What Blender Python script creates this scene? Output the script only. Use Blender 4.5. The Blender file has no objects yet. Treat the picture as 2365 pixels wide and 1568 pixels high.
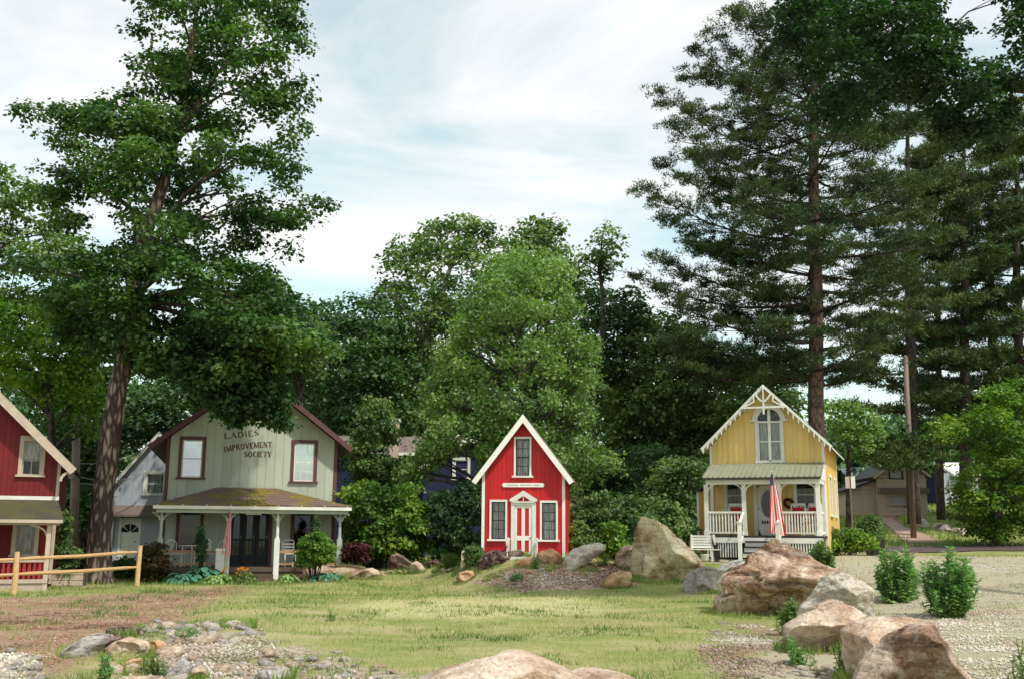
import bpy, bmesh, math, random, time
T0 = time.time()
import numpy as np
from mathutils import Vector, Matrix, noise
rd = math.radians
scene = bpy.context.scene
COL = scene.collection
RR = random.Random(11)
rng = np.random.default_rng(11)

# ------------------------------------------------------------ camera
FP = 2400.0                      # focal length in traced pixels (tracing grid 2365 x 1568)
TH = rd(10.43); RO = rd(0.4)
CAM = Vector((0, 0, 1.7))
fw = Vector((0, math.cos(TH), math.sin(TH)))
up0 = Vector((0, -math.sin(TH), math.cos(TH)))
rt0 = Vector((1, 0, 0))
rt = rt0*math.cos(RO) + up0*math.sin(RO)
up = up0*math.cos(RO) - rt0*math.sin(RO)
cam = bpy.data.cameras.new('camera'); camo = bpy.data.objects.new('camera', cam); COL.objects.link(camo)
cam.sensor_width = 36; cam.lens = 36*FP/2365; cam.clip_start = .1; cam.clip_end = 1500
M = Matrix.Identity(4)
for i in range(3):
    M[i][0] = rt[i]; M[i][1] = up[i]; M[i][2] = -fw[i]; M[i][3] = CAM[i]
camo.matrix_world = M
scene.camera = camo

# ------------------------------------------------------------ sky and sun
SUN = Vector((0.60, -0.58, 1.2)).normalized()
w = bpy.data.worlds.new('World'); scene.world = w; w.use_nodes = True
nt = w.node_tree; nt.nodes.clear(); N = nt.nodes.new; L = nt.links.new
out = N('ShaderNodeOutputWorld'); bg = N('ShaderNodeBackground'); bg.inputs[1].default_value = .1
sky = N('ShaderNodeTexSky'); sky.sky_type = 'NISHITA'; sky.sun_disc = False
sky.sun_elevation = math.asin(SUN.z); sky.sun_rotation = math.atan2(SUN.x, SUN.y)
tc = N('ShaderNodeTexCoord'); sp = N('ShaderNodeSeparateXYZ'); L(tc.outputs['Generated'], sp.inputs[0])
ad = N('ShaderNodeMath'); ad.operation = 'ADD'; ad.inputs[1].default_value = .30; L(sp.outputs[2], ad.inputs[0])
mx_ = N('ShaderNodeMath'); mx_.operation = 'MAXIMUM'; mx_.inputs[1].default_value = .12; L(ad.outputs[0], mx_.inputs[0])
dx_ = N('ShaderNodeMath'); dx_.operation = 'DIVIDE'; L(sp.outputs[0], dx_.inputs[0]); L(mx_.outputs[0], dx_.inputs[1])
dy_ = N('ShaderNodeMath'); dy_.operation = 'DIVIDE'; L(sp.outputs[1], dy_.inputs[0]); L(mx_.outputs[0], dy_.inputs[1])
cb = N('ShaderNodeCombineXYZ'); L(dx_.outputs[0], cb.inputs[0]); L(dy_.outputs[0], cb.inputs[1])
mp = N('ShaderNodeMapping'); mp.inputs['Rotation'].default_value = (0, 0, rd(12)); mp.inputs['Scale'].default_value = (1.0, 1.9, 1)
mp.inputs['Location'].default_value = (.35, .2, 0)
L(cb.outputs[0], mp.inputs[0])
n1 = N('ShaderNodeTexNoise'); n1.inputs['Scale'].default_value = 1.25; n1.inputs['Detail'].default_value = 9
n1.inputs['Roughness'].default_value = .58; n1.inputs['Distortion'].default_value = .5; L(mp.outputs[0], n1.inputs['Vector'])
cr = N('ShaderNodeValToRGB'); cr.color_ramp.elements[0].position = .40; cr.color_ramp.elements[0].color = (.34, .34, .34, 1)
cr.color_ramp.elements[1].position = .60; cr.color_ramp.elements[1].color = (1, 1, 1, 1); L(n1.outputs[0], cr.inputs[0])
n2 = N('ShaderNodeTexNoise'); n2.inputs['Scale'].default_value = 3.5; n2.inputs['Detail'].default_value = 6; L(mp.outputs[0], n2.inputs['Vector'])
cr2 = N('ShaderNodeValToRGB'); cr2.color_ramp.elements[0].position = .3; cr2.color_ramp.elements[0].color = (8.1, 8.5, 8.6, 1)
cr2.color_ramp.elements[1].position = .65; cr2.color_ramp.elements[1].color = (9.1, 9.0, 8.8, 1); L(n2.outputs[0], cr2.inputs[0])
sk = N('ShaderNodeMix'); sk.data_type = 'RGBA'; sk.blend_type = 'MULTIPLY'; sk.inputs[0].default_value = 1
L(sky.outputs[0], sk.inputs[6]); sk.inputs[7].default_value = (2.1, 2.28, 1.68, 1)
mm = N('ShaderNodeMix'); mm.data_type = 'RGBA'; L(cr.outputs[0], mm.inputs[0]); L(sk.outputs[2], mm.inputs[6]); L(cr2.outputs[0], mm.inputs[7])
L(mm.outputs[2], bg.inputs[0]); L(bg.outputs[0], out.inputs[0])

sl = bpy.data.lights.new('sun', 'SUN'); sl.energy = 3.3; sl.angle = rd(3); sl.color = (1, .95, .86)
so = bpy.data.objects.new('sun', sl); COL.objects.link(so); so.rotation_euler = SUN.to_track_quat('Z', 'Y').to_euler(); so.location = (30, -30, 50)
scene.view_settings.view_transform = 'Standard'; scene.view_settings.look = 'None'
scene.view_settings.exposure = 0.28; scene.view_settings.gamma = 1; scene.view_settings.use_curve_mapping = False
scene.cycles.max_bounces = 6; scene.cycles.transparent_max_bounces = 8
scene.cycles.use_denoising = True

# ------------------------------------------------------------ tracing helpers
def ray(x, y):
    return fw + rt*((x-1182.5)/FP) + up*((784-y)/FP)
def P(x, y, Y):
    d = ray(x, y); return CAM + d*(Y/d.y)
_rt = np.array(rt); _up = np.array(up); _fw = np.array(fw); _cam = np.array(CAM)
def projn(p):
    q = p - _cam; t = q@_fw
    return np.stack([1182.5 + FP*(q@_rt)/t, 784 - FP*(q@_up)/t], -1)
def Pn(xy, Y):
    d = _fw + np.outer((xy[:, 0]-1182.5)/FP, _rt) + np.outer((784-xy[:, 1])/FP, _up)
    return _cam + d*(Y/d[:, 1])[:, None]

# ------------------------------------------------------------ object helpers
def link(o, parent=None):
    COL.objects.link(o)
    if parent is not None: o.parent = parent
    return o
def tag(o, label, cat, group=None, kind=None):
    if kind: o['kind'] = kind
    if label: o['label'] = label
    if cat: o['category'] = cat
    if group: o['group'] = group
    return o
def thing(name, label, cat, loc=(0, 0, 0), rz=0, group=None):
    o = bpy.data.objects.new(name, None); o.empty_display_size = .3
    o.location = loc; o.rotation_euler = (0, 0, rz); link(o); return tag(o, label, cat, group)
def inst(name, mesh, parent, loc=(0, 0, 0), rot=(0, 0, 0), sc=(1, 1, 1)):
    o = bpy.data.objects.new(name, mesh); o.location = loc; o.rotation_euler = rot; o.scale = sc
    return link(o, parent)
def copy_thing(o, parent=None):
    c = o.copy(); link(c, parent)
    for ch in list(o.children): copy_thing(ch, c)
    return c

class MB:
    def __init__(s, M=None): s.v = []; s.f = []; s.m = []; s.M = M
    def add(s, vs, fs, m=0):
        b = len(s.v); s.v += [tuple(p) for p in vs]; s.f += [tuple(i+b for i in f) for f in fs]; s.m += [m]*len(fs); return s
    def box(s, x0, x1, y0, y1, z0, z1, m=0):
        if x1 < x0: x0, x1 = x1, x0
        if y1 < y0: y0, y1 = y1, y0
        if z1 < z0: z0, z1 = z1, z0
        return s.add([(x0, y0, z0), (x1, y0, z0), (x1, y1, z0), (x0, y1, z0), (x0, y0, z1), (x1, y0, z1), (x1, y1, z1), (x0, y1, z1)],
              [(0, 3, 2, 1), (4, 5, 6, 7), (0, 1, 5, 4), (1, 2, 6, 5), (2, 3, 7, 6), (3, 0, 4, 7)], m)
    def prism(s, poly, y0, y1, m=0):           # polygon in XZ swept along Y
        a = sum(poly[i][0]*poly[(i+1) % len(poly)][1]-poly[(i+1) % len(poly)][0]*poly[i][1] for i in range(len(poly)))
        if a < 0: poly = poly[::-1]
        n = len(poly); vs = [(x, y0, z) for x, z in poly]+[(x, y1, z) for x, z in poly]
        fs = [tuple(range(n)), tuple(range(2*n-1, n-1, -1))]+[(i, i+n, (i+1) % n+n, (i+1) % n) for i in range(n)]
        return s.add(vs, fs, m)
    def slab(s, poly, z0, z1, m=0):            # polygon in XY swept along Z
        n = len(poly); vs = [(x, y, z0) for x, y in poly]+[(x, y, z1) for x, y in poly]
        fs = [tuple(range(n-1, -1, -1)), tuple(range(n, 2*n))]+[(i, (i+1) % n, (i+1) % n+n, i+n) for i in range(n)]
        return s.add(vs, fs, m)
    def tube(s, pts, rad, n=6, m=0, cap=True, lump=0):
        pts = [Vector(p) for p in pts]
        if not hasattr(rad, '__len__'): rad = [rad]*len(pts)
        vs = []; fs = []; u = None
        for i, p in enumerate(pts):
            t = (pts[min(i+1, len(pts)-1)]-pts[max(i-1, 0)]).normalized()
            if u is None: u = t.orthogonal().normalized()
            else: u = (u-t*u.dot(t)).normalized()
            b = t.cross(u)
            for k in range(n):
                a = 2*math.pi*k/n; r = rad[i]*(1+lump*math.sin(k*2.4+i*.9)*.6+(RR.uniform(-lump, lump)*.5 if lump else 0))
                vs.append(p+(u*math.cos(a)+b*math.sin(a))*r)
        for i in range(len(pts)-1):
            for k in range(n):
                k2 = (k+1) % n; fs.append((i*n+k, i*n+k2, (i+1)*n+k2, (i+1)*n+k))
        if cap:
            fs.append(tuple(range(n-1, -1, -1))); fs.append(tuple(range((len(pts)-1)*n, len(pts)*n)))
        return s.add(vs, fs, m)
    def bar(s, a, b, w, h=None, m=0):          # square bar between two points
        h = h or w; a = Vector(a); b = Vector(b); t = (b-a).normalized()
        u = Vector((0, 0, 1)).cross(t)
        if u.length < .05: u = Vector((1, 0, 0))
        u.normalize(); n_ = t.cross(u)
        vs = [p+u*(w/2*i)+n_*(h/2*j) for p in (a, b) for i, j in ((-1, -1), (1, -1), (1, 1), (-1, 1))]
        return s.add(vs, [(3, 2, 1, 0), (4, 5, 6, 7), (0, 1, 5, 4), (1, 2, 6, 5), (2, 3, 7, 6), (3, 0, 4, 7)], m)
    def disc(s, cx, cz, r, y0, y1, n=24, rz=None, m=0):
        rz = rz or r
        return s.prism([(cx+r*math.cos(2*math.pi*k/n), cz+rz*math.sin(2*math.pi*k/n)) for k in range(n)], y0, y1, m)
    def mesh(s, name, mats, smooth=False):
        vs = s.v if s.M is None else [tuple(s.M@Vector(p)) for p in s.v]
        me = bpy.data.meshes.new(name); me.from_pydata(vs, [], s.f)
        for m_ in (mats if isinstance(mats, (list, tuple)) else [mats]): me.materials.append(m_)
        if any(s.m): me.polygons.foreach_set('material_index', s.m)
        if smooth: me.polygons.foreach_set('use_smooth', [True]*len(s.f))
        me.update(); return me
    def obj(s, name, mats, parent=None, smooth=False):
        return link(bpy.data.objects.new(name, s.mesh(name, mats, smooth)), parent)

def np_mesh(name, verts, faces, mats, smooth=False, mi=None):
    me = bpy.data.meshes.new(name); nv = len(verts); nf, k = faces.shape
    me.vertices.add(nv); me.vertices.foreach_set('co', np.ascontiguousarray(verts, np.float32).ravel())
    me.loops.add(nf*k); me.loops.foreach_set('vertex_index', np.ascontiguousarray(faces, np.int32).ravel())
    me.polygons.add(nf); me.polygons.foreach_set('loop_start', np.arange(0, nf*k, k, dtype=np.int32))
    if smooth: me.polygons.foreach_set('use_smooth', np.ones(nf, bool))
    if mi is not None: me.polygons.foreach_set('material_index', np.ascontiguousarray(mi, np.int32))
    for m_ in (mats if isinstance(mats, (list, tuple)) else [mats]): me.materials.append(m_)
    me.update(calc_edges=True); return me

# ------------------------------------------------------------ materials
def newmat(name):
    m = bpy.data.materials.new(name); m.use_nodes = True; nt = m.node_tree
    return m, nt, nt.nodes.new, nt.links.new, nt.nodes['Principled BSDF']
def rgba(c): return (c[0], c[1], c[2], 1)
def ramp(N, pts):
    r = N('ShaderNodeValToRGB'); e = r.color_ramp.elements
    while len(e) < len(pts): e.new(.5)
    for i, (p, c) in enumerate(pts): e[i].position = p; e[i].color = rgba(c)
    return r
def paint(name, col, col2=None, scale=4, rough=.6, bump=.15, stretch=(1, 1, 1), amt=(.35, .7), fine=40, bs=None):
    """painted or weathered surface: two tones in noise plus a fine grain bump"""
    m, nt, N, L, b = newmat(name); col2 = col2 or tuple(c*.78 for c in col)
    tc = N('ShaderNodeTexCoord'); mp = N('ShaderNodeMapping'); mp.inputs['Scale'].default_value = stretch; L(tc.outputs['Object'], mp.inputs[0])
    n = N('ShaderNodeTexNoise'); n.inputs['Scale'].default_value = scale; n.inputs['Detail'].default_value = 6; n.inputs['Roughness'].default_value = .65
    L(mp.outputs[0], n.inputs['Vector']); r = ramp(N, [(amt[0], col), (amt[1], col2)]); L(n.outputs[0], r.inputs[0])
    ge = N('ShaderNodeNewGeometry'); oi = N('ShaderNodeObjectInfo')
    v = N('ShaderNodeMapRange'); v.inputs[3].default_value = .9; v.inputs[4].default_value = 1.08; L(oi.outputs['Random'], v.inputs[0])
    mu = N('ShaderNodeMix'); mu.data_type = 'RGBA'; mu.blend_type = 'MULTIPLY'; mu.inputs[0].default_value = 1
    L(r.outputs[0], mu.inputs[6]); L(v.outputs[0], mu.inputs[7]); L(mu.outputs[2], b.inputs['Base Color'])
    b.inputs['Roughness'].default_value = rough; b.inputs['Specular IOR Level'].default_value = .3
    if bump:
        f = N('ShaderNodeTexNoise'); f.inputs['Scale'].default_value = fine; f.inputs['Detail'].default_value = 4; L(mp.outputs[0], f.inputs['Vector'])
        bp = N('ShaderNodeBump'); bp.inputs['Strength'].default_value = bump; bp.inputs['Distance'].default_value = bs or .01
        L(f.outputs[0], bp.inputs['Height']); L(bp.outputs[0], b.inputs['Normal'])
    return m
def leafmat(name, cols, trans=.3, rough=.55):
    m, nt, N, L, b = newmat(name); ge = N('ShaderNodeNewGeometry')
    n_ = len(cols); r = ramp(N, [(i/(n_-1), c) for i, c in enumerate(cols)]); 
    tc = N('ShaderNodeTexCoord'); n = N('ShaderNodeTexNoise'); n.inputs['Scale'].default_value = .5; n.inputs['Detail'].default_value = 2; L(tc.outputs['Object'], n.inputs['Vector'])
    a = N('ShaderNodeMath'); a.operation = 'MULTIPLY_ADD'; a.inputs[1].default_value = .6; L(ge.outputs['Random Per Island'], a.inputs[0])
    s_ = N('ShaderNodeMath'); s_.operation = 'MULTIPLY_ADD'; s_.inputs[1].default_value = 2.2; s_.inputs[2].default_value = -.9; L(n.outputs[0], s_.inputs[0]); L(s_.outputs[0], a.inputs[2])
    L(a.outputs[0], r.inputs[0]); L(r.outputs[0], b.inputs['Base Color'])
    b.inputs['Roughness'].default_value = rough; b.inputs['Specular IOR Level'].default_value = .35
    t = N('ShaderNodeBsdfTranslucent'); hs = N('ShaderNodeMix'); hs.data_type = 'RGBA'; hs.blend_type = 'MULTIPLY'; hs.inputs[0].default_value = 1
    L(r.outputs[0], hs.inputs[6]); hs.inputs[7].default_value = (1.5, 1.9, .6, 1); L(hs.outputs[2], t.inputs[0])
    mx = N('ShaderNodeMixShader'); mx.inputs[0].default_value = trans; L(b.outputs[0], mx.inputs[1]); L(t.outputs[0], mx.inputs[2])
    L(mx.outputs[0], nt.nodes['Material Output'].inputs[0]); return m
def rockmat(name, base, light, dark, sc=1.0, streak=1.0, bump=.6):
    m, nt, N, L, b = newmat(name); tc = N('ShaderNodeTexCoord'); oi = N('ShaderNodeObjectInfo')
    off = N('ShaderNodeVectorMath'); off.operation = 'ADD'; sc_ = N('ShaderNodeVectorMath'); sc_.operation = 'SCALE'; sc_.inputs[3].default_value = 37
    cbx = N('ShaderNodeCombineXYZ'); L(oi.outputs['Random'], cbx.inputs[0]); L(cbx.outputs[0], sc_.inputs[0])
    L(tc.outputs['Object'], off.inputs[0]); L(sc_.outputs[0], off.inputs[1])
    n = N('ShaderNodeTexNoise'); n.inputs['Scale'].default_value = 1.6*sc; n.inputs['Detail'].default_value = 7; n.inputs['Roughness'].default_value = .62; n.inputs['Distortion'].default_value = .6
    L(off.outputs[0], n.inputs['Vector']); r = ramp(N, [(.32, dark), (.47, base), (.62, light)]); L(n.outputs[0], r.inputs[0])
    mp = N('ShaderNodeMapping'); mp.inputs['Scale'].default_value = (1.2*sc, 1.2*sc, 7*sc); mp.inputs['Rotation'].default_value = (.25, .12, 0); L(off.outputs[0], mp.inputs[0])
    w_ = N('ShaderNodeTexNoise'); w_.inputs['Scale'].default_value = 1.3; w_.inputs['Detail'].default_value = 8; w_.inputs['Roughness'].default_value = .7; w_.inputs['Distortion'].default_value = 1; L(mp.outputs[0], w_.inputs['Vector'])
    r2 = ramp(N, [(.36, (.45, .40, .36)), (.5, (1, 1, 1)), (.7, (1.25, 1.22, 1.15))]); L(w_.outputs[0], r2.inputs[0])
    mu = N('ShaderNodeMix'); mu.data_type = 'RGBA'; mu.blend_type = 'MULTIPLY'; mu.inputs[0].default_value = .8*streak; L(r.outputs[0], mu.inputs[6]); L(r2.outputs[0], mu.inputs[7])
    li = N('ShaderNodeTexNoise'); li.inputs['Scale'].default_value = 9*sc; li.inputs['Detail'].default_value = 5; L(off.outputs[0], li.inputs['Vector'])
    r3 = ramp(N, [(.55, (0, 0, 0)), (.68, (.6, .6, .6))]); L(li.outputs[0], r3.inputs[0])
    m3 = N('ShaderNodeMix'); m3.data_type = 'RGBA'; L(r3.outputs[0], m3.inputs[0]); L(mu.outputs[2], m3.inputs[6]); m3.inputs[7].default_value = rgba(tuple(.6*c+.15 for c in light))
    fs_ = N('ShaderNodeTexNoise'); fs_.inputs['Scale'].default_value = 26*sc; fs_.inputs['Detail'].default_value = 5; fs_.inputs['Roughness'].default_value = .8; L(off.outputs[0], fs_.inputs['Vector'])
    r5 = ramp(N, [(.36, (.55, .5, .46)), (.5, (1, 1, 1)), (.66, (1.3, 1.3, 1.28))]); L(fs_.outputs[0], r5.inputs[0]); m5 = N('ShaderNodeMix'); m5.data_type = 'RGBA'; m5.blend_type = 'MULTIPLY'; m5.inputs[0].default_value = .7; L(m3.outputs[2], m5.inputs[6]); L(r5.outputs[0], m5.inputs[7]); m3 = m5
    dv = N('ShaderNodeVectorMath'); dv.operation = 'MULTIPLY_ADD'; dv.inputs[1].default_value = (1.3, 1.3, 1.3); L(n.outputs[1], dv.inputs[0]); L(off.outputs[0], dv.inputs[2])
    vo = N('ShaderNodeTexVoronoi'); vo.feature = 'DISTANCE_TO_EDGE'; vo.inputs['Scale'].default_value = 1.5*sc; L(dv.outputs[0], vo.inputs['Vector'])
    r4 = ramp(N, [(.0, (.25, .2, .17)), (.018, (.8, .78, .75)), (.05, (1, 1, 1))]); L(vo.outputs[0], r4.inputs[0])
    m4 = N('ShaderNodeMix'); m4.data_type = 'RGBA'; m4.blend_type = 'MULTIPLY'; m4.inputs[0].default_value = .38; L(m3.outputs[2], m4.inputs[6]); L(r4.outputs[0], m4.inputs[7])
    m3 = m4
    L(m3.outputs[2], b.inputs['Base Color']); b.inputs['Roughness'].default_value = .9; b.inputs['Specular IOR Level'].default_value = .2
    f = N('ShaderNodeTexNoise'); f.inputs['Scale'].default_value = 6*sc; f.inputs['Detail'].default_value = 9; f.inputs['Roughness'].default_value = .72; L(off.outputs[0], f.inputs['Vector'])
    b1 = N('ShaderNodeBump'); b1.inputs['Strength'].default_value = bump; b1.inputs['Distance'].default_value = .09/sc; L(f.outputs[0], b1.inputs['Height'])
    b2 = N('ShaderNodeBump'); b2.inputs['Strength'].default_value = bump; b2.inputs['Distance'].default_value = .07/sc; L(w_.outputs[0], b2.inputs['Height']); L(b1.outputs[0], b2.inputs['Normal'])
    b3 = N('ShaderNodeBump'); b3.inputs['Strength'].default_value = .4; b3.inputs['Distance'].default_value = .05/sc; L(r4.outputs[0], b3.inputs['Height']); L(b2.outputs[0], b3.inputs['Normal'])
    L(b3.outputs[0], b.inputs['Normal']); return m
def shingles(name, c1, c2, moss=None, row=.14, mossamt=.5):
    m, nt, N, L, b = newmat(name); tc = N('ShaderNodeTexCoord'); mp = N('ShaderNodeMapping')
    L(tc.outputs['Object'], mp.inputs[0]); mp.inputs['Scale'].default_value = (1, 1, 1)
    wv = N('ShaderNodeTexNoise'); wv.inputs['Scale'].default_value = 3; wv.inputs['Detail'].default_value = 8; wv.inputs['Roughness'].default_value = .75; L(mp.outputs[0], wv.inputs['Vector'])
    r = ramp(N, [(.35, c1), (.65, c2)]); L(wv.outputs[0], r.inputs[0]); last = r.outputs[0]
    if moss:
        n = N('ShaderNodeTexNoise'); n.inputs['Scale'].default_value = 1.1; n.inputs['Detail'].default_value = 8; n.inputs['Roughness'].default_value = .6; L(mp.outputs[0], n.inputs['Vector'])
        r2 = ramp(N, [(mossamt-.06, (0, 0, 0)), (mossamt+.06, (1, 1, 1))]); L(n.outputs[0], r2.inputs[0])
        mx = N('ShaderNodeMix'); mx.data_type = 'RGBA'; L(r2.outputs[0], mx.inputs[0]); L(last, mx.inputs[6]); mx.inputs[7].default_value = rgba(moss); last = mx.outputs[2]
    L(last, b.inputs['Base Color']); b.inputs['Roughness'].default_value = .95
    f = N('ShaderNodeTexNoise'); f.inputs['Scale'].default_value = 25; f.inputs['Detail'].default_value = 5; L(mp.outputs[0], f.inputs['Vector'])
    bp = N('ShaderNodeBump'); bp.inputs['Strength'].default_value = .6; bp.inputs['Distance'].default_value = .02; L(f.outputs[0], bp.inputs['Height']); L(bp.outputs[0], b.inputs['Normal'])
    return m
def glassmat(name, tint=(.02, .025, .03), opac=.35):
    m, nt, N, L, b = newmat(name)
    tr = N('ShaderNodeBsdfTransparent'); tr.inputs[0].default_value = (.86, .88, .88, 1)
    g = N('ShaderNodeBsdfGlossy'); g.inputs[1].default_value = .04; g.inputs[0].default_value = (.9, .95, 1, 1)
    n = N('ShaderNodeTexNoise'); n.inputs['Scale'].default_value = 2.5; tc = N('ShaderNodeTexCoord'); L(tc.outputs['Object'], n.inputs['Vector'])
    bp = N('ShaderNodeBump'); bp.inputs['Strength'].default_value = .05; bp.inputs['Distance'].default_value = .05; L(n.outputs[0], bp.inputs['Height']); L(bp.outputs[0], g.inputs['Normal'])
    fr = N('ShaderNodeFresnel'); fr.inputs[0].default_value = 1.5
    ml = N('ShaderNodeMath'); ml.operation = 'MULTIPLY_ADD'; ml.inputs[1].default_value = 1.6 if opac > 1 else .5; ml.inputs[2].default_value = (opac*.15 if opac > 1 else .004); L(fr.outputs[0], ml.inputs[0])
    mx = N('ShaderNodeMixShader'); L(ml.outputs[0], mx.inputs[0]); L(tr.outputs[0], mx.inputs[1]); L(g.outputs[0], mx.inputs[2])
    L(mx.outputs[0], nt.nodes['Material Output'].inputs[0]); return m
def barkmat(name, c1, c2, sx=9, sz=2.2, bump=1.0, dist=.05, lo=.45, hi=.85):
    m, nt, N, L, b = newmat(name); tc = N('ShaderNodeTexCoord'); mp = N('ShaderNodeMapping'); mp.inputs['Scale'].default_value = (sx, sx, sz); L(tc.outputs['Object'], mp.inputs[0])
    v = N('ShaderNodeTexVoronoi'); v.feature = 'DISTANCE_TO_EDGE'; v.inputs['Scale'].default_value = 1; 
    n = N('ShaderNodeTexNoise'); n.inputs['Scale'].default_value = 1; n.inputs['Detail'].default_value = 6; L(mp.outputs[0], n.inputs['Vector'])
    ad = N('ShaderNodeMix'); ad.data_type = 'RGBA'; ad.inputs[0].default_value = .45; L(mp.outputs[0], ad.inputs[6]); L(n.outputs[1], ad.inputs[7]); L(mp.outputs[0], v.inputs['Vector'])
    mu = N('ShaderNodeMath'); mu.operation = 'MULTIPLY_ADD'; mu.inputs[1].default_value = 1.2; L(v.outputs[0], mu.inputs[0]); L(n.outputs[0], mu.inputs[2])
    r = ramp(N, [(lo, c1), (hi, c2)]); L(mu.outputs[0], r.inputs[0]); L(r.outputs[0], b.inputs['Base Color']); b.inputs['Roughness'].default_value = .95
    bp = N('ShaderNodeBump'); bp.inputs['Strength'].default_value = bump; bp.inputs['Distance'].default_value = dist; L(mu.outputs[0], bp.inputs['Height']); L(bp.outputs[0], b.inputs['Normal']); return m

Mt = {}
Mt['white'] = paint('white_paint', (.80, .79, .74), (.66, .64, .58), 3)
Mt['trim_tan'] = paint('weathered_cream_trim', (.52, .43, .35), (.40, .32, .26), 4)
Mt['sage'] = paint('sage_green_paint', (.45, .49, .41), (.38, .42, .345), 2, stretch=(3, 1, .4))
Mt['mauve'] = paint('mauve_trim', (.13, .055, .06), (.10, .045, .05), 4)
Mt['red'] = paint('red_paint', (.54, .016, .02), (.44, .014, .018), 2.5, rough=.5)
Mt['darkred'] = paint('dark_red_paint', (.17, .012, .015), (.13, .01, .012), 2)
Mt['railred'] = paint('rail_red_paint', (.36, .03, .03), (.27, .02, .02), 2)
Mt['yellow'] = paint('yellow_paint', (.76, .56, .215), (.69, .495, .175), 3, stretch=(3, 1, .5))
Mt['ochre'] = paint('ochre_paint', (.66, .37, .10), (.58, .31, .08), 3)
Mt['black'] = paint('black_paint_and_shade', (.012, .012, .014), (.008, .008, .01), 3)  # black paint; also stands in for shade under the porch and inside rooms
Mt['darkdoor'] = paint('dark_door_paint', (.025, .032, .036), (.018, .02, .024), 3)
Mt['shingle'] = shingles('grey_brown_shingles', (.13, .09, .08), (.20, .15, .13))
Mt['mossroof'] = shingles('mossy_shingles', (.15, .09, .075), (.21, .14, .12), (.22, .17, .03), mossamt=.53)
Mt['mossroof2'] = shingles('dark_mossy_shingles', (.045, .035, .028), (.065, .052, .034), (.07, .06, .02), mossamt=.5)
Mt['tin'] = paint('greenish_metal_roof', (.25, .26, .185), (.20, .21, .15), 3, rough=.5)
Mt['darkroof'] = paint('dark_roof_edge', (.04, .035, .035), (.03, .028, .028), 3)
Mt['lace'] = paint('lace_curtain', (.84, .79, .74), (.46, .42, .39), 6, stretch=(3, 1, .5), amt=(.42, .6))
Mt['shade'] = paint('pale_window_shade', (.62, .66, .66), (.5, .54, .54), 3)
Mt['glass'] = glassmat('window_glass')
Mt['glassm'] = glassmat('window_glass_reflective', opac=1.6)
Mt['fence'] = paint('new_split_rail_wood', (.66, .43, .22), (.52, .32, .15), 5, stretch=(1, 1, 3))
Mt['tanwood'] = paint('tan_rail_wood', (.42, .26, .13), (.33, .19, .09), 5)
Mt['brownstep'] = paint('brown_step_wood', (.12, .08, .06), (.09, .06, .045), 5)
Mt['pole'] = paint('pole_wood', (.24, .18, .14), (.16, .115, .09), 3, stretch=(4, 4, .5))
Mt['greypaint'] = paint('grey_blue_siding', (.42, .45, .52), (.36, .39, .45), 2)
Mt['navy'] = paint('navy_siding', (.02, .025, .08), (.015, .018, .055), 2)
Mt['metal'] = paint('grey_metal', (.3, .3, .3), (.22, .22, .22), 5, rough=.4)
Mt['blackmetal'] = paint('black_metal', (.02, .018, .018), (.03, .02, .018), 5, rough=.5)
Mt['tanside'] = paint('tan_cottage_siding', (.56, .45, .36), (.46, .37, .29), 2)
Mt['redcloth'] = paint('red_cushion_cloth', (.48, .02, .03), (.38, .015, .02), 5)
Mt['flagred'] = paint('flag_red_cloth', (.68, .03, .05), (.6, .025, .045), 5)
Mt['flagwhite'] = paint('flag_white_cloth', (.85, .82, .80), (.8, .76, .74), 5)
Mt['flagblue'] = paint('flag_blue_cloth', (.06, .07, .17), (.05, .06, .14), 5)
Mt['letter'] = paint('brown_lettering', (.085, .035, .03), (.09, .05, .04), 6)
Mt['bark'] = barkmat('shaggy_maple_bark', (.06, .035, .03), (.40, .31, .25), 6, 1.6, 1, .09, .62, .95)
Mt['barkpine'] = barkmat('pine_bark', (.06, .035, .03), (.22, .14, .115), 6, 2.5)
Mt['barkdark'] = barkmat('dark_bark', (.03, .022, .018), (.10, .075, .06), 6, 2.5)
Mt['barkpale'] = barkmat('pale_bark', (.16, .13, .10), (.36, .31, .26), 6, 2.5)
Mt['maple'] = leafmat('maple_leaves', [(0.0128, 0.039, 0.015), (0.028, 0.0759, 0.0235), (0.0573, 0.1265, 0.0342), (0.1275, 0.2141, 0.0535)], .3)
Mt['bright'] = leafmat('bright_leaves', [(0.0316, 0.0784, 0.0132), (0.0719, 0.1568, 0.0211), (0.1438, 0.2458, 0.033), (0.2731, 0.3659, 0.0594)], .34)
Mt['mid'] = leafmat('mid_green_leaves', [(0.0307, 0.0673, 0.0256), (0.0659, 0.1243, 0.041), (0.1273, 0.2049, 0.0615), (0.2195, 0.2927, 0.1024)], .28)
Mt['olive'] = leafmat('soft_olive_leaves', [(0.0614, 0.1135, 0.0396), (0.1228, 0.2044, 0.066), (0.1842, 0.2839, 0.0858), (0.2456, 0.3519, 0.1188)], .35)
Mt['dark'] = leafmat('dark_leaves', [(0.0189, 0.0476, 0.025), (0.035, 0.0833, 0.0313), (0.0646, 0.1388, 0.0416), (0.1077, 0.1982, 0.0623)], .25)
Mt['oak'] = leafmat('oak_leaves', [(0.006, 0.0224, 0.0126), (0.0108, 0.0408, 0.0168), (0.0216, 0.0632, 0.021), (0.036, 0.0918, 0.0294)], .28)
Mt['pine'] = leafmat('pine_needles', [(0.0136, 0.0325, 0.0128), (0.0289, 0.0616, 0.0186), (0.0576, 0.1026, 0.0286), (0.1015, 0.154, 0.0428)], .15)
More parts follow.
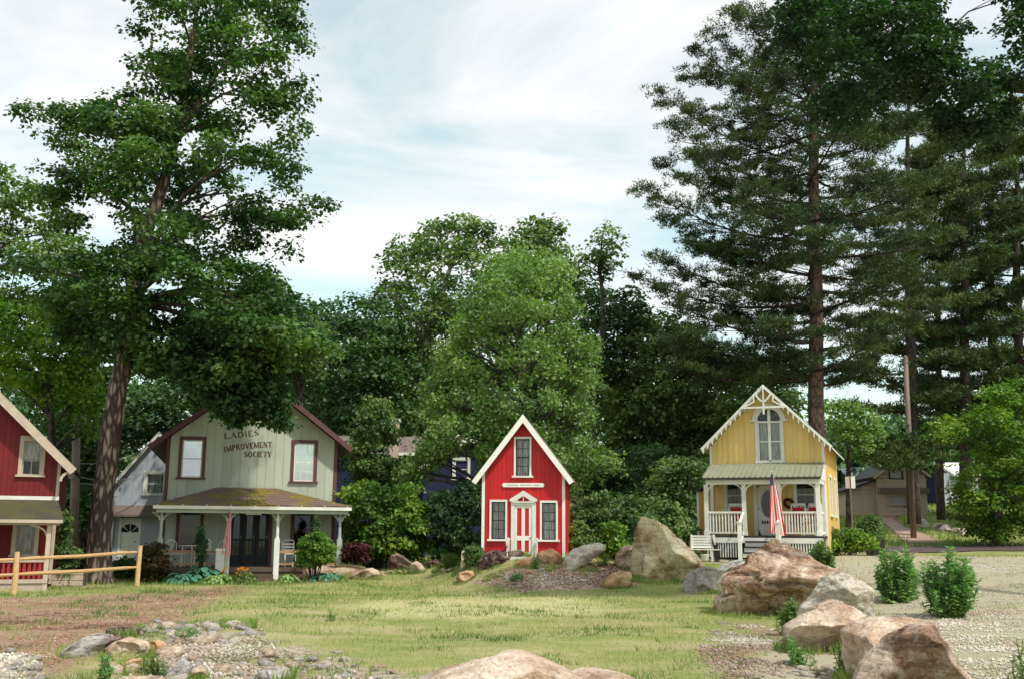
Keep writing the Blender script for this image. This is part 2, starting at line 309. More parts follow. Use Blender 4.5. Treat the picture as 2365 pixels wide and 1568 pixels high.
Mt['pinewarm'] = leafmat('pine_needles_olive', [(0.0182, 0.0385, 0.0127), (0.0426, 0.0708, 0.0179), (0.076, 0.1078, 0.0255), (0.114, 0.154, 0.0382)], .15)
Mt['hosta'] = leafmat('blue_green_hosta_leaves', [(0.045, 0.143, 0.091), (0.075, 0.208, 0.13), (0.135, 0.286, 0.182), (0.21, 0.39, 0.26)], .15, .4)
Mt['vhosta'] = leafmat('variegated_leaves', [(.07, .17, .04), (.22, .34, .12), (.35, .45, .18), (.5, .55, .3)], .25)
Mt['rust'] = leafmat('rusty_leaves', [(.02, .04, .012), (.05, .06, .015), (.12, .05, .02), (.07, .10, .03)], .25)
Mt['burg'] = leafmat('burgundy_leaves', [(.02, .008, .008), (.06, .012, .012), (.10, .02, .02), (.05, .05, .02)], .25)
Mt['weed'] = leafmat('weed_leaves', [(0.057, 0.1069, 0.0266), (0.114, 0.181, 0.0532), (0.171, 0.2303, 0.0799), (0.228, 0.2797, 0.1198)], .35)
Mt['shrub'] = leafmat('blue_green_shrub_leaves', [(0.0513, 0.1232, 0.0405), (0.1026, 0.2157, 0.0729), (0.1744, 0.3081, 0.1134), (0.3283, 0.4468, 0.1944)], .3)
Mt['orange'] = leafmat('orange_petals', [(.75, .22, .01), (.8, .28, .02), (.85, .4, .03), (.85, .5, .05)], .3)
Mt['yellowp'] = leafmat('yellow_petals', [(.7, .55, .02), (.8, .62, .03), (.8, .7, .05), (.8, .7, .1)], .3)
Mt['grassb'] = leafmat('grass_blades', [(.11, .18, .045), (.24, .29, .09), (.40, .39, .17), (.56, .48, .28)], .3, .7)
Mt['grassg'] = leafmat('green_grass_blades', [(0.084, 0.153, 0.0275), (0.168, 0.252, 0.055), (0.273, 0.333, 0.099), (0.441, 0.396, 0.187)], .3, .7)
Mt['R_tan'] = rockmat('tan_rock', (.48, .35, .24), (.66, .55, .44), (.24, .14, .085))
Mt['R_cream'] = rockmat('cream_rock', (.78, .62, .40), (.88, .77, .58), (.34, .19, .08), .9, .8)
Mt['R_pink'] = rockmat('pinkish_rock', (.52, .38, .28), (.68, .57, .47), (.32, .19, .13), 1, .8)
Mt['R_brown'] = rockmat('brown_layered_rock', (.38, .245, .165), (.66, .56, .46), (.14, .07, .045), .9, 1)
Mt['R_pale'] = rockmat('pale_grey_rock', (.52, .45, .37), (.66, .61, .54), (.30, .22, .17), 1.4, 1)
Mt['R_grey'] = rockmat('grey_rock', (.33, .30, .28), (.50, .47, .45), (.17, .13, .12), 2, .8)
Mt['R_dark'] = rockmat('dark_rock', (.09, .05, .045), (.30, .22, .17), (.045, .025, .025), 1.2, .8)
Mt['R_umber'] = rockmat('umber_rock', (.26, .16, .11), (.52, .42, .34), (.10, .055, .04), .9, 1)
Mt['R_rust'] = rockmat('rusty_orange_rock', (.48, .26, .13), (.62, .44, .28), (.28, .13, .07), 1.4, .8)

# ============================================================ TERRAIN
ctl = []
for x in range(-28, 7, 5):
    for y in (7, 12, 17, 22, 27): ctl.append((x, y, 0))
ctl += [(0, 1, 0), (20, 1, 0), (-20, 1, 0), (-60, 0, 0), (60, 0, .6), (14, 8, .03), (20, 12, .1), (10, 14, .02), (11, 20, .06), (16, 20, .14), (26, 20, .3), (32, 32, .6)]
ctl += [(-17, 31, 0), (-13, 33, .0), (-9, 34, .0), (-5, 33, .02), (-18, 37, .02), (-10, 39, .08), (-14, 42, .1), (-9, 36, .02), (-4, 36, .2), (-24, 38, .1)]
def cP(x, y, Y):
    p = P(x, y, Y); ctl.append((p.x, p.y, p.z))
for a in [(1240, 1284, 33), (1120, 1278, 33.5), (1200, 1276, 38), (1305, 1287, 33), (1250, 1282, 35), (1460, 1302, 34), (1580, 1303, 35), (1200, 1365, 29.5), (1400, 1362, 29.5), (1080, 1345, 33), (1000, 1332, 35),
          (1645, 1283, 38), (1800, 1284, 38), (1920, 1283, 38), (1770, 1272, 44), (1800, 1277, 41), (2100, 1288, 42), (1950, 1276, 47), (2365, 1279, 47), (1955, 1268, 54), (2365, 1262, 54), (2700, 1270, 50),
          (2150, 1254, 60), (2060, 1215, 72), (2035, 1192, 82), (2100, 1176, 88), (1975, 1192, 84), (2230, 1168, 88), (2160, 1215, 72), (2330, 1254, 60), (2600, 1250, 64), (2300, 1100, 120), (2000, 1150, 110), (2600, 1150, 110),
          (1400, 1290, 42), (1200, 1290, 44), (1000, 1300, 46)]: cP(*a)
ctl += [(-45, 60, 1), (-22, 60, .8), (0, 62, 1.4), (12, 60, 1.6), (-60, 110, 6), (-20, 110, 5), (10, 110, 5.5), (-100, 60, 2), (100, 60, 6), (90, 110, 11), (-150, 200, 16), (0, 220, 18), (160, 220, 22), (-60, 30, .3), (60, 30, 1.4), (-120, 0, 1), (120, 0, 2)]
ctl = np.array(ctl, float)
def _U(r2): return .5*r2*np.log(r2+1e-9)
_n = len(ctl); _A = np.zeros((_n+3, _n+3)); _d2 = ((ctl[:, None, :2]-ctl[None, :, :2])**2).sum(-1)
_A[:_n, :_n] = _U(_d2)+np.eye(_n)*.6; _A[:_n, _n] = 1; _A[:_n, _n+1:] = ctl[:, :2]; _A[_n:, :_n] = _A[:_n, _n:].T
_w = np.linalg.solve(_A, np.r_[ctl[:, 2], 0, 0, 0])
def tps(x, y):
    r2 = (x[..., None]-ctl[:, 0])**2+(y[..., None]-ctl[:, 1])**2
    return _U(r2)@_w[:_n]+_w[_n]+_w[_n+1]*x+_w[_n+2]*y
def vnoise(x, y, s, seed=0):                 # smooth value noise, vectorised
    x = x/s+seed*17.3; y = y/s+seed*9.1; xi = np.floor(x).astype(int); yi = np.floor(y).astype(int); fx = x-xi; fy = y-yi
    fx = fx*fx*(3-2*fx); fy = fy*fy*(3-2*fy)
    def h(a, b):
        v = np.sin(a*127.1+b*311.7+seed*74.7)*43758.5453; return v-np.floor(v)
    return (h(xi, yi)*(1-fx)+h(xi+1, yi)*fx)*(1-fy)+(h(xi, yi+1)*(1-fx)+h(xi+1, yi+1)*fx)*fy
xs = np.r_[-320, -260, -200, -150, -110, -80, -60, -45, -36, -30, np.arange(-26, 30.01, .2), 34, 40, 50, 65, 85, 110, 150, 200, 260, 320]
ys = np.r_[-60, -30, -12, -4, 0, 3, np.arange(5, 62.01, .2), np.arange(63, 100, 1.5), 105, 120, 140, 170, 210, 260, 320]
GX, GY = np.meshgrid(xs, ys); GZ = np.zeros_like(GX)
for i in range(len(ys)): GZ[i] = tps(GX[i], GY[i])
near = (np.abs(GX) < 40) & (GY < 70)
GZ = np.clip(GZ, -.12, 24)
GZ += np.where(near, (vnoise(GX, GY, 2.3, 1)-.5)*.10+(vnoise(GX, GY, .7, 2)-.5)*.035, 0)
def H(x, y):
    x = np.asarray(x, float); y = np.asarray(y, float)
    i = np.clip(np.searchsorted(xs, x)-1, 0, len(xs)-2); j = np.clip(np.searchsorted(ys, y)-1, 0, len(ys)-2)
    fx = (x-xs[i])/(xs[i+1]-xs[i]); fy = (y-ys[j])/(ys[j+1]-ys[j])
    return (GZ[j, i]*(1-fx)+GZ[j, i+1]*fx)*(1-fy)+(GZ[j+1, i]*(1-fx)+GZ[j+1, i+1]*fx)*fy
_Y = np.arange(6, 160, .05)
def G(dx, dy):                                # where the traced ray meets the ground
    d = ray(dx, dy); t = _Y/d.y; X = d.x*t; Z = CAM.z+d.z*t; h = H(X, _Y)
    k = np.nonzero(Z < h)[0]; k = k[0] if len(k) else len(_Y)-1
    return Vector((X[k], _Y[k], float(h[k])))
def gpoly(pts): return [tuple(G(*p)[:2]) for p in pts]
def inpoly(px, py, poly):
    c = np.zeros(px.shape, bool); n = len(poly)
    for i in range(n):
        x1, y1 = poly[i]; x2, y2 = poly[(i+1) % n]
        if y1 == y2: continue
        c ^= ((y1 > py) != (y2 > py)) & (px < (x2-x1)*(py-y1)/(y2-y1)+x1)
    return c
def edist(px, py, poly):
    d = np.full(px.shape, 1e9); n = len(poly)
    for i in range(n):
        x1, y1 = poly[i]; x2, y2 = poly[(i+1) % n]; vx, vy = x2-x1, y2-y1; l = vx*vx+vy*vy+1e-12
        t = np.clip(((px-x1)*vx+(py-y1)*vy)/l, 0, 1); d = np.minimum(d, np.hypot(px-x1-t*vx, py-y1-t*vy))
    return d
def pmask(x, y, poly, soft):
    s = np.where(inpoly(x, y, poly), 1, -1)*edist(x, y, poly); return np.clip(.5+s/(2*soft), 0, 1)
PD1 = gpoly([(-300, 1385), (150, 1378), (420, 1362), (545, 1352), (560, 1368), (470, 1400), (420, 1440), (330, 1460), (250, 1475), (200, 1530), (130, 1568), (-50, 1640), (-300, 1600)])
PG1 = gpoly([(330, 1500), (420, 1440), (590, 1432), (620, 1475), (700, 1520), (800, 1545), (900, 1568), (950, 1700), (180, 1700), (250, 1560)])
PG2 = gpoly([(-80, 1515), (60, 1508), (100, 1530), (110, 1568), (60, 1680), (-100, 1680)])
PL = gpoly([(1600, 1282), (1700, 1278), (1900, 1280), (1990, 1279), (2700, 1282), (3000, 1600), (2900, 2300), (1700, 2400), (1720, 1580), (1780, 1500), (1840, 1450), (2000, 1420), (2010, 1360), (1930, 1310), (1830, 1300), (1640, 1300)])
PB = gpoly([(1650, 1430), (1760, 1440), (1850, 1500), (1800, 1568), (1780, 1640), (1640, 1610), (1600, 1500)])
PM = gpoly([(1085, 1345), (1150, 1318), (1290, 1306), (1400, 1298), (1478, 1310), (1470, 1352), (1390, 1357), (1200, 1366), (1140, 1352)])
PDR = gpoly([(2100, 1256), (2045, 1215), (2025, 1194), (2060, 1184), (2100, 1181), (2075, 1195), (2085, 1215), (2130, 1232), (2195, 1256)])
PPALE = gpoly([(800, 1400), (950, 1378), (1300, 1378), (1420, 1395), (1350, 1420), (1100, 1430), (900, 1425)])
def masks(x, y):
    j = (vnoise(x, y, 1.7, 3)-.5)*1.6+(vnoise(x, y, .6, 4)-.5)*.8
    dirt = np.maximum.reduce([pmask(x, y+j, PD1, .9), .75*pmask(x+j, y, PB, .6), pmask(x, y, PDR, .3)])
    grav = np.maximum(pmask(x+j*.6, y+j*.5, PG1, .6), pmask(x, y, PG2, .25))
    lot = pmask(x+j*.4, y+j*.4, PL, .5); mound = pmask(x, y+j*.3, PM, .25); pale = pmask(x, y, PPALE, 1.6)
    return dirt, grav*(.35+.65*(vnoise(x, y, .8, 61) > .48)), lot, mound, pale
me = None
ny, nx = GX.shape
V = np.stack([GX.ravel(), GY.ravel(), GZ.ravel()], 1)
idx = np.arange(nx*ny).reshape(ny, nx)
Fq = np.stack([idx[:-1, :-1].ravel(), idx[:-1, 1:].ravel(), idx[1:, 1:].ravel(), idx[1:, :-1].ravel()], 1)
gm, nt, N, L, b = newmat('ground_soil_and_turf')
tc = N('ShaderNodeTexCoord')
def nz(scale, det=6, ro=.6, st=(1, 1, 1)):
    mp = N('ShaderNodeMapping'); mp.inputs['Scale'].default_value = st; L(tc.outputs['Object'], mp.inputs[0])
    n = N('ShaderNodeTexNoise'); n.inputs['Scale'].default_value = scale; n.inputs['Detail'].default_value = det; n.inputs['Roughness'].default_value = ro; L(mp.outputs[0], n.inputs['Vector']); return n.outputs[0]
def mixc(f, a, c):
    m = N('ShaderNodeMix'); m.data_type = 'RGBA'; L(f, m.inputs[0]); L(a, m.inputs[6]); L(c, m.inputs[7]); return m.outputs[2]
def rc(src, pts): r = ramp(N, pts); L(src, r.inputs[0]); return r.outputs[0]
big = nz(.35, 5, .6, (1, 2, 1)); fine = nz(14, 8, .75)
grass = mixc(rc(big, [(.42, (0, 0, 0)), (.58, (1, 1, 1))]), rc(fine, [(.3, (.15, .18, .05)), (.7, (.30, .33, .12))]), rc(fine, [(.3, (.27, .24, .11)), (.7, (.45, .39, .22))]))
dirtc = rc(fine, [(.3, (.14, .075, .05)), (.5, (.30, .19, .13)), (.7, (.47, .35, .25))])
stones = N('ShaderNodeTexVoronoi'); stones.inputs['Scale'].default_value = 14; L(tc.outputs['Object'], stones.inputs['Vector'])
gravc = rc(stones.outputs[1], [(.1, (.24, .17, .12)), (.5, (.36, .29, .23)), (.9, (.50, .44, .38))])
lotc = mixc(rc(nz(.5, 6, .65, (1, 3, 1)), [(.4, (0, 0, 0)), (.62, (1, 1, 1))]), rc(fine, [(.3, (.26, .205, .15)), (.7, (.50, .42, .33))]), rc(fine, [(.3, (.27, .27, .15)), (.7, (.46, .43, .30))]))
moundc = rc(stones.outputs[1], [(.1, (.22, .12, .085)), (.5, (.38, .25, .19)), (.9, (.54, .42, .35))])
def att(nm):
    a = N('ShaderNodeAttribute'); a.attribute_name = nm
    s = N('ShaderNodeMath'); s.operation = 'ADD'; L(a.outputs[2], s.inputs[0])
    q = N('ShaderNodeMath'); q.operation = 'MULTIPLY_ADD'; q.inputs[1].default_value = .9; q.inputs[2].default_value = -.45; L(nz(3.2, 7, .7), q.inputs[0]); L(q.outputs[0], s.inputs[1])
    return rc(s.outputs[0], [(.35, (0, 0, 0)), (.65, (1, 1, 1))])
palec = rc(fine, [(.3, (.36, .34, .16)), (.7, (.54, .49, .28))])
c = mixc(att('pale'), grass, palec); c = mixc(att('dirt'), c, dirtc); c = mixc(att('gravel'), c, gravc); c = mixc(att('lot'), c, lotc); c = mixc(att('mound'), c, moundc)
L(c, b.inputs['Base Color']); b.inputs['Roughness'].default_value = .95; b.inputs['Specular IOR Level'].default_value = .15
bp = N('ShaderNodeBump'); bp.inputs['Strength'].default_value = .8; bp.inputs['Distance'].default_value = .05; L(nz(9, 9, .75), bp.inputs['Height']); L(bp.outputs[0], b.inputs['Normal'])
gme = np_mesh('ground', V, Fq, gm, True)
for nm, a in zip(('dirt', 'gravel', 'lot', 'mound', 'pale'), masks(GX.ravel(), GY.ravel())):
    at = gme.attributes.new(nm, 'FLOAT', 'POINT'); at.data.foreach_set('value', a.astype(np.float32))
tag(link(bpy.data.objects.new('ground', gme)), None, None, kind='structure')

def draped(name, poly_near, poly_far, lift, mat, n=60):
    """a thin strip of paving laid over the terrain between two edge lines given as world xy"""
    A = np.array(poly_near); B = np.array(poly_far); vs = []; K = 8
    def res(Q):
        s = np.r_[0, np.cumsum(np.hypot(*np.diff(Q, axis=0).T))]; u = np.linspace(0, s[-1], n); return np.stack([np.interp(u, s, Q[:, 0]), np.interp(u, s, Q[:, 1])], 1)
    A = res(A); B = res(B)
    for k in range(K+1):
        q = A*(1-k/K)+B*k/K; q = q+(0.12*np.stack([vnoise(q[:, 0], q[:, 1], .8, 5+k), vnoise(q[:, 0], q[:, 1], .8, 9)], 1) if k in (0, K) else 0)
        vs.append(np.c_[q, H(q[:, 0], q[:, 1])+lift])
    vs = np.concatenate(vs); id2 = np.arange(n*(K+1)).reshape(K+1, n)
    F = np.stack([id2[:-1, :-1].ravel(), id2[:-1, 1:].ravel(), id2[1:, 1:].ravel(), id2[1:, :-1].ravel()], 1)
    return tag(link(bpy.data.objects.new(name, np_mesh(name, vs, F, mat, True))), None, None, kind='structure')
Mt['road'] = paint('dark_asphalt', (.13, .09, .085), (.085, .06, .058), 2, bump=.5, fine=30)
Mt['roadpink'] = paint('dusty_pink_asphalt', (.40, .28, .22), (.32, .22, .17), 2, bump=.4, fine=30)
Mt['earth'] = paint('red_brown_track_dirt', (.44, .27, .19), (.34, .25, .20), .8, bump=.5, fine=20, amt=(.4, .6))
draped('road', [tuple(G(1915, 1273)[:2]), tuple(G(2120, 1276)[:2]), tuple(G(2420, 1272)[:2]), (50, 46)], [tuple(G(1940, 1269)[:2]), tuple(G(2120, 1259)[:2]), tuple(G(2420, 1249)[:2]), (52, 60)], .035, Mt['road'])
draped('road_shoulder', [tuple(G(1900, 1281)[:2]), tuple(G(2040, 1286)[:2]), tuple(G(2120, 1282)[:2])], [tuple(G(1915, 1273.5)[:2]), tuple(G(2040, 1275.5)[:2]), tuple(G(2120, 1276.5)[:2])], .02, Mt['roadpink'])
draped('path', [tuple(G(x, y)[:2]) for x, y in ((2098, 1254), (2062, 1225), (2030, 1203), (2022, 1194), (2040, 1189), (2100, 1183))], [tuple(G(x, y)[:2]) for x, y in ((2190, 1254), (2130, 1232), (2085, 1214), (2062, 1199), (2070, 1192), (2110, 1186))], .03, Mt['earth'])

# ============================================================ FOLIAGE GENERATORS
def unit(a): return a/(np.linalg.norm(a, axis=-1, keepdims=True)+1e-9)
def leaf_arrays(C, rad, n, size, flat=.6, up=.7, wr=.75, shell=.33, droop=.35):
    """n leaves round each spray centre: a drooping dome of folded kite-shaped leaves"""
    K = len(C); C = np.repeat(C, n, 0); r = np.repeat(rad, n)
    d = unit(rng.normal(size=(K*n, 3))); d[:, 2] = np.abs(d[:, 2])*1.1-.35; d = unit(d)
    rr = r*rng.random(K*n)**shell
    p = C+d*rr[:, None]*np.array([1, 1, flat])
    nr = unit(d*.6+np.array([0, 0, up])+rng.normal(size=d.shape)*.45)
    t = unit(np.cross(nr, rng.normal(size=d.shape))+d*.6-np.array([0, 0, droop])); t = unit(t-nr*(t*nr).sum(1, keepdims=True)); bn = np.cross(nr, t)
    s = size*rng.uniform(.65, 1.35, K*n)[:, None]
    v = np.stack([p, p+t*s*.45+bn*s*wr*.5+nr*s*.12, p+t*s, p+t*s*.45-bn*s*wr*.5+nr*s*.12], 1).reshape(-1, 3)
    i = np.arange(K*n)[:, None]*4; f = np.concatenate([i+[0, 2, 1], i+[0, 3, 2]], 1).reshape(-1, 3)
    return v, f
def needle_arrays(C, rad, n, size, flat=.3):
    K = len(C); C = np.repeat(C, n, 0); r = np.repeat(rad, n)
    d = unit(rng.normal(size=(K*n, 3))); rr = r*rng.random(K*n)**.6
    p = C+d*rr[:, None]*np.array([1, 1, flat])
    t = unit(d*np.array([.8, .8, .3])+np.array([0, 0, .55])+rng.normal(size=d.shape)*.45); bn = unit(np.cross(t, rng.normal(size=d.shape)))
    s = size*rng.uniform(.6, 1.3, K*n)[:, None]
    v = np.stack([p-bn*s*.16, p+bn*s*.16, p+t*s], 1).reshape(-1, 3); return v, np.arange(K*n*3).reshape(-1, 3)
def in_outline(px, poly, holes):
    ok = inpoly(px[:, 0], px[:, 1], poly)
    for (hx, hy, hr) in holes: ok &= ((px[:, 0]-hx)**2+(px[:, 1]-hy)**2) > hr*hr
    return ok
def fill_outline(poly, Y, nclump, nspray, rc_, dmax, holes=(), tol=.15, squash=.75, sprd=.40):
    """clump and spray centres filling a crown whose outline is traced at distance Y, rounded in depth"""
    poly = [tuple(p) for p in poly]; x0, y0 = np.min(poly, 0); x1, y1 = np.max(poly, 0); pts = []
    tries = 0; A_ = abs(sum(poly[i][0]*poly[(i+1) % len(poly)][1]-poly[(i+1) % len(poly)][0]*poly[i][1] for i in range(len(poly))))/2
    sp2 = min((rc_*FP/Y*.42)**2, A_/nclump*.35)
    while len(pts) < nclump and tries < 12:
        tries += 1; q = np.c_[rng.uniform(x0, x1, 1500), rng.uniform(y0, y1, 1500)]; q = q[in_outline(q, poly, holes)]
        for a in q:
            if all((a[0]-b_[0])**2+(a[1]-b_[1])**2 > sp2 for b_ in pts[-60:]): pts.append(a)
            if len(pts) >= nclump: break
    pts = np.array(pts); e = edist(pts[:, 0], pts[:, 1], poly)*Y/FP
    half = np.minimum(dmax, np.sqrt(e*(2*dmax)*.8+.05)); dz = rng.uniform(-1, 1, len(pts))*half
    # push towards the front and back of the rounded volume
    dz = np.sign(dz)*np.abs(dz/half)**.6*half
    cl = Pn(pts, Y+dz); S = []
    for c in cl:
        m_ = rng.poisson(nspray)+1; q_ = rng.normal(size=(m_, 3)); q_ /= np.linalg.norm(q_, axis=1, keepdims=True); q_[:, 2] = np.abs(q_[:, 2])*1.1-.3
        S.append(c+q_*rc_*rng.uniform(.55, 1.15)*rng.uniform(.55, 1, (m_, 1))*np.array([1, 1, squash])*sprd*2.0)
    S = np.concatenate(S); pj = projn(S); S = S[in_outline(pj, poly, holes)|((rng.random(len(S)) < tol*2)&(edist(pj[:, 0], pj[:, 1], poly) < rc_*FP/Y*.2)&in_outline(pj, [(-9e3, -9e3), (9e3, -9e3), (9e3, y1), (-9e3, y1)], holes))]
    return cl, S
def tree(name, label, cat, base, trunk, tw, outline, Y, leaf, lmat, bmat, nclump, nspray, nleaf, rc_=1.1, dmax=3, srad=.5, holes=(), nbr=30, group=None, flat=.6, up=.75, trunk_n=8, brmax=1e9, bbark=None, droop=.5, tol=.32, sprd=.44, lump=.06, squash=.8, kind=None, crownname='crown'):
    """trunk: list of (dx,dy) or world points up the tree; tw: radii"""
    t = thing(name, label, cat, base, 0, group); b0 = Vector(base)
    tp = [Vector(base)-Vector((0, 0, .3))]+[P(x, y, Y) for x, y in trunk]
    fl, S = fill_outline(outline, Y, nclump, nspray, rc_, dmax, holes, tol=tol, squash=squash, sprd=sprd)
    mb = MB()
    fine_t = []; fine_r = []
    for i in range(len(tp)-1):
        for k in range(4):
            u = k/4; fine_t.append(tp[i].lerp(tp[i+1], u)+Vector((RR.uniform(-1, 1), RR.uniform(-1, 1), 0))*tw[min(i, len(tw)-1)]*.08); fine_r.append(tw[i]*(1-u)+tw[i+1]*u)
    fine_t.append(tp[-1]); fine_r.append(tw[-1]); fine_r[0] *= 1.5; fine_r[1] *= 1.15
    mb.tube([p-b0 for p in fine_t], fine_r, trunk_n, lump=lump)
    mb.obj('trunk', bmat, t, True)
    if nbr:
        mb = MB(); sel = rng.permutation(len(fl))[:nbr]
        for i in sel:
            c = Vector(fl[i]); best = None; bd = 1e9
            for p, r in zip(fine_t[3:], fine_r[3:]):
                if projn(np.array(p))[1] > brmax: continue
                hd = math.hypot(p.x-c.x, p.y-c.y); cost = abs((c.z-p.z)-.6*hd)+.3*hd
                if cost < bd: bd = cost; best = (p, r)
            p, r = best; mid = p.lerp(c, .5)+Vector((RR.uniform(-.3, .3), RR.uniform(-.3, .3), .12*(c-p).length)); r0 = min(r*.55, .05+.012*(c-p).length)
            q = [p, p.lerp(mid, .5)+Vector((0, 0, .05)), mid, mid.lerp(c, .55), c]
            mb.tube([a-b0 for a in q], [r0, r0*.8, r0*.6, r0*.4, .015], 5, cap=False)
            for _ in range(2):
                e = c+Vector((RR.uniform(-1, 1), RR.uniform(-1, 1), RR.uniform(-.2, .9)))*rc_*.8; mb.tube([a-b0 for a in (q[2+_], q[2+_].lerp(e, .5)+Vector((0, 0, .1)), e)], [r0*.4, r0*.25, .01], 4, cap=False)
        mb.obj('branches', bbark or bmat, t, True)
    v, f = leaf_arrays(S, rng.uniform(.6, 1.3, len(S))*srad, nleaf, leaf, flat, up, droop=droop)
    link(bpy.data.objects.new(crownname, np_mesh(crownname, v-np.array(b0), f, lmat)), t)
    return t
def shoots(name, label, outline, n, leaf, mat, D=.5, wr=.5, step=.05, Y=None, bare=.12):
    """an upright shrub: many leafy stems fanning out from the root, each leaf pair set along its stem"""
    poly = [tuple(map(float, p)) for p in outline]; a_ = np.array(poly); cx = (a_[:, 0].min()+a_[:, 0].max())/2; by = a_[:, 1].max()
    g = G(cx, by); Y = Y or g.y; x = P(cx, by, Y).x; base = Vector((x, Y, float(H(x, Y)))); t = thing(name, label, 'bush', base); w_ = (a_[:, 0].max()-a_[:, 0].min())*Y/FP/2
    mb = MB(); PS = []; TD = []; k = 0; tr_ = 0
    while k < n and tr_ < n*60:
        tr_ += 1; q = (RR.uniform(a_[:, 0].min(), a_[:, 0].max()), RR.uniform(a_[:, 1].min(), a_[:, 1].max())); q = (q[0], min(q[1], a_[:, 1].min()+(q[1]-a_[:, 1].min())*RR.random()**.35))
        if not inpoly(np.array([q[0]]), np.array([q[1]]), poly)[0]: continue
        e = P(q[0], q[1], Y+RR.uniform(-D, D))-base; s0 = Vector((e.x*.35+RR.uniform(-.05, .05), e.y*.35+RR.uniform(-.05, .05), -.05)); m_ = s0.lerp(e, .5)+Vector((e.x*.16+RR.uniform(-.07, .07), e.y*.16+RR.uniform(-.07, .07), 0)); k += 1
        mb.tube([s0, m_, e], [.012, .009, .004], 4, cap=False); ln = (e-s0).length; m2 = max(3, int(ln/step))
        for j in range(m2):
            u = bare+(1-bare)*j/(m2-1); p = s0.lerp(m_, u*2) if u < .5 else m_.lerp(e, u*2-1)
            for sg in (0, 1, 2): az = j*2.4+sg*2.1+RR.uniform(-.4, .4); PS.append(p[:]); TD.append((math.cos(az), math.sin(az), RR.uniform(-.3, 1.0)))
    mb.obj('stem', Mt['weed'], t); PS = np.array(PS); TD = unit(np.array(TD)); s = leaf*rng.uniform(.6, 1.25, len(PS))[:, None]; bn = unit(np.cross(TD, np.array([0, 0, 1.])+rng.normal(size=TD.shape)*.3)); nr = np.cross(bn, TD)
    v = np.stack([PS, PS+TD*s*.5+bn*s*wr*.5+nr*s*.06, PS+TD*s-nr*s*.08, PS+TD*s*.5-bn*s*wr*.5+nr*s*.06], 1).reshape(-1, 3); i = np.arange(len(PS))[:, None]*4
    link(bpy.data.objects.new('foliage', np_mesh('foliage', v-0, np.concatenate([i+[0, 2, 1], i+[0, 3, 2]], 1).reshape(-1, 3), mat)), t); return t
def bush(name, label, cat, outline, Y, leaf, lmat, nclump=40, nspray=6, nleaf=14, rc_=.35, dmax=.6, srad=.22, holes=(), group=None, up=.5, stems=8, flat=.8, bmat=None):
    poly = np.array(outline, float); cx = (poly[:, 0].min()+poly[:, 0].max())/2
    if Y is None: Y = G(cx, poly[:, 1].max()-2).y
    g = P(cx, poly[:, 1].max(), Y); base = Vector((g.x, g.y, float(H(g.x, g.y))))
    t = thing(name, label, cat, base, 0, group)
    cl, S = fill_outline(outline, Y, nclump, nspray, rc_, dmax, holes)
    mb = MB()
    for i in rng.permutation(len(cl))[:stems]:
        c = Vector(cl[i])-base; s0 = Vector((c.x*.25, c.y*.25, -.08)); mb.tube([s0, s0.lerp(c, .5)+Vector((0, 0, c.z*.1)), c], [.025, .018, .006], 5, cap=False)
    if mb.v: mb.obj('stem', bmat or Mt['barkdark'], t)
    v, f = leaf_arrays(S, rng.uniform(.6, 1.3, len(S))*srad, nleaf, leaf, flat, up)
    link(bpy.data.objects.new('foliage', np_mesh('foliage', v-np.array(base), f, lmat)), t)
    return t
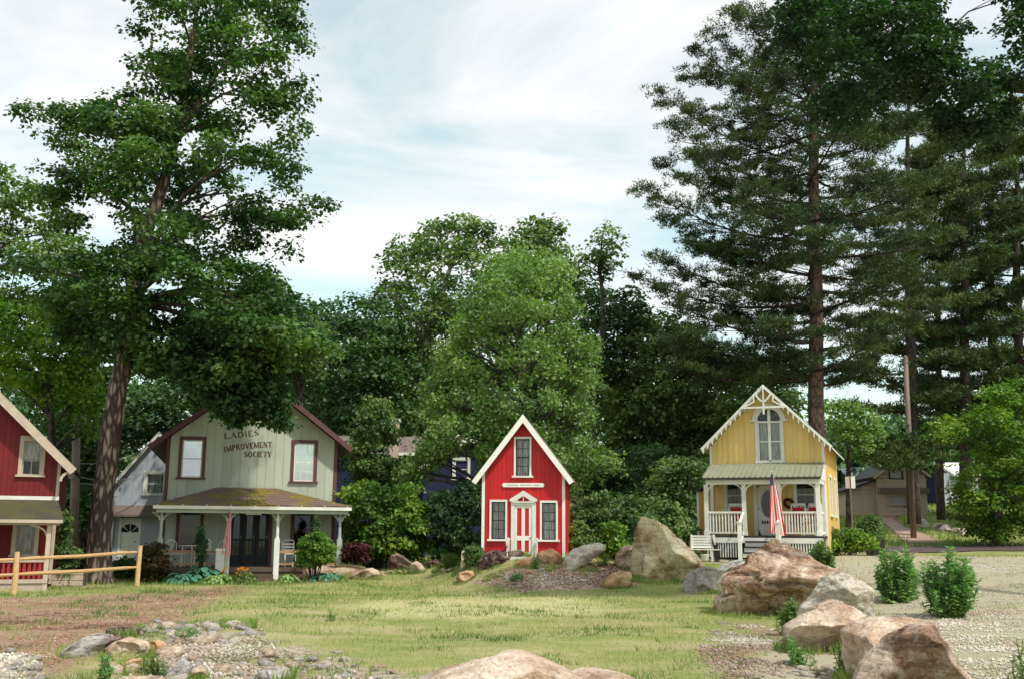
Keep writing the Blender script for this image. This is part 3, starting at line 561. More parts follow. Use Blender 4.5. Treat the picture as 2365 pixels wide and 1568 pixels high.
def pine(name, label, dx, Y, z0, top_dy, bot_dy, env, nb, tr, lmat, bmat, needles=110, psize=.26, padr=.75, extra=(), group=None, lean=0, ppb=7, seed=1, prad=(.55, 1.25)):
    """a tall white pine: straight trunk, whorls of nearly level limbs, each carrying flat pads of needles"""
    g = P(dx, bot_dy, Y); base = Vector((g.x, Y, z0)); t = thing(name, label, 'tree', base, 0, group)
    topp = P(dx+lean, top_dy, Y); n = 14; pts = [base.lerp(topp, i/n)+Vector((math.sin(i*1.3+seed)*.06, math.cos(i+seed)*.06, 0)) for i in range(n+1)]
    mb = MB(); mb.tube([p-base-Vector((0, 0, .3 if i == 0 else 0)) for i, p in enumerate(pts)], [tr*(1-.82*(i/n)**1.2) for i in range(n+1)], 10, lump=.03); mb.obj('trunk', bmat, t, True)
    ez = [e[0] for e in env]; el = [e[1] for e in env]; mb = MB(); pads = []
    br = []
    for i in range(nb):
        dy = bot_dy+(top_dy-bot_dy)*(i+RR.random())/nb
        az = i*2.39996+RR.uniform(-.3, .3); ln = float(np.interp(dy, ez, el))*Y/FP*RR.uniform(.7, 1.05); z = P(dx+lean, dy, Y).z
        br.append((z, az, ln, RR.uniform(-.05, .22)))
    for (tx, ty, sy, oy) in extra:                      # traced limbs: tip pixel, start row, depth offset
        e = P(tx, ty, Y+oy); z = P(dx, sy, Y).z; k = (z-base.z)/(topp.z-base.z); s = base.lerp(topp, k); d = e-s
        br.append((z, math.atan2(d.y, d.x), math.hypot(d.x, d.y), (e.z-z)/max(.1, math.hypot(d.x, d.y))))
    for (z, az, ln, rise) in br:
        k = (z-base.z)/(topp.z-base.z); s = base.lerp(topp, min(1, max(0, k))); dr = Vector((math.cos(az), math.sin(az), 0)); side = Vector((-dr.y, dr.x, 0))
        sag = RR.uniform(.03, .10)*ln
        def at(u): return s+dr*ln*u+Vector((0, 0, rise*ln*u-sag*math.sin(math.pi*u)*.8+.04*ln*u*u))+side*math.sin(u*3+az)*.05*ln
        r0 = max(.035, tr*.30*(1-k*.6)*min(1, ln/6+.3)); mb.tube([at(u)-base for u in (0, .2, .4, .6, .8, 1)], [r0, r0*.8, r0*.6, r0*.42, r0*.25, .015], 5, cap=False)
        m_ = max(3, int(ppb*ln/6+2))
        for j in range(m_):
            u = .14+.86*((j+RR.random()*.6)/m_)
            for sg in (-1, 1):
                o = RR.uniform(.1, .34)*ln*(1.15-u)*sg; c = at(u)+side*o+dr*abs(o)*.5+Vector((0, 0, RR.uniform(0, .25)))
                pads.append((c, padr*RR.uniform(*prad))); mb.tube([at(u-.06)-base, c-base], [.03, .01], 4, cap=False)
        pads.append((at(1), padr*.8))
    mb.obj('branches', Mt['barkdark'], t, True)
    C = np.array([tuple(p[0]) for p in pads]); r = np.array([p[1] for p in pads])
    # break each pad into tufts
    k = 5; C2 = np.repeat(C, k, 0)+rng.normal(size=(len(C)*k, 3))*np.repeat(r, k)[:, None]*np.array([.5, .5, .16]); v, f = needle_arrays(C2, np.repeat(r, k)*.42, needles//k, psize, .65)
    link(bpy.data.objects.new('crown', np_mesh('crown', v-np.array(base), f, lmat)), t); return t

def o_(s): return [tuple(map(float, p.split(','))) for p in s.split()]
# ============================================================ ROCKS
_ico = {}
def ico(s):
    if s not in _ico:
        bm = bmesh.new(); bmesh.ops.create_icosphere(bm, subdivisions=s, radius=1)
        _ico[s] = (np.array([v.co[:] for v in bm.verts]), np.array([[v.index for v in f.verts] for f in bm.faces])); bm.free()
    return _ico[s]
def fbm(P3, s, o=4, seed=0):
    off = Vector((seed*3.7, seed*1.9, seed*5.3)); return np.array([noise.fractal(Vector(p)*s+off, .9, 2.1, o) for p in P3])
def rock_verts(n, sub, cuts, rough, seed, pw=.8, box=.0):
    v, f = ico(sub); v = v.copy(); r_ = np.random.default_rng(seed)
    v = np.sign(v)*np.abs(v)**pw; v /= np.abs(v).max()
    for _ in range(cuts):
        nrm = unit(r_.normal(size=3)); d = r_.uniform(.55, .85); s = v@nrm; m_ = s > d; v[m_] -= np.outer(s[m_]-d, nrm)*.92
    v += unit(v)*(fbm(v, 1.6, 5, seed)*rough)[:, None]
    return v, f
def boulder(name, label, poly, D, mat, seed, sub=5, cuts=7, rough=.10, Y=None, strata=0, group=None, embed=.18, planes=(), lean=0.0):
    """a boulder whose outline is traced, given real depth D (half-thickness in metres), seated in the ground"""
    poly = np.array(poly, float); bx = poly[np.argsort(poly[:, 1])[-3:], 0].mean(); by = poly[:, 1].max()
    if Y is None: Y = G(bx, by).y+D*.75
    q = np.array([tuple(P(x, y, Y)) for x, y in poly])[:, [0, 2]]
    x0, z0 = q.min(0); x1, z1 = q.max(0); c = np.array([(x0+x1)/2, (z0+z1)/2])
    if not inpoly(np.array([c[0]]), np.array([c[1]]), [tuple(a) for a in q])[0]: c = q.mean(0)
    A = np.linspace(-math.pi, math.pi, 181); R_ = np.zeros(181)
    for i, a in enumerate(A):
        dr = np.array([math.cos(a), math.sin(a)]); best = 0
        for k in range(len(q)):
            p1 = q[k]-c; p2 = q[(k+1) % len(q)]-c; e = p2-p1; den = dr[0]*e[1]-dr[1]*e[0]
            if abs(den) < 1e-9: continue
            t = (p1[0]*e[1]-p1[1]*e[0])/den; u = (p1[0]*dr[1]-p1[1]*dr[0])/den
            if t > 0 and -.001 <= u <= 1.001: best = max(best, t)
        R_[i] = best
    v, f = ico(sub); v = v.copy(); r_ = np.random.default_rng(seed)
    m = np.hypot(v[:, 0], v[:, 2]); ang = np.arctan2(v[:, 2], v[:, 0]); R2 = np.interp(ang, A, R_)
    mm_ = np.minimum(1, m**.85*1.0)
    # facets: cut the depth direction with random planes, leaving the outline alone
    y = np.sign(v[:, 1])*np.abs(v[:, 1])**.75
    W = np.stack([np.cos(ang)*mm_, y, np.sin(ang)*mm_], 1)
    for _ in range(cuts):
        nrm = unit(r_.normal(size=3)*np.array([.7, 1.3, .8])); nrm[1] = -abs(nrm[1]) if _ % 3 else abs(nrm[1]); d = r_.uniform(.5, .8); s = W@nrm; k = s > d; W[k, 1] -= (s[k]-d)*nrm[1]*1.5
    for (a_, b_, c_, d) in planes:
        nrm = unit(np.array([a_, b_, c_], float)); s = W@nrm; k = s > d; W[k, 1] -= (s[k]-d)/nrm[1]
    nn = fbm(W, 1.7, 6, seed); n2_ = fbm(W, 5.5, 5, seed+9)
    sc = float(np.mean(R_))
    X = c[0]+np.cos(ang)*R2*mm_; Z = c[1]+np.sin(ang)*R2*mm_; Yy = W[:, 1]*D+lean*(Z-c[1])
    nrm = unit(np.stack([W[:, 0], W[:, 1]*sc/D, W[:, 2]], 1))
    dsp = nn*rough*sc*.9+n2_*rough*sc*.28
    n3 = fbm(W, 2.2, 4, seed+21); dsp -= sc*.045*np.clip((.07-np.abs(n3))/.07, 0, 1)
    if strata:
        zz = (Z-z0)/(z1-z0); wv = zz*strata+nn*.45+X*.16; st = wv-np.floor(wv); lim = np.clip((.70-zz)/.08, 0, 1); dsp -= sc*.24*(np.clip((.22-st)/.22, 0, 1)**.8)*(np.abs(W[:, 1]) > .12)*lim; dsp += sc*.10*st*lim
    X = X+nrm[:, 0]*dsp; Yy = Yy+nrm[:, 1]*dsp; Z = Z+nrm[:, 2]*dsp
    low = Z < z0+.25*(z1-z0); Z = np.where(low, Z-embed*(z1-z0)*((z0+.25*(z1-z0)-Z)/(.25*(z1-z0))), Z)
    base = Vector((c[0], Y, z0)); V_ = np.stack([X-base.x, Yy, Z-base.z], 1)
    o = bpy.data.objects.new(name, np_mesh(name, V_, f, mat, True)); o.location = base; link(o)
    return tag(o, label, 'boulder' if (x1-x0) > .9 else 'rock', group)

# ============================================================ HOUSES
class Frame:
    """local frame of a building: X along its front, Y into it, Z up; loc() reads traced pixels on a plane y=off"""
    def __init__(s, name, label, cat, origin, phi, group=None):
        s.t = thing(name, label, cat, origin, phi, group); s.o = Vector(origin); s.R = Matrix.Rotation(-phi, 3, 'Z')
    def loc(s, x, y, off=0.0):
        c = s.R@(CAM-s.o); d = s.R@ray(x, y); k = (off-c.y)/d.y; p = c+d*k; return p.x, p.z
    def X(s, x, y, off=0.0): return s.loc(x, y, off)[0]
    def Z(s, x, y, off=0.0): return s.loc(x, y, off)[1]
    def side(s, x, y, X0):          # traced pixel on the side plane x = X0 -> (y, z)
        c = s.R@(CAM-s.o); d = s.R@ray(x, y); k = (X0-c.x)/d.x; p = c+d*k; return p.y, p.z
def RIGHT(x): return Matrix.Translation((x, 0, 0))@Matrix.Rotation(math.pi/2, 4, 'Z')
def LEFT(x): return Matrix.Translation((x, 0, 0))@Matrix.Rotation(-math.pi/2, 4, 'Z')

def plank_wall(par, x0, x1, zb, top, openings, mat, bw, y0=0.0, th=.03, gap=.012, breaks=(), M=None, name='plank', batten=None, bmat=None, backing=True, zoff=0):
    """vertical boards, each its own object, cut round the openings (x0,x1,z0,z1)"""
    def strip(mb, a, b, ya, yb, up_=None):
        es = sorted({a, b}|{e for o in openings for e in (o[0], o[1]) if a < e < b}|{e for e in breaks if a < e < b})
        for s, e in zip(es, es[1:]):
            if e-s < .004: continue
            mid = (s+e)/2; rs = [(zb, None)]
            for o in sorted((o for o in openings if o[0] < mid < o[1]), key=lambda o: o[2]):
                z, _ = rs.pop(); rs.append((z, o[2])); rs.append((o[3], None))
            for ri, (z, z2) in enumerate(rs):
                tgt = up_ if (up_ is not None and ri > 0) else mb
                ts, te = (top(s+1e-5), top(e-1e-5)) if z2 is None else (z2, z2)
                if max(ts, te)-z < .01: continue
                ts = max(ts, z+.002); te = max(te, z+.002); tgt.prism([(s, z), (e, z), (e, te), (s, ts)], ya, yb)
    if backing:
        mb = MB(M); strip(mb, x0, x1, y0+th, y0+th+.05)
        mb.obj('wall', bmat or mat, par)
    x = x0; n = max(1, round((x1-x0)/bw)); bw = (x1-x0)/n
    for i in range(n):
        a, b = x0+i*bw, x0+(i+1)*bw; mb = MB(M); j = RR.uniform(-.003, .003)
        m2 = MB(M); strip(mb, a+gap/2, b-gap/2, y0+j, y0+th, m2)
        if mb.v: mb.obj(name, mat, par)
        if m2.v: m2.obj(name, mat, par)
    if batten:
        for i in range(1, n):
            a = x0+i*bw; mb = MB(M); strip(mb, a-batten/2, a+batten/2, y0-.022, y0+.004-.006)
            if mb.v: mb.obj('batten', mat, par)

def window(par, x0, x1, z0, z1, y=0.0, cw=.10, casing='white', sash='white', cols=2, rows=2, mid=True, curtain=None, sill=.05, M=None, name='window', glass='glass', bar=.02, hood=0, proud=.035, inner=.045, muntin=None, label=None, cfrac=1.0):
    mb = MB(M); p = y-proud
    mb.box(x0-cw, x0, p, y+.06, z0, z1); mb.box(x1, x1+cw, p, y+.06, z0, z1); mb.box(x0-cw, x1+cw, p-.004, y+.06, z1, z1+cw*1.1+hood)
    w = mb.obj(name, Mt[casing], par)
    if label: w['label'] = label
    mb = MB(M); mb.box(x0-cw-sill, x1+cw+sill, p-.05, y+.06, z0-.06, z0); mb.obj('sill', Mt[casing], w)
    mb = MB(M); a = inner; yy = y+.035
    mb.box(x0, x0+a, yy-.015, yy+.02, z0, z1); mb.box(x1-a, x1, yy-.015, yy+.02, z0, z1)
    mb.box(x0+a, x1-a, yy-.015, yy+.02, z0, z0+a); mb.box(x0+a, x1-a, yy-.015, yy+.02, z1-a, z1)
    if mid: mb.box(x0+a, x1-a, yy-.02, yy+.018, (z0+z1)/2-a*.4, (z0+z1)/2+a*.4)
    mb.obj('sash', Mt[sash], w)
    mb = MB(M)
    for i in range(1, cols):
        xx = x0+a+(x1-x0-2*a)*i/cols; mb.box(xx-bar/2, xx+bar/2, yy-.010, yy+.012, z0+a, z1-a)
    for i in range(1, rows):
        if mid and rows % 2 == 0 and i == rows//2: continue
        zz = z0+a+(z1-z0-2*a)*i/rows; mb.box(x0+a, x1-a, yy-.008, yy+.010, zz-bar/2, zz+bar/2)
    if mb.v: mb.obj('glazing_bars', Mt[muntin or sash], w)
    if mid:
        zm = (z0+z1)/2
        for q0, q1 in ((z0+a, zm), (zm, z1-a)): mb = MB(M); mb.box(x0+a, x1-a, yy+.013, yy+.017, q0+.002, q1-.002); mb.obj('pane', Mt[glass], w)
    else: mb = MB(M); mb.box(x0+a, x1-a, yy+.013, yy+.017, z0+a, z1-a); mb.obj('pane', Mt[glass], w)
    if curtain:
        n = 26; vs = []; fs = []
        for i in range(n+1):
            u = i/n; xx = x0+.02+(x1-x0-.04)*u; d = .022*math.sin(u*math.pi*9)+.008*math.sin(u*31)
            vs += [(xx, yy+.09+d, z1-.01), (xx, yy+.09+d*1.3, z1-(z1-z0)*cfrac+.01)]
        for i in range(n): fs.append((2*i, 2*i+1, 2*i+3, 2*i+2))
        mb = MB(M); mb.add(vs, fs); mb.obj('curtain', Mt[curtain], w)
    return w

def gable_roof(par, xr, zr, xl, zl, xR, zR, y0, y1, th, mat, trim, bw=.2, bt=.035, under=None):
    """two slabs, bargeboards on the front"""
    for nm, (xe, ze) in (('roof', (xl, zl)), ('roof', (xR, zR))):
        d = Vector((xe-xr, ze-zr)).normalized(); nn = Vector((-d.y, d.x)); nn = nn if nn.y > 0 else -nn
        off = -nn*th; mb = MB(); apx = (xr, zr-th/max(.2, abs(nn.y)))
        mb.prism([(xr, zr), (xe, ze), (xe+off.x, ze+off.y), apx], y0, y1); mb.obj('roof', mat, par)
        mb = MB(); k = bw/max(.2, abs(nn.y)); lo = (xe+(-nn.x*bw), ze-nn.y*bw)
        mb.prism([(xr, zr-.012), (xe, ze-.012), lo, (xr, zr-k)], y0-bt, y0-.003); mb.obj('bargeboard', trim, par)

# ---------- serif lettering built as strokes
GL = {'L': (.62, [(0.12, 0, .12, 1, 2), (.12, 0, .6, 0, 1), (.6, 0, .6, .2, 1)]), 'A': (.8, [(.08, 0, .4, 1, 1), (.4, 1, .72, 0, 2), (.2, .35, .6, .35, 1)]),
      'D': (.78, [(.14, 0, .14, 1, 2), (.14, 1, .45, .97, 1), (.45, .97, .68, .7, 2), (.68, .7, .68, .3, 2), (.68, .3, .45, .03, 2), (.45, .03, .14, 0, 1)]), 'I': (.3, [(.15, 0, .15, 1, 2)]),
      'E': (.64, [(.14, 0, .14, 1, 2), (.14, 1, .58, 1, 1), (.14, .5, .45, .5, 1), (.14, 0, .6, 0, 1), (.58, 1, .58, .85, 1), (.6, 0, .6, .17, 1)]),
      'S': (.6, [(.5, .85, .3, 1, 1), (.3, 1, .12, .82, 1), (.12, .82, .14, .65, 2), (.14, .65, .48, .38, 2), (.48, .38, .48, .15, 2), (.48, .15, .28, 0, 1), (.28, 0, .08, .17, 1)]),
      'M': (.98, [(.12, 0, .14, 1, 1), (.14, 1, .49, .05, 2), (.49, .05, .82, 1, 1), (.84, 1, .86, 0, 2)]), 'P': (.66, [(.14, 0, .14, 1, 2), (.14, 1, .45, .98, 1), (.45, .98, .6, .77, 2), (.6, .77, .45, .5, 2), (.45, .5, .14, .48, 1)]),
      'R': (.74, [(.14, 0, .14, 1, 2), (.14, 1, .45, .98, 1), (.45, .98, .6, .77, 2), (.6, .77, .45, .52, 2), (.45, .52, .14, .5, 1), (.38, .5, .7, 0, 2)]),
      'O': (.82, [(.41, 1, .16, .78, 2), (.16, .78, .12, .5, 2), (.12, .5, .16, .22, 2), (.16, .22, .41, 0, 1), (.41, 0, .66, .22, 2), (.66, .22, .7, .5, 2), (.7, .5, .66, .78, 2), (.66, .78, .41, 1, 1)]),
      'V': (.8, [(.08, 1, .4, 0, 2), (.4, 0, .72, 1, 1)]), 'N': (.84, [(.14, 0, .14, 1, 1), (.14, 1, .7, 0, 2), (.7, 0, .7, 1, 1)]), 'T': (.72, [(.36, 0, .36, 1, 2), (.06, 1, .66, 1, 1), (.06, 1, .06, .82, 1), (.66, 1, .66, .82, 1)]),
      'C': (.72, [(.64, .82, .4, 1, 1), (.4, 1, .16, .78, 2), (.16, .78, .12, .5, 2), (.12, .5, .16, .22, 2), (.16, .22, .4, 0, 1), (.4, 0, .64, .18, 1)]), 'Y': (.74, [(.06, 1, .37, .48, 2), (.37, .48, .68, 1, 1), (.37, 0, .37, .5, 2)]),
      'H': (.84, [(.14, 0, .14, 1, 2), (.7, 0, .7, 1, 2), (.14, .5, .7, .5, 1)])}
SER = {'L': [(.12, 0), (.12, 1)], 'A': [(.08, 0), (.72, 0)], 'D': [], 'I': [(.15, 0), (.15, 1)], 'P': [(.14, 0)], 'R': [(.14, 0), (.7, 0)], 'M': [(.12, 0), (.86, 0), (.1, 1), (.86, 1)], 'N': [(.14, 0), (.1, 1), (.7, 1)], 'T': [(.36, 0)], 'V': [(.08, 1), (.72, 1)], 'Y': [(.06, 1), (.68, 1), (.37, 0)], 'H': [(.14, 0), (.7, 0), (.14, 1), (.7, 1)], 'E': [], 'S': [], 'O': [], 'C': []}
def lettering(par, text, path, height, y, mat, gapk=.10, thick=.22, depth=.006):
    """path(u) -> (x, z, angle) along the baseline for u in 0..1"""
    tot = sum(GL[c][0]+gapk if c != ' ' else .5 for c in text); u = 0
    for c in text:
        if c == ' ': u += .5; continue
        wd, st = GL[c]; x, z, a = path((u+wd/2)/tot); mb = MB(); ca, sa = math.cos(a), math.sin(a)
        sx = path(1)[0]-path(0)[0]; kx = sx/tot
        def tr(px, pz): lx = (px-wd/2)*kx; lz = pz*height; return x+lx*ca-lz*sa, z+lx*sa+lz*ca
        k = 0
        for (a0, b0, a1, b1, t) in st:
            p = Vector(tr(a0, b0)); q = Vector(tr(a1, b1)); d = (q-p); d = d.normalized() if d.length > 0 else Vector((1, 0)); n_ = Vector((-d.y, d.x))*height*thick*(.5 if t == 2 else .22); e = d*height*thick*.12; k += 1
            mb.prism([tuple(p-n_-e), tuple(q-n_+e), tuple(q+n_+e), tuple(p+n_-e)], y-depth-k*.0002, y)
        for (a0, b0) in SER[c]:
            p = Vector(tr(a0-.13, b0)); q = Vector(tr(a0+.13, b0)); n_ = Vector((0, height*.035)); k += 1; mb.prism([tuple(p-n_), tuple(q-n_), tuple(q+n_), tuple(p+n_)], y-depth-k*.0002, y)
        mb.obj('letter', mat, par); u += wd+gapk

def flag(label, base, tip, wtop, wbot, hgt, lean, seed, canton_h=.33, dirx=1):
    """hanging flag: staff plus cloth folded in stripes; local frame at the staff foot"""
    t = thing('flag', label, 'flag', base); b = Vector(base); tp = Vector(tip)-b
    mb = MB(); mb.tube([(0, 0, 0), tp], .018, 8); mb.tube([tp, tp+Vector((0, 0, .05))], [.03, .01], 8); mb.obj('staff', Mt['white'], t, True)
    NU, NV = 52, 30; vs = []; top0 = tp*.98
    def S(u, v):
        wv = (wtop+(wbot-wtop)*v**.7); x = (u-.5)*wv+.012*math.sin(2*math.pi*2*u+seed)+lean*v-.10*(1-v)*(u-.5); yf = .045*math.cos(2*math.pi*2*u+seed+v*1.2)+.015*math.sin(7*v+u*9)
        z = -v*hgt-.10*abs(u-.35)*(1-v)*hgt+.04*math.sin(5*u+seed)*v; return top0+Vector((x, yf, z))
    for j in range(NV+1):
        for i in range(NU+1): vs.append(S(i/NU, j/NV))
    def cloth(cond, nm, m_):
        mb = MB(); used = {}; vv = []; ff = []
        for j in range(NV):
            for i in range(NU):
                if cond(i, j):
                    f = []
                    for a in ((j*(NU+1)+i), (j*(NU+1)+i+1), ((j+1)*(NU+1)+i+1), ((j+1)*(NU+1)+i)):
                        if a not in used: used[a] = len(vv); vv.append(vs[a])
                        f.append(used[a])
                    ff.append(tuple(f))
        mb.add(vv, ff); return mb.obj(nm, m_, t, True)
    ic = lambda i, j: (i < NU*7/13 and j/NV < canton_h)
    cloth(lambda i, j: not ic(i, j) and (i//4) % 2 == 0, 'red_stripes', Mt['flagred'])
    cloth(lambda i, j: not ic(i, j) and (i//4) % 2 == 1, 'white_stripes', Mt['flagwhite'])
    ca = cloth(lambda i, j: ic(i, j), 'canton', Mt['flagblue'])
    mb = MB()
    for r in range(9):
        for c_ in range(6 if r % 2 == 0 else 5):
            u = (.04+(c_+(.5 if r % 2 else 0))*.083); v = (.03+r*canton_h*.108); p = S(u, v); du = (S(u+.01, v)-p).normalized(); nrm = du.cross((S(u, v+.01)-p).normalized()); nrm = nrm if nrm.y < 0 else -nrm
            e2 = nrm.cross(du); pts = [p+nrm*.004+(du*math.cos(a)+e2*math.sin(a))*(.011 if k % 2 == 0 else .005) for k in range(10) for a in [k*math.pi/5+math.pi/2]]; mb.add(pts, [tuple(range(10))])
    mb.obj('stars', Mt['flagwhite'], ca); return t

# ------------------------------------------------------------ 1. sage green house
def green_house():
    o = P(366, 1322, 37); F = Frame('green_house', 'sage green clapboard cottage with mauve trim and painted lettering on its gable', 'house', (o.x, o.y, .02), rd(15)); t = F.t; X, Z = F.X, F.Z
    W = X(774, 1200); apx = X(577, 870); zp = Z(580, 866); zeL = Z(366, 1003); zeR = Z(774, 1022); ze = (zeL+zeR)/2
    xm = W/2; sl = (zp-ze)/xm*1.0
    top = lambda x: min(ze-.08+x*sl, ze-.08+(W-x)*sl) if 1 else 0
    op = []
    def R_(a, b, c, d): x0, x1 = X(a, (c+d)/2), X(b, (c+d)/2); z0, z1 = Z((a+b)/2, d), Z((a+b)/2, c); return [x0, x1, z0, z1]
    w1 = R_(420, 467, 1015, 1102); w2 = R_(679, 725.5, 1023, 1111)
    p1 = R_(414, 462, 1179, 1265); p2 = R_(678, 718, 1180, 1266); dr = R_(530, 620, 1180, 1304)
    zf = .42; dr[2] = zf
    op = [w1, w2, p1, p2, dr]
    plank_wall(t, .12, W-.12, .1, top, op, Mt['sage'], .3, breaks=(xm,), gap=.008, bmat=Mt['sage'])
    for a in (0, W-.12): mb = MB(); mb.box(a, a+.12, -.03, .09, 0, top(a+.06)); mb.obj('corner_board', Mt['mauve'], t)
    D = 8.5
    mb = MB(); mb.box(0, .06, .092, D, 0, top(0)); mb.obj('side_wall', Mt['sage'], t)
    mb = MB(); mb.box(W-.06, W, .092, D, 0, top(0)); mb.obj('side_wall', Mt['sage'], t)
    mb = MB(); mb.prism([(0.07, 0), (W-.07, 0), (W-.07, top(0)), (xm, top(xm)), (.07, top(0))], D, D+.06); mb.obj('back_wall', Mt['sage'], t)
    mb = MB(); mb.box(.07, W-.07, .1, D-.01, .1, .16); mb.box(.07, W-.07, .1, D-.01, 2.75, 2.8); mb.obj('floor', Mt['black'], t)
    ov = .62; gable_roof(t, xm, ze+xm*sl+.12, -ov, ze-ov*sl+.12, W+ov-.1, ze-(ov-.1)*sl+.12, -.5, D+.3, .12, Mt['shingle'], Mt['mauve'], .17)
    for (x0, x1, z0, z1), cf, c in ((w1, .5, 'shade'), (w2, .55, 'shade')):
        window(t, x0, x1, z0, z1, 0, .11, 'mauve', 'white', 1 if x0 < 3 else 3, 2 if x0 < 3 else 4, True, c, .05, glass='glassm', cfrac=cf, bar=.015)
    for (x0, x1, z0, z1) in (p1, p2): window(t, x0, x1, z0, z1, 0, .11, 'mauve', 'mauve' if x0 > 3 else 'trim_tan', 1, 2, True, None, .05, inner=.03)
    # double door with glazed leaves
    x0, x1, z0, z1 = dr; mb = MB(); mb.box(x0-.12, x0, -.04, .06, z0, z1); mb.box(x1, x1+.12, -.04, .06, z0, z1); mb.box(x0-.12, x1+.12, -.045, .06, z1, z1+.13); mb.obj('door_frame', Mt['mauve'], t)
    n = 3; dw = (x1-x0)/n
    for k in range(n):
        a, b = x0+k*dw+.01, x0+(k+1)*dw-.01; mb = MB(); fr = .11
        mb.box(a, a+fr, .02, .06, z0, z1); mb.box(b-fr, b, .02, .06, z0, z1); mb.box(a+fr, b-fr, .02, .06, z0, z0+.35); mb.box(a+fr, b-fr, .02, .06, z1-fr, z1); mb.box(a+fr, b-fr, .02, .06, z0+.85, z0+.93)
        mb.box((a+b)/2-.012, (a+b)/2+.012, .03, .05, z0+.35, z0+.85); mb.box(a+fr, b-fr, .032, .048, z0+.59, z0+.61)
        d = mb.obj('door', Mt['darkdoor'], t); mb = MB(); mb.box(a+fr, b-fr, .038, .042, z0+.35, z1-fr); mb.obj('pane', Mt['glass'], d)
        mb = MB(); mb.disc(b-.05, z0+1.0, .03, -.03, .018, 12); mb.obj('handle', Mt['metal'], d)
    # lettering, faded brown serif
    def line(a, b, arc=0):
        (xa, za), (xb, zb) = F.loc(*a), F.loc(*b)
        def f(u):
            s = 4*arc*(u-.5); return xa+(xb-xa)*u, za+(zb-za)*u+arc*(1-4*(u-.5)**2)-arc, math.atan2(zb-za, xb-xa)-s*1.0/(xb-xa)*2
        return f
    hh = abs(Z(560, 1040)-Z(560, 1027.5))
    lettering(t, 'LADIES', line((519, 1013), (600, 1004)), hh, -.001, Mt['letter'])
    lettering(t, 'IMPROVEMENT', line((519, 1040.5), (629, 1029), .05), hh, -.001, Mt['letter'])
    lettering(t, 'SOCIETY', line((564, 1054.5), (628, 1055)), hh, -.001, Mt['letter'])
    # porch
    pd = 2.1; y0 = -pd; xa = X(354, 1164, y0-.25); xb = X(812, 1171, y0-.25); zE = (Z(360, 1163, y0-.25)+Z(805, 1170, y0-.25))/2
    zT = (Z(504, 1124)+Z(634, 1129))/2; rx0, rx1 = X(505, 1124), X(636, 1129); yb = y0-.22
    mb = MB(); A = (xa, yb, zE); B = (xb, yb, zE); C_ = (rx1, -.035, zT); D_ = (rx0, -.035, zT); E_ = (xa-.05, -.035, zE+.03); F_ = (xb+.05, -.035, zE+.03); dn = Vector((0, 0, -.07))
    vs = [Vector(p) for p in (A, B, C_, D_, E_, F_)]; vs += [v+dn for v in vs]
    mb.add(vs, [(0, 1, 2, 3), (0, 3, 4), (1, 5, 2), (6, 9, 8, 7), (6, 10, 9), (7, 8, 11), (0, 6, 7, 1), (0, 4, 10, 6), (1, 7, 11, 5), (4, 5, 11, 10)]); pr = mb.obj('porch_roof', Mt['mossroof'], t)
    for j in range(10):          # shingle courses, proud strips along the front slope
        u0, u1 = j/10, (j+1)/10
        def pt(s, u, h): a_ = Vector(A if s == 0 else B).lerp(Vector(D_ if s == 0 else C_), u); return a_+Vector((0, -.01, h))
        mb = MB(); n_ = 30
        a0, b0, a1, b1 = pt(0, u0, .022), pt(1, u0, .022), pt(0, u1, .004), pt(1, u1, .004)
        for k in range(n_):
            h = RR.uniform(0, .012); q = [a0.lerp(b0, k/n_+.0015), a0.lerp(b0, (k+1)/n_-.0015), a1.lerp(b1, (k+1)/n_-.0015), a1.lerp(b1, k/n_+.0015)]; q = [p+Vector((0, 0, h)) for p in q]; mb.add(q+[p+Vector((0, 0, -.02)) for p in q], [(0, 1, 2, 3), (0, 4, 5, 1), (1, 5, 6, 2), (3, 2, 6, 7), (0, 3, 7, 4)])
        oo = mb.obj('shingle_course', Mt['mossroof'], pr)
    mb = MB(); mb.box(xa, xb, yb-.10, yb-.004, zE-.135, zE-.03); g = mb.obj('gutter', Mt['white'], t)
    for k in range(9): mb = MB(); xx = xa+.15+k*(xb-xa-.3)/8; mb.box(xx-.015, xx+.015, yb-.112, yb-.06, zE-.028, zE+.012); mb.obj('gutter_bracket', Mt['white'], g)
    mb = MB(); mb.box(xa+.1, xb-.1, yb+.03, yb+.13, zE-.26, zE-.10); mb.obj('beam', Mt['sage'], t)
    mb = MB(); mb.box(xa+.1, xb-.1, yb+.132, -.04, zE-.13, zE-.11); mb.obj('porch_ceiling', Mt['brownstep'], t)  # dark ceiling added to deepen the shade in the porch
    mb = MB(); mb.box(.0, W, y0, -.036, zf-.14, zf); mb.obj('porch_floor', Mt['brownstep'], t)
    mb = MB(); mb.box(.0, W, y0+.05, y0+.10, -.1, zf-.145); mb.obj('skirt', Mt['brownstep'], t)
    posts = [X(371, 1230, y0), X(527, 1230, y0), X(641, 1230, y0), X(785, 1230, y0)]
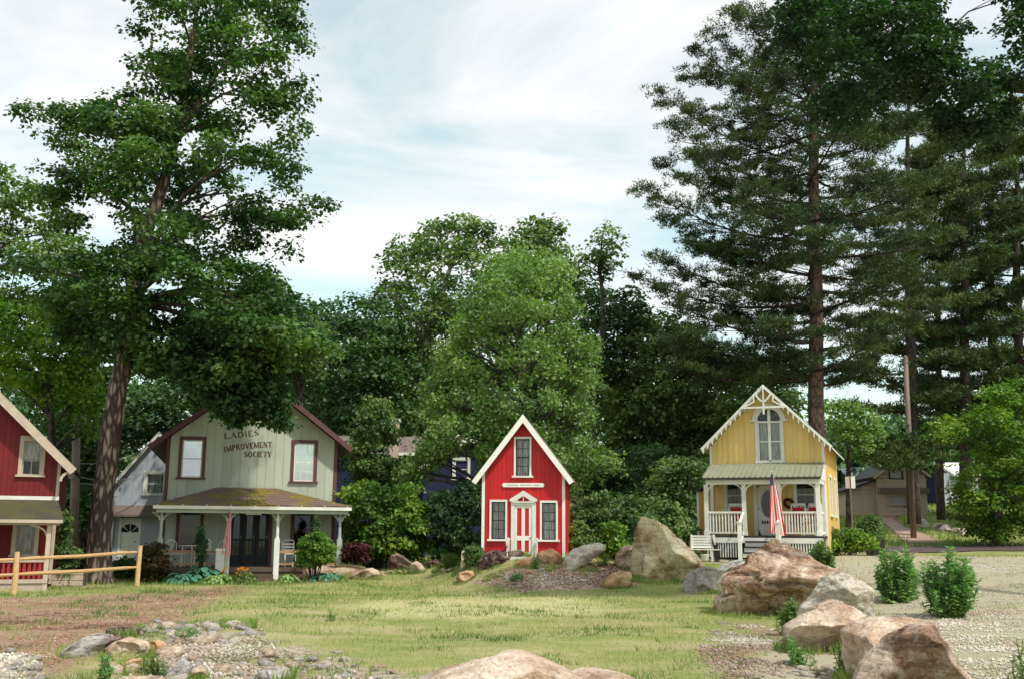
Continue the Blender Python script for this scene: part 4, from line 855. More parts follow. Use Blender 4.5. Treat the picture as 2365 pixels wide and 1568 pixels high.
    for i, px in enumerate(posts):
        zb = .0 if i in (1, 2) else zf; mb = MB(); q = .055
        mb.box(px-.09, px+.09, y0-.02, y0+.16, zb, zf+.95); mb.tube([(px, y0+.07, zf+.95), (px, y0+.07, zf+1.05), (px, y0+.07, zf+1.9)], [.07, .055, .05], 10); mb.box(px-.07, px+.07, y0, y0+.14, zf+1.9, zE-.13)
        p = mb.obj('post', Mt['white'] if i in (1, 2) else Mt['sage'], t)
        for sg in (-1, 1):
            mb = MB()
            for k in range(6):
                a0, a1 = math.pi/2*k/6, math.pi/2*(k+1)/6
                c0 = (px+sg*(.07+.24*(1-math.cos(a0))), zE-.5+.24*math.sin(a0)); c1 = (px+sg*(.07+.24*(1-math.cos(a1))), zE-.5+.24*math.sin(a1))
                mb.bar((c0[0], y0+.07, c0[1]), (c1[0], y0+.07, c1[1]), .04, .05)
            mb.tube([(px+sg*.15, y0+.05, zE-.33), (px+sg*.15, y0+.09, zE-.33)], .055, 10); mb.obj('bracket', Mt['sage'], p)
    zr = Z(440, 1273, y0)
    for a, b in ((posts[0], posts[1]), (posts[2], posts[3])):
        mb = MB(); mb.box(a+.09, b-.09, y0-.01, y0+.14, zr-.04, zr+.04); rl = mb.obj('rail', Mt['tanwood'], t)
        mb = MB(); mb.box(a+.09, b-.09, y0+.04, y0+.10, zf+.08, zf+.14); mb.obj('lower_rail', Mt['tanwood'], t)
    mb = MB(); mb.box(posts[1]+.09, posts[2]-.09, y0-.34, y0-.002, 0, .2); mb.obj('step', Mt['brownstep'], t)
    mb = MB(); mb.box(posts[1]+.05, posts[2]-.05, y0-.70, y0-.342, -.1, .06); mb.obj('step', Mt['brownstep'], t)
    # small hanging board with a name
    bx0, bx1 = X(567.5, 1182, y0), X(604.5, 1182, y0); bz0, bz1 = Z(585, 1188, y0), Z(585, 1177.5, y0)
    s = thing('porch_sign', 'small white name board hanging under the green cottage porch gutter', 'sign', t.matrix_basis@Vector(((bx0+bx1)/2, y0, bz0)), rd(15))
    wd = (bx1-bx0)/2; hg = bz1-bz0; mb = MB(); mb.box(-wd, wd, -.012, .012, 0, hg); mb.obj('board', Mt['white'], s)
    mb = MB(); mb.tube([(-wd*.7, 0, hg), (-wd*.7, 0, hg+.12)], .006, 5); mb.tube([(wd*.7, 0, hg), (wd*.7, 0, hg+.12)], .006, 5); mb.obj('hanger', Mt['blackmetal'], s)
    cu = bpy.data.curves.new('sign_text', 'FONT'); cu.body = 'The Haven'; cu.size = hg*.85; cu.extrude = .003; cu.align_x = 'CENTER'; cu.materials.append(Mt['letter'])
    tm_ = bpy.data.objects.new('tmp', cu); COL.objects.link(tm_); bpy.context.view_layer.update(); lm_ = bpy.data.meshes.new_from_object(tm_.evaluated_get(bpy.context.evaluated_depsgraph_get())); bpy.data.objects.remove(tm_)
    to = bpy.data.objects.new('lettering', lm_); to.rotation_euler = (math.pi/2, 0, 0); to.location = (0, -.016, hg*.22); to.scale = (.9, 1, 1); link(to, s)
    # attic view of a left lean-to side: dark side wall strip with a meter pipe
    mb = MB(LEFT(0)); mb.box(-.35, -.31, -.05, -.01, .3, 3.0); mb.obj('side_pipe', Mt['metal'], t)
    return F, posts, y0, zf, zE, W
GF, gposts, gy0, gzf, gzE, GW = green_house()
gt = GF.t.matrix_basis
def gw(x, y, z): return gt@Vector((x, y, z))
flag('folded striped flag hanging from the green cottage porch post', gw(gposts[1]+.0, gy0-.04, gzE-.75), gw(gposts[1]+.02, gy0-.55, gzE-.12), .16, .30, 1.5, -.05, 1.2, .20)

# ------------------------------------------------------------ 2. little red playhouse
def hut():
    o = P(1210, 1279, 33.4); F = Frame('red_playhouse', 'tiny bright red wooden house with steep white edged gable and red striped door', 'house', (o.x, o.y, o.z-.05), rd(-6)); t = F.t; X, Z = F.X, F.Z
    xl, xr = X(1112.5, 1200), X(1305, 1200); c = (xl+xr)/2; zp = Z(1208, 955, -.28); ez = Z(1091, 1110, -.28); ex0, ex1 = X(1087, 1109, -.28), X(1323, 1109, -.28)
    hw = (ex1-ex0)/2; ex0, ex1 = c-hw, c+hw; sl = (zp-ez)/hw
    top = lambda x: zp-abs(x-c)*sl-.16
    def R_(a, b, c_, d): return [X(a, (c_+d)/2), X(b, (c_+d)/2), Z((a+b)/2, d), Z((a+b)/2, c_)]
    wt = R_(1191.5, 1223, 1013, 1098); wl = R_(1135, 1167, 1158, 1244); wr = R_(1251.5, 1284, 1160, 1245.5); dr = R_(1189, 1229, 1166, 1273)
    z0 = Z(1110, 1276)-.1
    plank_wall(t, xl+.09, xr-.09, z0, top, [wt, wl, wr, dr], Mt['red'], .14, breaks=(c,), gap=.005, bmat=Mt['red'])
    for a in (xl, xr-.09): mb = MB(); mb.box(a, a+.09, -.03, .09, z0-.15, top(a+.045)); mb.obj('corner_board', Mt['white'], t)
    D = 3.2
    mb = MB(); mb.box(xl, xl+.05, .092, D, z0, top(xl)); mb.obj('side_wall', Mt['red'], t); mb = MB(); mb.box(xr-.05, xr, .092, D, z0, top(xl)); mb.obj('side_wall', Mt['red'], t)
    mb = MB(); mb.prism([(xl+.055, z0), (xr-.055, z0), (xr-.055, top(xr)), (c, top(c)), (xl+.055, top(xl))], D, D+.05); mb.obj('back_wall', Mt['red'], t)
    gable_roof(t, c, zp, ex0, ez, ex1, ez, -.28, D+.28, .05, Mt['shingle'], Mt['white'], .17)
    for q, lab in ((wt, 'upper window with lace curtain'), (wl, None), (wr, None)):
        window(t, *q, 0, .06, 'white', 'black', 2, 4, True, 'lace', .06, inner=.03, bar=.016)
    # sign plank, lettering too worn to read
    a, b = X(1159.5, 1119), X(1258, 1121); zz = Z(1209, 1119.5); h = .065
    mb = MB(); mb.prism([(a, zz), (a+.05, zz-h), (b-.05, zz-h), (b, zz), (b-.05, zz+h), (a+.05, zz+h)], -.045, -.004); s = mb.obj('name_plank', Mt['white'], t)
    mb = MB()
    for u0, u1 in ((.12, .38), (.43, .70), (.74, .88)): mb.box(a+(b-a)*u0, a+(b-a)*u1, -.047, -.044, zz-.022, zz+.022)
    mb.obj('worn_lettering', Mt['sage'], s)
    # door, casing, pediment
    x0, x1, d0, d1 = dr; d0 = z0+.03; cx = (x0+x1)/2
    mb = MB(); mb.box(x0-.12, x0, -.05, .05, d0, d1); mb.box(x1, x1+.12, -.05, .05, d0, d1); mb.box(x0-.12, x1+.12, -.055, .05, d1, d1+.12); mb.obj('door_casing', Mt['white'], t)
    pz = Z(1208.5, 1132); hw2 = .12+(x1-x0)/2+.04; b0 = d1+.12
    mb = MB(); mb.prism([(cx-hw2, b0), (cx-hw2, b0+.07), (cx, pz), (cx+hw2, b0+.07), (cx+hw2, b0), (cx+hw2-.16, b0), (cx, pz-.17), (cx-hw2+.16, b0)], -.10, -.03)
    mb.prism([(cx-hw2+.1, b0-.04), (cx+hw2-.1, b0-.04), (cx+hw2-.1, b0), (cx-hw2+.1, b0)], -.098, -.058); mb.prism([(cx-.012, b0+.005), (cx+.012, b0+.005), (cx+.012, pz-.15), (cx-.012, pz-.15)], -.085, -.045)
    for sg in (-1, 1): mb.prism([(cx+sg*.16, b0+.002), (cx+sg*.24, b0+.002), (cx+sg*.20, b0+.09)], -.08, -.04)
    mb.obj('pediment', Mt['white'], t)
    mb = MB(); mb.box(x0+.005, x1-.005, .0, .04, d0, d1); dd = mb.obj('door', Mt['red'], t)
    mb = MB(); st = .07; wv = x1-x0
    mb.box(x0+.006, x0+st, -.022, -.002, d0, d1); mb.box(x1-st-.03, x1-.006, -.022, -.002, d0, d1); mb.box(cx-.06, cx+.045, -.022, -.002, d0, d1)
    for a_, b_ in ((d0, d0+.10), (d0+(d1-d0)*.30, d0+(d1-d0)*.39), (d1-.09, d1)):
        mb.box(x0+st, cx-.06, -.0215, -.002, a_, b_); mb.box(cx+.045, x1-st-.03, -.0215, -.002, a_, b_)
    mb.obj('door_stiles', Mt['white'], dd); mb = MB(); mb.tube([(x1-.06, -.05, d0+(d1-d0)*.35), (x1-.06, -.02, d0+(d1-d0)*.35)], .02, 10); mb.obj('handle', Mt['blackmetal'], dd)
    # step and handrails
    mb = MB(); mb.box(x0-.1, x1+.1, -.55, -.06, d0-.3, d0-.03); mb.obj('step', Mt['white'], t)
    for xx in (x0-.17, x1+.17):
        mb = MB(); mb.box(xx-.02, xx+.02, -.60, -.56, d0-.4, d0+.34); mb.box(xx-.02, xx+.02, -.14, -.10, d0-.2, d0+.45); mb.bar((xx, -.66, d0+.37), (xx, -.06, d0+.50), .05, .07); mb.box(xx-.045, xx+.045, -.64, -.54, d0+.30, d0+.56); mb.obj('handrail', Mt['white'], t)
    return F
HF = hut()

# ------------------------------------------------------------ 3. yellow gingerbread cottage
def yellow():
    o = P(1645.8, 1283, 38.6); phi = rd(-21); F = Frame('yellow_cottage', 'yellow board and batten gingerbread cottage with arched attic window and white porch', 'house', (o.x, o.y, o.z), phi); t = F.t; X, Z = F.X, F.Z
    W = X(1911, 1200); c = W/2; zp = Z(1773.5, 887, -.5); ezL, ezR = Z(1623, 1035, -.5), Z(1929, 1031, -.5); xl, xr = X(1622.5, 1035, -.5), X(1929, 1031, -.5)
    ez = (ezL+ezR)/2; hw = (xr-xl)/2; cx = (xl+xr)/2*.35+c*.65; xl, xr = cx-hw, cx+hw; sl = (zp-ez)/hw
    print('YEL W', W, 'hw', hw, 'cx', cx, 'slope', sl, ezL, ezR)
    top = lambda x: zp-abs(x-cx)*sl-.14
    def R_(a, b, c_, d, off=0): return [X(a, (c_+d)/2, off), X(b, (c_+d)/2, off), Z((a+b)/2, d, off), Z((a+b)/2, c_, off)]
    # arched window
    ax0, ax1, az0, az1 = R_(1750.5, 1803.5, 944, 1065); acx = (ax0+ax1)/2; ar = (ax1-ax0)/2; zs = az1-ar
    op = []
    for k in range(10):
        a = ax0+(ax1-ax0)*k/10; b = ax0+(ax1-ax0)*(k+1)/10; m_ = (a+b)/2; op.append([a, b, az0, zs+math.sqrt(max(0, ar*ar-(m_-acx)**2))])
    wl = R_(1678.5, 1713.5, 1113, 1175); wr = R_(1838.5, 1881, 1109, 1174); dr = R_(1750, 1800, 1120, 1234)
    zf = Z(1780, 1236); dr[2] = zf; op += [wl, wr, dr]
    plank_wall(t, .09, W-.09, .3, top, op, Mt['yellow'], .21, breaks=(cx,), gap=.01, batten=.035, bmat=Mt['yellow'])
    for a in (0, W-.09): mb = MB(); mb.box(a, a+.09, -.035, .09, 0.1, top(a+.045)); mb.obj('corner_board', Mt['white'], t)
    D = 5.6
    def sideop(x0, x1, y0, y1): ya, _ = F.side(x0, (y0+y1)/2, W); yb_, _ = F.side(x1, (y0+y1)/2, W); return ya, yb_
    swin = [(1.5, 2.5, zf+.75, zf+2.15), (3.9, 4.6, zf+.75, zf+2.15)]
    zt = top(W)
    plank_wall(t, .1, D, .2, lambda y: zt, swin, Mt['yellow'], .23, M=RIGHT(W), gap=.01, batten=.035, bmat=Mt['yellow'])
    for q in swin: window(t, *q, 0, .09, 'white', 'white', 1, 2, True, 'lace', .05, M=RIGHT(W))
    mb = MB(RIGHT(W)); mb.box(D, D+.1, -.03, .09, .2, zt); mb.obj('corner_board', Mt['white'], t)
    mb = MB(RIGHT(W)); mb.box(1.6, 2.2, -.05, -.024, zf-.05, zf+.35); mb.obj('vent_grille', Mt['metal'], t)
    mb = MB(); mb.box(0, .06, .092, D, .2, zt); mb.obj('side_wall', Mt['yellow'], t)
    mb = MB(); mb.prism([(.06, 0), (W-.1, 0), (W-.1, zt), (cx, top(cx)), (.06, zt)], D, D+.06); mb.obj('back_wall', Mt['yellow'], t)
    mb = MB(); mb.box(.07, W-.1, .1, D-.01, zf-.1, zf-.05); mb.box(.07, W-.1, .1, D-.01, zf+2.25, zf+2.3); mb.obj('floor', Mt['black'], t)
    # roof with white soffit boards
    gable_roof(t, cx, zp+.02, xl, ez+.02, xr, ez+.02, -.5, D+.4, .05, Mt['darkroof'], Mt['white'], .10)
    for sg in (-1, 1):
        e = cx+sg*hw*.995; mb = MB(); mb.prism([(cx, zp-.055), (e, ez-.035), (e, ez-.085), (cx, zp-.105)], -.49, D+.38); mb.obj('soffit', Mt['white'], t)
        # lacework pendants along the rake
        n = 13
        for k in range(1, n+1):
            u = k/(n+.6); x = cx+sg*hw*u; z = zp-(zp-ez)*u-.10
            if u < .28: continue
            mb = MB(); mb.prism([(x-.028, z+.02), (x+.028, z+.02), (x+.02, z-.13), (x, z-.19), (x-.02, z-.13)], -.53, -.505); mb.obj('pendant', Mt['white'], t)
        for k in range(3):
            pass
    # gable truss ornament
    zb = Z(1773, 940, -.5); hb = (zp-zb)/sl
    mb = MB(); mb.prism([(cx-hb, zb-.03), (cx+hb, zb-.03), (cx+hb-.06, zb+.035), (cx-hb+.06, zb+.035)], -.56, -.515)
    mb.prism([(cx-.03, zb-.25), (cx+.03, zb-.25), (cx+.03, zb+.22), (cx-.03, zb+.22)], -.565, -.52)
    zy = zb+.20
    for sg in (-1, 1):
        pts = [(cx, zy), (cx+sg*.10, zy+.12), (cx+sg*.20, zy+.30), (cx+sg*.30, zy+.34)]
        pts = [(cx, zy), (cx+sg*.09, zy+.05), (cx+sg*.20, zy+.17), (cx+sg*.27, zp-.27*sl-.07)]
        for p, q in zip(pts, pts[1:]): mb.bar((p[0], -.54, p[1]), (q[0], -.54, q[1]), .05, .06)
        mb.bar((cx+sg*hb*.8, -.54, zb+.03), (cx+sg*.33, -.54, zy+.02), .045, .05); mb.bar((cx+sg*.33, -.54, zy+.02), (cx+sg*.36, -.54, zp-.36*sl-.05), .04, .05)
    mb.bar((cx, -.54, zy+.05), (cx, -.54, zp-.06), .04, .05); mb.obj('gable_ornament', Mt['white'], t)
    # arched window parts
    mb = MB(); n = 20; ro, ri = ar+.11, ar
    ring = [(acx+ro*math.cos(a), zs+ro*math.sin(a)) for a in [math.pi*k/n for k in range(n+1)]]; ring2 = [(acx+ri*math.cos(a), zs+ri*math.sin(a)) for a in [math.pi*k/n for k in range(n+1)]]
    for k in range(n): mb.prism([ring2[k], ring[k], ring[k+1], ring2[k+1]], -.05, .05)
    mb.box(ax0-.10, ax0, -.05, .05, az0, zs); mb.box(ax1, ax1+.10, -.05, .05, az0, zs); mb.box(ax0-.12, ax1+.12, -.07, .05, az0-.06, az0); w = mb.obj('arched_window', Mt['white'], t)
    mb = MB(); ro2 = ro+.07
    for k in range(n):
        a, b = math.pi*k/n, math.pi*(k+1)/n; mb.prism([(acx+ro*math.cos(a), zs+ro*math.sin(a)), (acx+ro2*math.cos(a), zs+ro2*math.sin(a)), (acx+ro2*math.cos(b), zs+ro2*math.sin(b)), (acx+ro*math.cos(b), zs+ro*math.sin(b))], -.09, -.024)
    for sg in (-1, 1): mb.box(acx+sg*(ro-.03), acx+sg*(ro2+.09), -.11, -.024, zs-.05, zs+.01)
    mb.obj('hood_mould', Mt['white'], w)
    mb = MB(); y1 = .03; mb.box(acx-.05, acx+.05, y1-.01, y1+.03, az0+.05, zs+ar-.01); mb.box(ax0, acx-.05, y1-.012, y1+.03, az0, az0+.05); mb.box(acx+.05, ax1, y1-.012, y1+.03, az0, az0+.05); mb.box(ax0, ax1, y1-.02, y1-.011, zs-.09, zs-.03)
    mb.box(ax0, ax0+.04, y1-.01, y1+.03, az0+.05, zs); mb.box(ax1-.04, ax1, y1-.01, y1+.03, az0+.05, zs); zm = az0+(zs-az0)*.48; mb.box(ax0+.04, acx-.05, y1-.009, y1+.03, zm-.02, zm+.02); mb.box(acx+.05, ax1-.04, y1-.009, y1+.03, zm-.02, zm+.02)
    mb.obj('sash', Mt['white'], w)
    mb = MB(); mb.prism([(ax0, az0), (ax1, az0), (ax1, zs)]+[(acx+ar*math.cos(math.pi*k/12), zs+ar*math.sin(math.pi*k/12)) for k in range(1, 12)]+[(ax0, zs)], y1+.031, y1+.035); mb.obj('pane', Mt['glass'], w)
    vs = []; fs = []
    for i in range(31): u = i/30; xx = ax0+.01+(ax1-ax0-.02)*u; d = .02*math.sin(u*50); vs += [(xx, .10+d, zs-.02), (xx, .10+d, az0+.02)]
    for i in range(30): fs.append((2*i, 2*i+1, 2*i+3, 2*i+2))
    mb = MB(); mb.add(vs, fs); mb.obj('curtain', Mt['lace'], w)
    # porch windows, door
    for q in (wl, wr): window(t, *q, 0, .09, 'white', 'white', 3, 4, True, None, .04, bar=.006, muntin='darkroof', inner=.03)
    x0, x1, d0, d1 = dr; mb = MB(); mb.box(x0-.13, x0, -.04, .05, d0, d1); mb.box(x1, x1+.10, -.04, .05, d0, d1); mb.box(x0-.13, x1+.10, -.045, .05, d1, d1+.1); mb.obj('door_frame', Mt['white'], t)
    mb = MB(); oc = ((x0+x1)/2, d0+(d1-d0)*.63); rx_, rz_ = (x1-x0)*.33, (d1-d0)*.27; n = 28; el = [(oc[0]+rx_*math.cos(2*math.pi*k/n), oc[1]+rz_*math.sin(2*math.pi*k/n)) for k in range(n)]
    def edgept(x, z):
        dx, dz = x-oc[0], z-oc[1]; k = min((x1-.01-oc[0])/abs(dx) if dx else 9, ((d1-.01-oc[1]) if dz > 0 else (oc[1]-d0-.01))/abs(dz) if dz else 9); return oc[0]+dx*k, oc[1]+dz*k
    for k in range(n):
        p, q = el[k], el[(k+1) % n]; mb.prism([p, edgept(*p), edgept(*q), q], .0, .035)
    dd = mb.obj('door', Mt['white'], t); mb = MB(); mb.disc(oc[0], oc[1], rx_, .018, .022, 28, rz_); mb.obj('pane', Mt['glass'], dd)
    mb = MB()
    for k in range(n):
        p, q = el[k], el[(k+1) % n]; g_ = lambda a: (oc[0]+(a[0]-oc[0])*1.08, oc[1]+(a[1]-oc[1])*1.05); mb.prism([p, g_(p), g_(q), q], -.012, -.001)
    mb.obj('oval_moulding', Mt['white'], dd)
    for k in range(6): mb = MB(); a = x0+.12+k*(x1-x0-.24)/6; mb.box(a+.01, a+(x1-x0-.24)/6-.015, -.004, -.001, d0+(d1-d0)*.235, d0+(d1-d0)*.295); mb.obj('lower_pane', Mt['black'], dd)
    mb = MB(); mb.tube([(x0+.07, -.05, d0+.95), (x0+.07, -.02, d0+.95)], .025, 10); mb.obj('handle', Mt['metal'], dd)
    # porch
    pd = 1.75; y0 = -pd; yf = y0-.2
    rz = (Z(1650, 1073)+Z(1905, 1066))/2; ezp = (Z(1623, 1103, yf)+Z(1894, 1098, yf))/2; xa, xb = X(1622.5, 1102, yf), X(1896, 1098, yf)
    print('YEL porch', xa, xb, rz, ezp, zf, 'posts')
    mb = MB(); A = [(xa, yf, ezp), (xb, yf, ezp), (W-.02, -.04, rz), (.05, -.04, rz)]
    mb.add([Vector(p) for p in A]+[Vector(p)+Vector((0, 0, -.04)) for p in A], [(0, 1, 2, 3), (7, 6, 5, 4), (0, 4, 5, 1), (1, 5, 6, 2), (2, 6, 7, 3), (3, 7, 4, 0)]); pr = mb.obj('porch_roof', Mt['tin'], t)
    nr = 22
    for k in range(nr+1): u = k/nr; p = Vector(A[0]).lerp(Vector(A[1]), u); q = Vector(A[3]).lerp(Vector(A[2]), u); mb = MB(); mb.bar(p+Vector((0, -.01, .012)), q+Vector((0, 0, .012)), .035, .03); mb.obj('roof_rib', Mt['tin'], pr)
    mb = MB(); mb.box(xa, xb, yf-.03, yf-.004, ezp-.075, ezp-.02); mb.obj('drip_edge', Mt['darkroof'], t)
    mb = MB(); mb.box(xa+.08, xb-.04, y0-.06, y0+.06, ezp-.24, ezp-.085); mb.box(xa+.08, xa+.18, y0+.062, -.04, ezp-.22, ezp-.05); mb.box(xb-.14, xb-.04, y0+.062, -.04, ezp-.22, ezp-.05); mb.obj('beam', Mt['white'], t)
    mb = MB(); mb.prism([(y0+.02, ezp-.05), (-.04, ezp-.05), (-.04, rz-.06)], 0, .04); 
    m2 = MB(Matrix.Translation((xb-.02, 0, 0))@Matrix.Rotation(math.pi/2, 4, 'Z')); m2.prism([(y0-.1, ezp-.08), (-.04, ezp-.08), (-.04, rz-.06)], 0, .03); m2.obj('porch_gable_end', Mt['white'], t)
    mb = MB(); mb.box(xa+.05, xb-.02, y0-.06, -.037, zf-.07, zf-.0); mb.obj('porch_floor', Mt['darkroof'], t)
    mb = MB(); mb.box(xa+.06, xb-.03, y0-.075, y0-.03, zf-.25, zf-.072); mb.obj('fascia', Mt['white'], t)
    px = [X(1632, 1200, y0), X(1719.5, 1200, y0), X(1801, 1200, y0), X(1891.5, 1200, y0)]
    zbr, ztr = Z(1675, 1231, y0), (Z(1675, 1183, y0)+Z(1850, 1179, y0))/2
    for i, p in enumerate(px):
        mb = MB(); mb.box(p-.07, p+.07, y0-.02, y0+.12, zf+.001, ezp-.23); mb.box(p-.09, p+.09, y0-.04, y0+.14, zf+.002, zf+.16); q = mb.obj('post', Mt['white'], t)
        for sg in ((-1, 1) if i in (1, 2) else ((1,) if i == 0 else (-1,))):
            mb = MB()
            for k in range(5):
                a0, a1 = math.pi/2*k/5, math.pi/2*(k+1)/5; f_ = lambda a: (p+sg*(.07+.22*(1-math.cos(a))), y0+.05, ezp-.5+.25*math.sin(a)); mb.bar(f_(a0), f_(a1), .03, .04)
            mb.obj('bracket', Mt['white'], q)
    mb = MB(); mb.box(.0, .12, -.14, -.04, zf, ezp-.1); mb.obj('half_post', Mt['white'], t)
    mb = MB(); mb.box(xb-.16, xb-.04, -.14, -.04, zf, ezp-.1); mb.obj('half_post', Mt['white'], t)
    bal = MB(); bal.box(-.02, .02, -.02, .02, 0, ztr-zbr-.05); bme = bal.mesh('baluster', Mt['white'])
    def rail(a, b, n, horiz=True):
        mb = MB()
        if horiz: mb.box(a, b, y0+.0, y0+.09, ztr-.05, ztr+.015); mb.box(a, b, y0+.02, y0+.07, zbr, zbr+.05)
        else: mb.box(a[0]-.04, a[0]+.04, a[1], b, ztr-.05, ztr+.015); mb.box(a[0]-.025, a[0]+.025, a[1], b, zbr, zbr+.05)
        r = mb.obj('railing', Mt['white'], t)
        for k in range(n):
            u = (k+.5)/n
            inst('baluster', bme, r, (a+(b-a)*u, y0+.045, zbr+.05) if horiz else (a[0], a[1]+(b-a[1])*u, zbr+.05))
    rail(px[0]+.07, px[1]-.07, 11); rail(px[2]+.07, px[3]-.07, 12); rail((px[3], y0+.12), -.15, 12, False); rail((px[0], y0+.12), -.15, 12, False)
    # steps, newels, lattice
    gz = 0.0; sx0, sx1 = px[1]-.0, px[2]+.0; ns = 4; rise = (zf-.02)/ns
    for k in range(ns-1):
        zt_ = zf-rise*(k+1); yy = y0-.08-.28*(k+1)
        mb = MB(); mb.box(sx0+.05, sx1-.05, yy-.03, yy+.28, zt_-.05, zt_); mb.obj('tread', Mt['darkroof'], t); mb = MB(); mb.box(sx0+.05, sx1-.05, yy, yy+.03, zt_-rise+.002, zt_-.052); mb.obj('riser', Mt['white'], t)
    for xx, nx_ in ((sx0, X(1702, 1240, y0-1.0)), (sx1, X(1801, 1240, y0-1.0))):
        xx = sx0-.03 if xx == sx0 else sx1+.03
        mb = MB(); mb.box(xx-.06, xx+.06, y0-1.05, y0-.93, gz-.1, zf+.42); mb.box(xx-.085, xx+.085, y0-1.075, y0-.905, zf+.42, zf+.46); mb.bar((xx, y0-.95, zf+.40), (xx, y0-.02, ztr-.04), .07, .07); mb.bar((xx, y0-.95, zf-.35), (xx, y0-.02, zf+.1), .05, .05); mb.obj('newel_rail', Mt['white'], t)
    lat = MB(); lat.box(-.022, .022, -.01, .01, 0, zf-.26-gz); lme = lat.mesh('lattice_slat', Mt['white'])
    for a, b in ((px[0]-.02, px[1]-.1), (px[2]+.1, px[3]+.05)):
        n = int((b-a)/.085)
        for k in range(n): inst('lattice_slat', lme, t, (a+(b-a)*(k+.5)/n, y0-.04, gz))
    mb = MB(); mb.box(px[0]-.05, px[3]+.1, y0+.3, y0+.32, -.1, zf-.1); mb.obj('black_paint_and_shade', Mt['black'], t)  # black sheet behind the lattice stands in for the shade under the porch
    # lean-to shed on the left
    sA = X(1616, 1230, .8); zs_ = Z(1630, 1134, .8)
    mb = MB(); x = sA; n = 5
    for k in range(n): a = sA+(0-sA)*k/n; b = sA+(0-sA)*(k+1)/n; mb = MB(); mb.box(a+.005, b-.005, .8, .84, .1, zs_+(.12)*k/n); mb.obj('shed_plank', Mt['ochre'], t)
    mb = MB(); mb.box(sA-.08, sA, .78, .86, .1, zs_); mb.obj('shed_corner', Mt['white'], t)
    mb = MB(); mb.box(sA-.0, -.01, .86, 3, .1, zs_); mb.obj('shed_body', Mt['ochre'], t)
    mb = MB(); mb.prism([(sA-.2, zs_-.02), (.0, zs_+.18), (.0, zs_+.25), (sA-.2, zs_+.05)], .6, 3.2); mb.obj('shed_roof', Mt['darkroof'], t)
    return F, px, y0, zf, W, ezp, ztr
YF, ypx, yy0, yzf, YW, yez, yztr = yellow(); ytm = YF.t.matrix_basis
def yw(x, y, z): return ytm@Vector((x, y, z))
flag('large striped flag hanging in front of the yellow cottage steps', yw(ypx[2]-.02, yy0-.03, yez-.55), yw(ypx[2]-.1, yy0-.75, yez+.12), .20, .56, 2.05, .10, .4, .20)

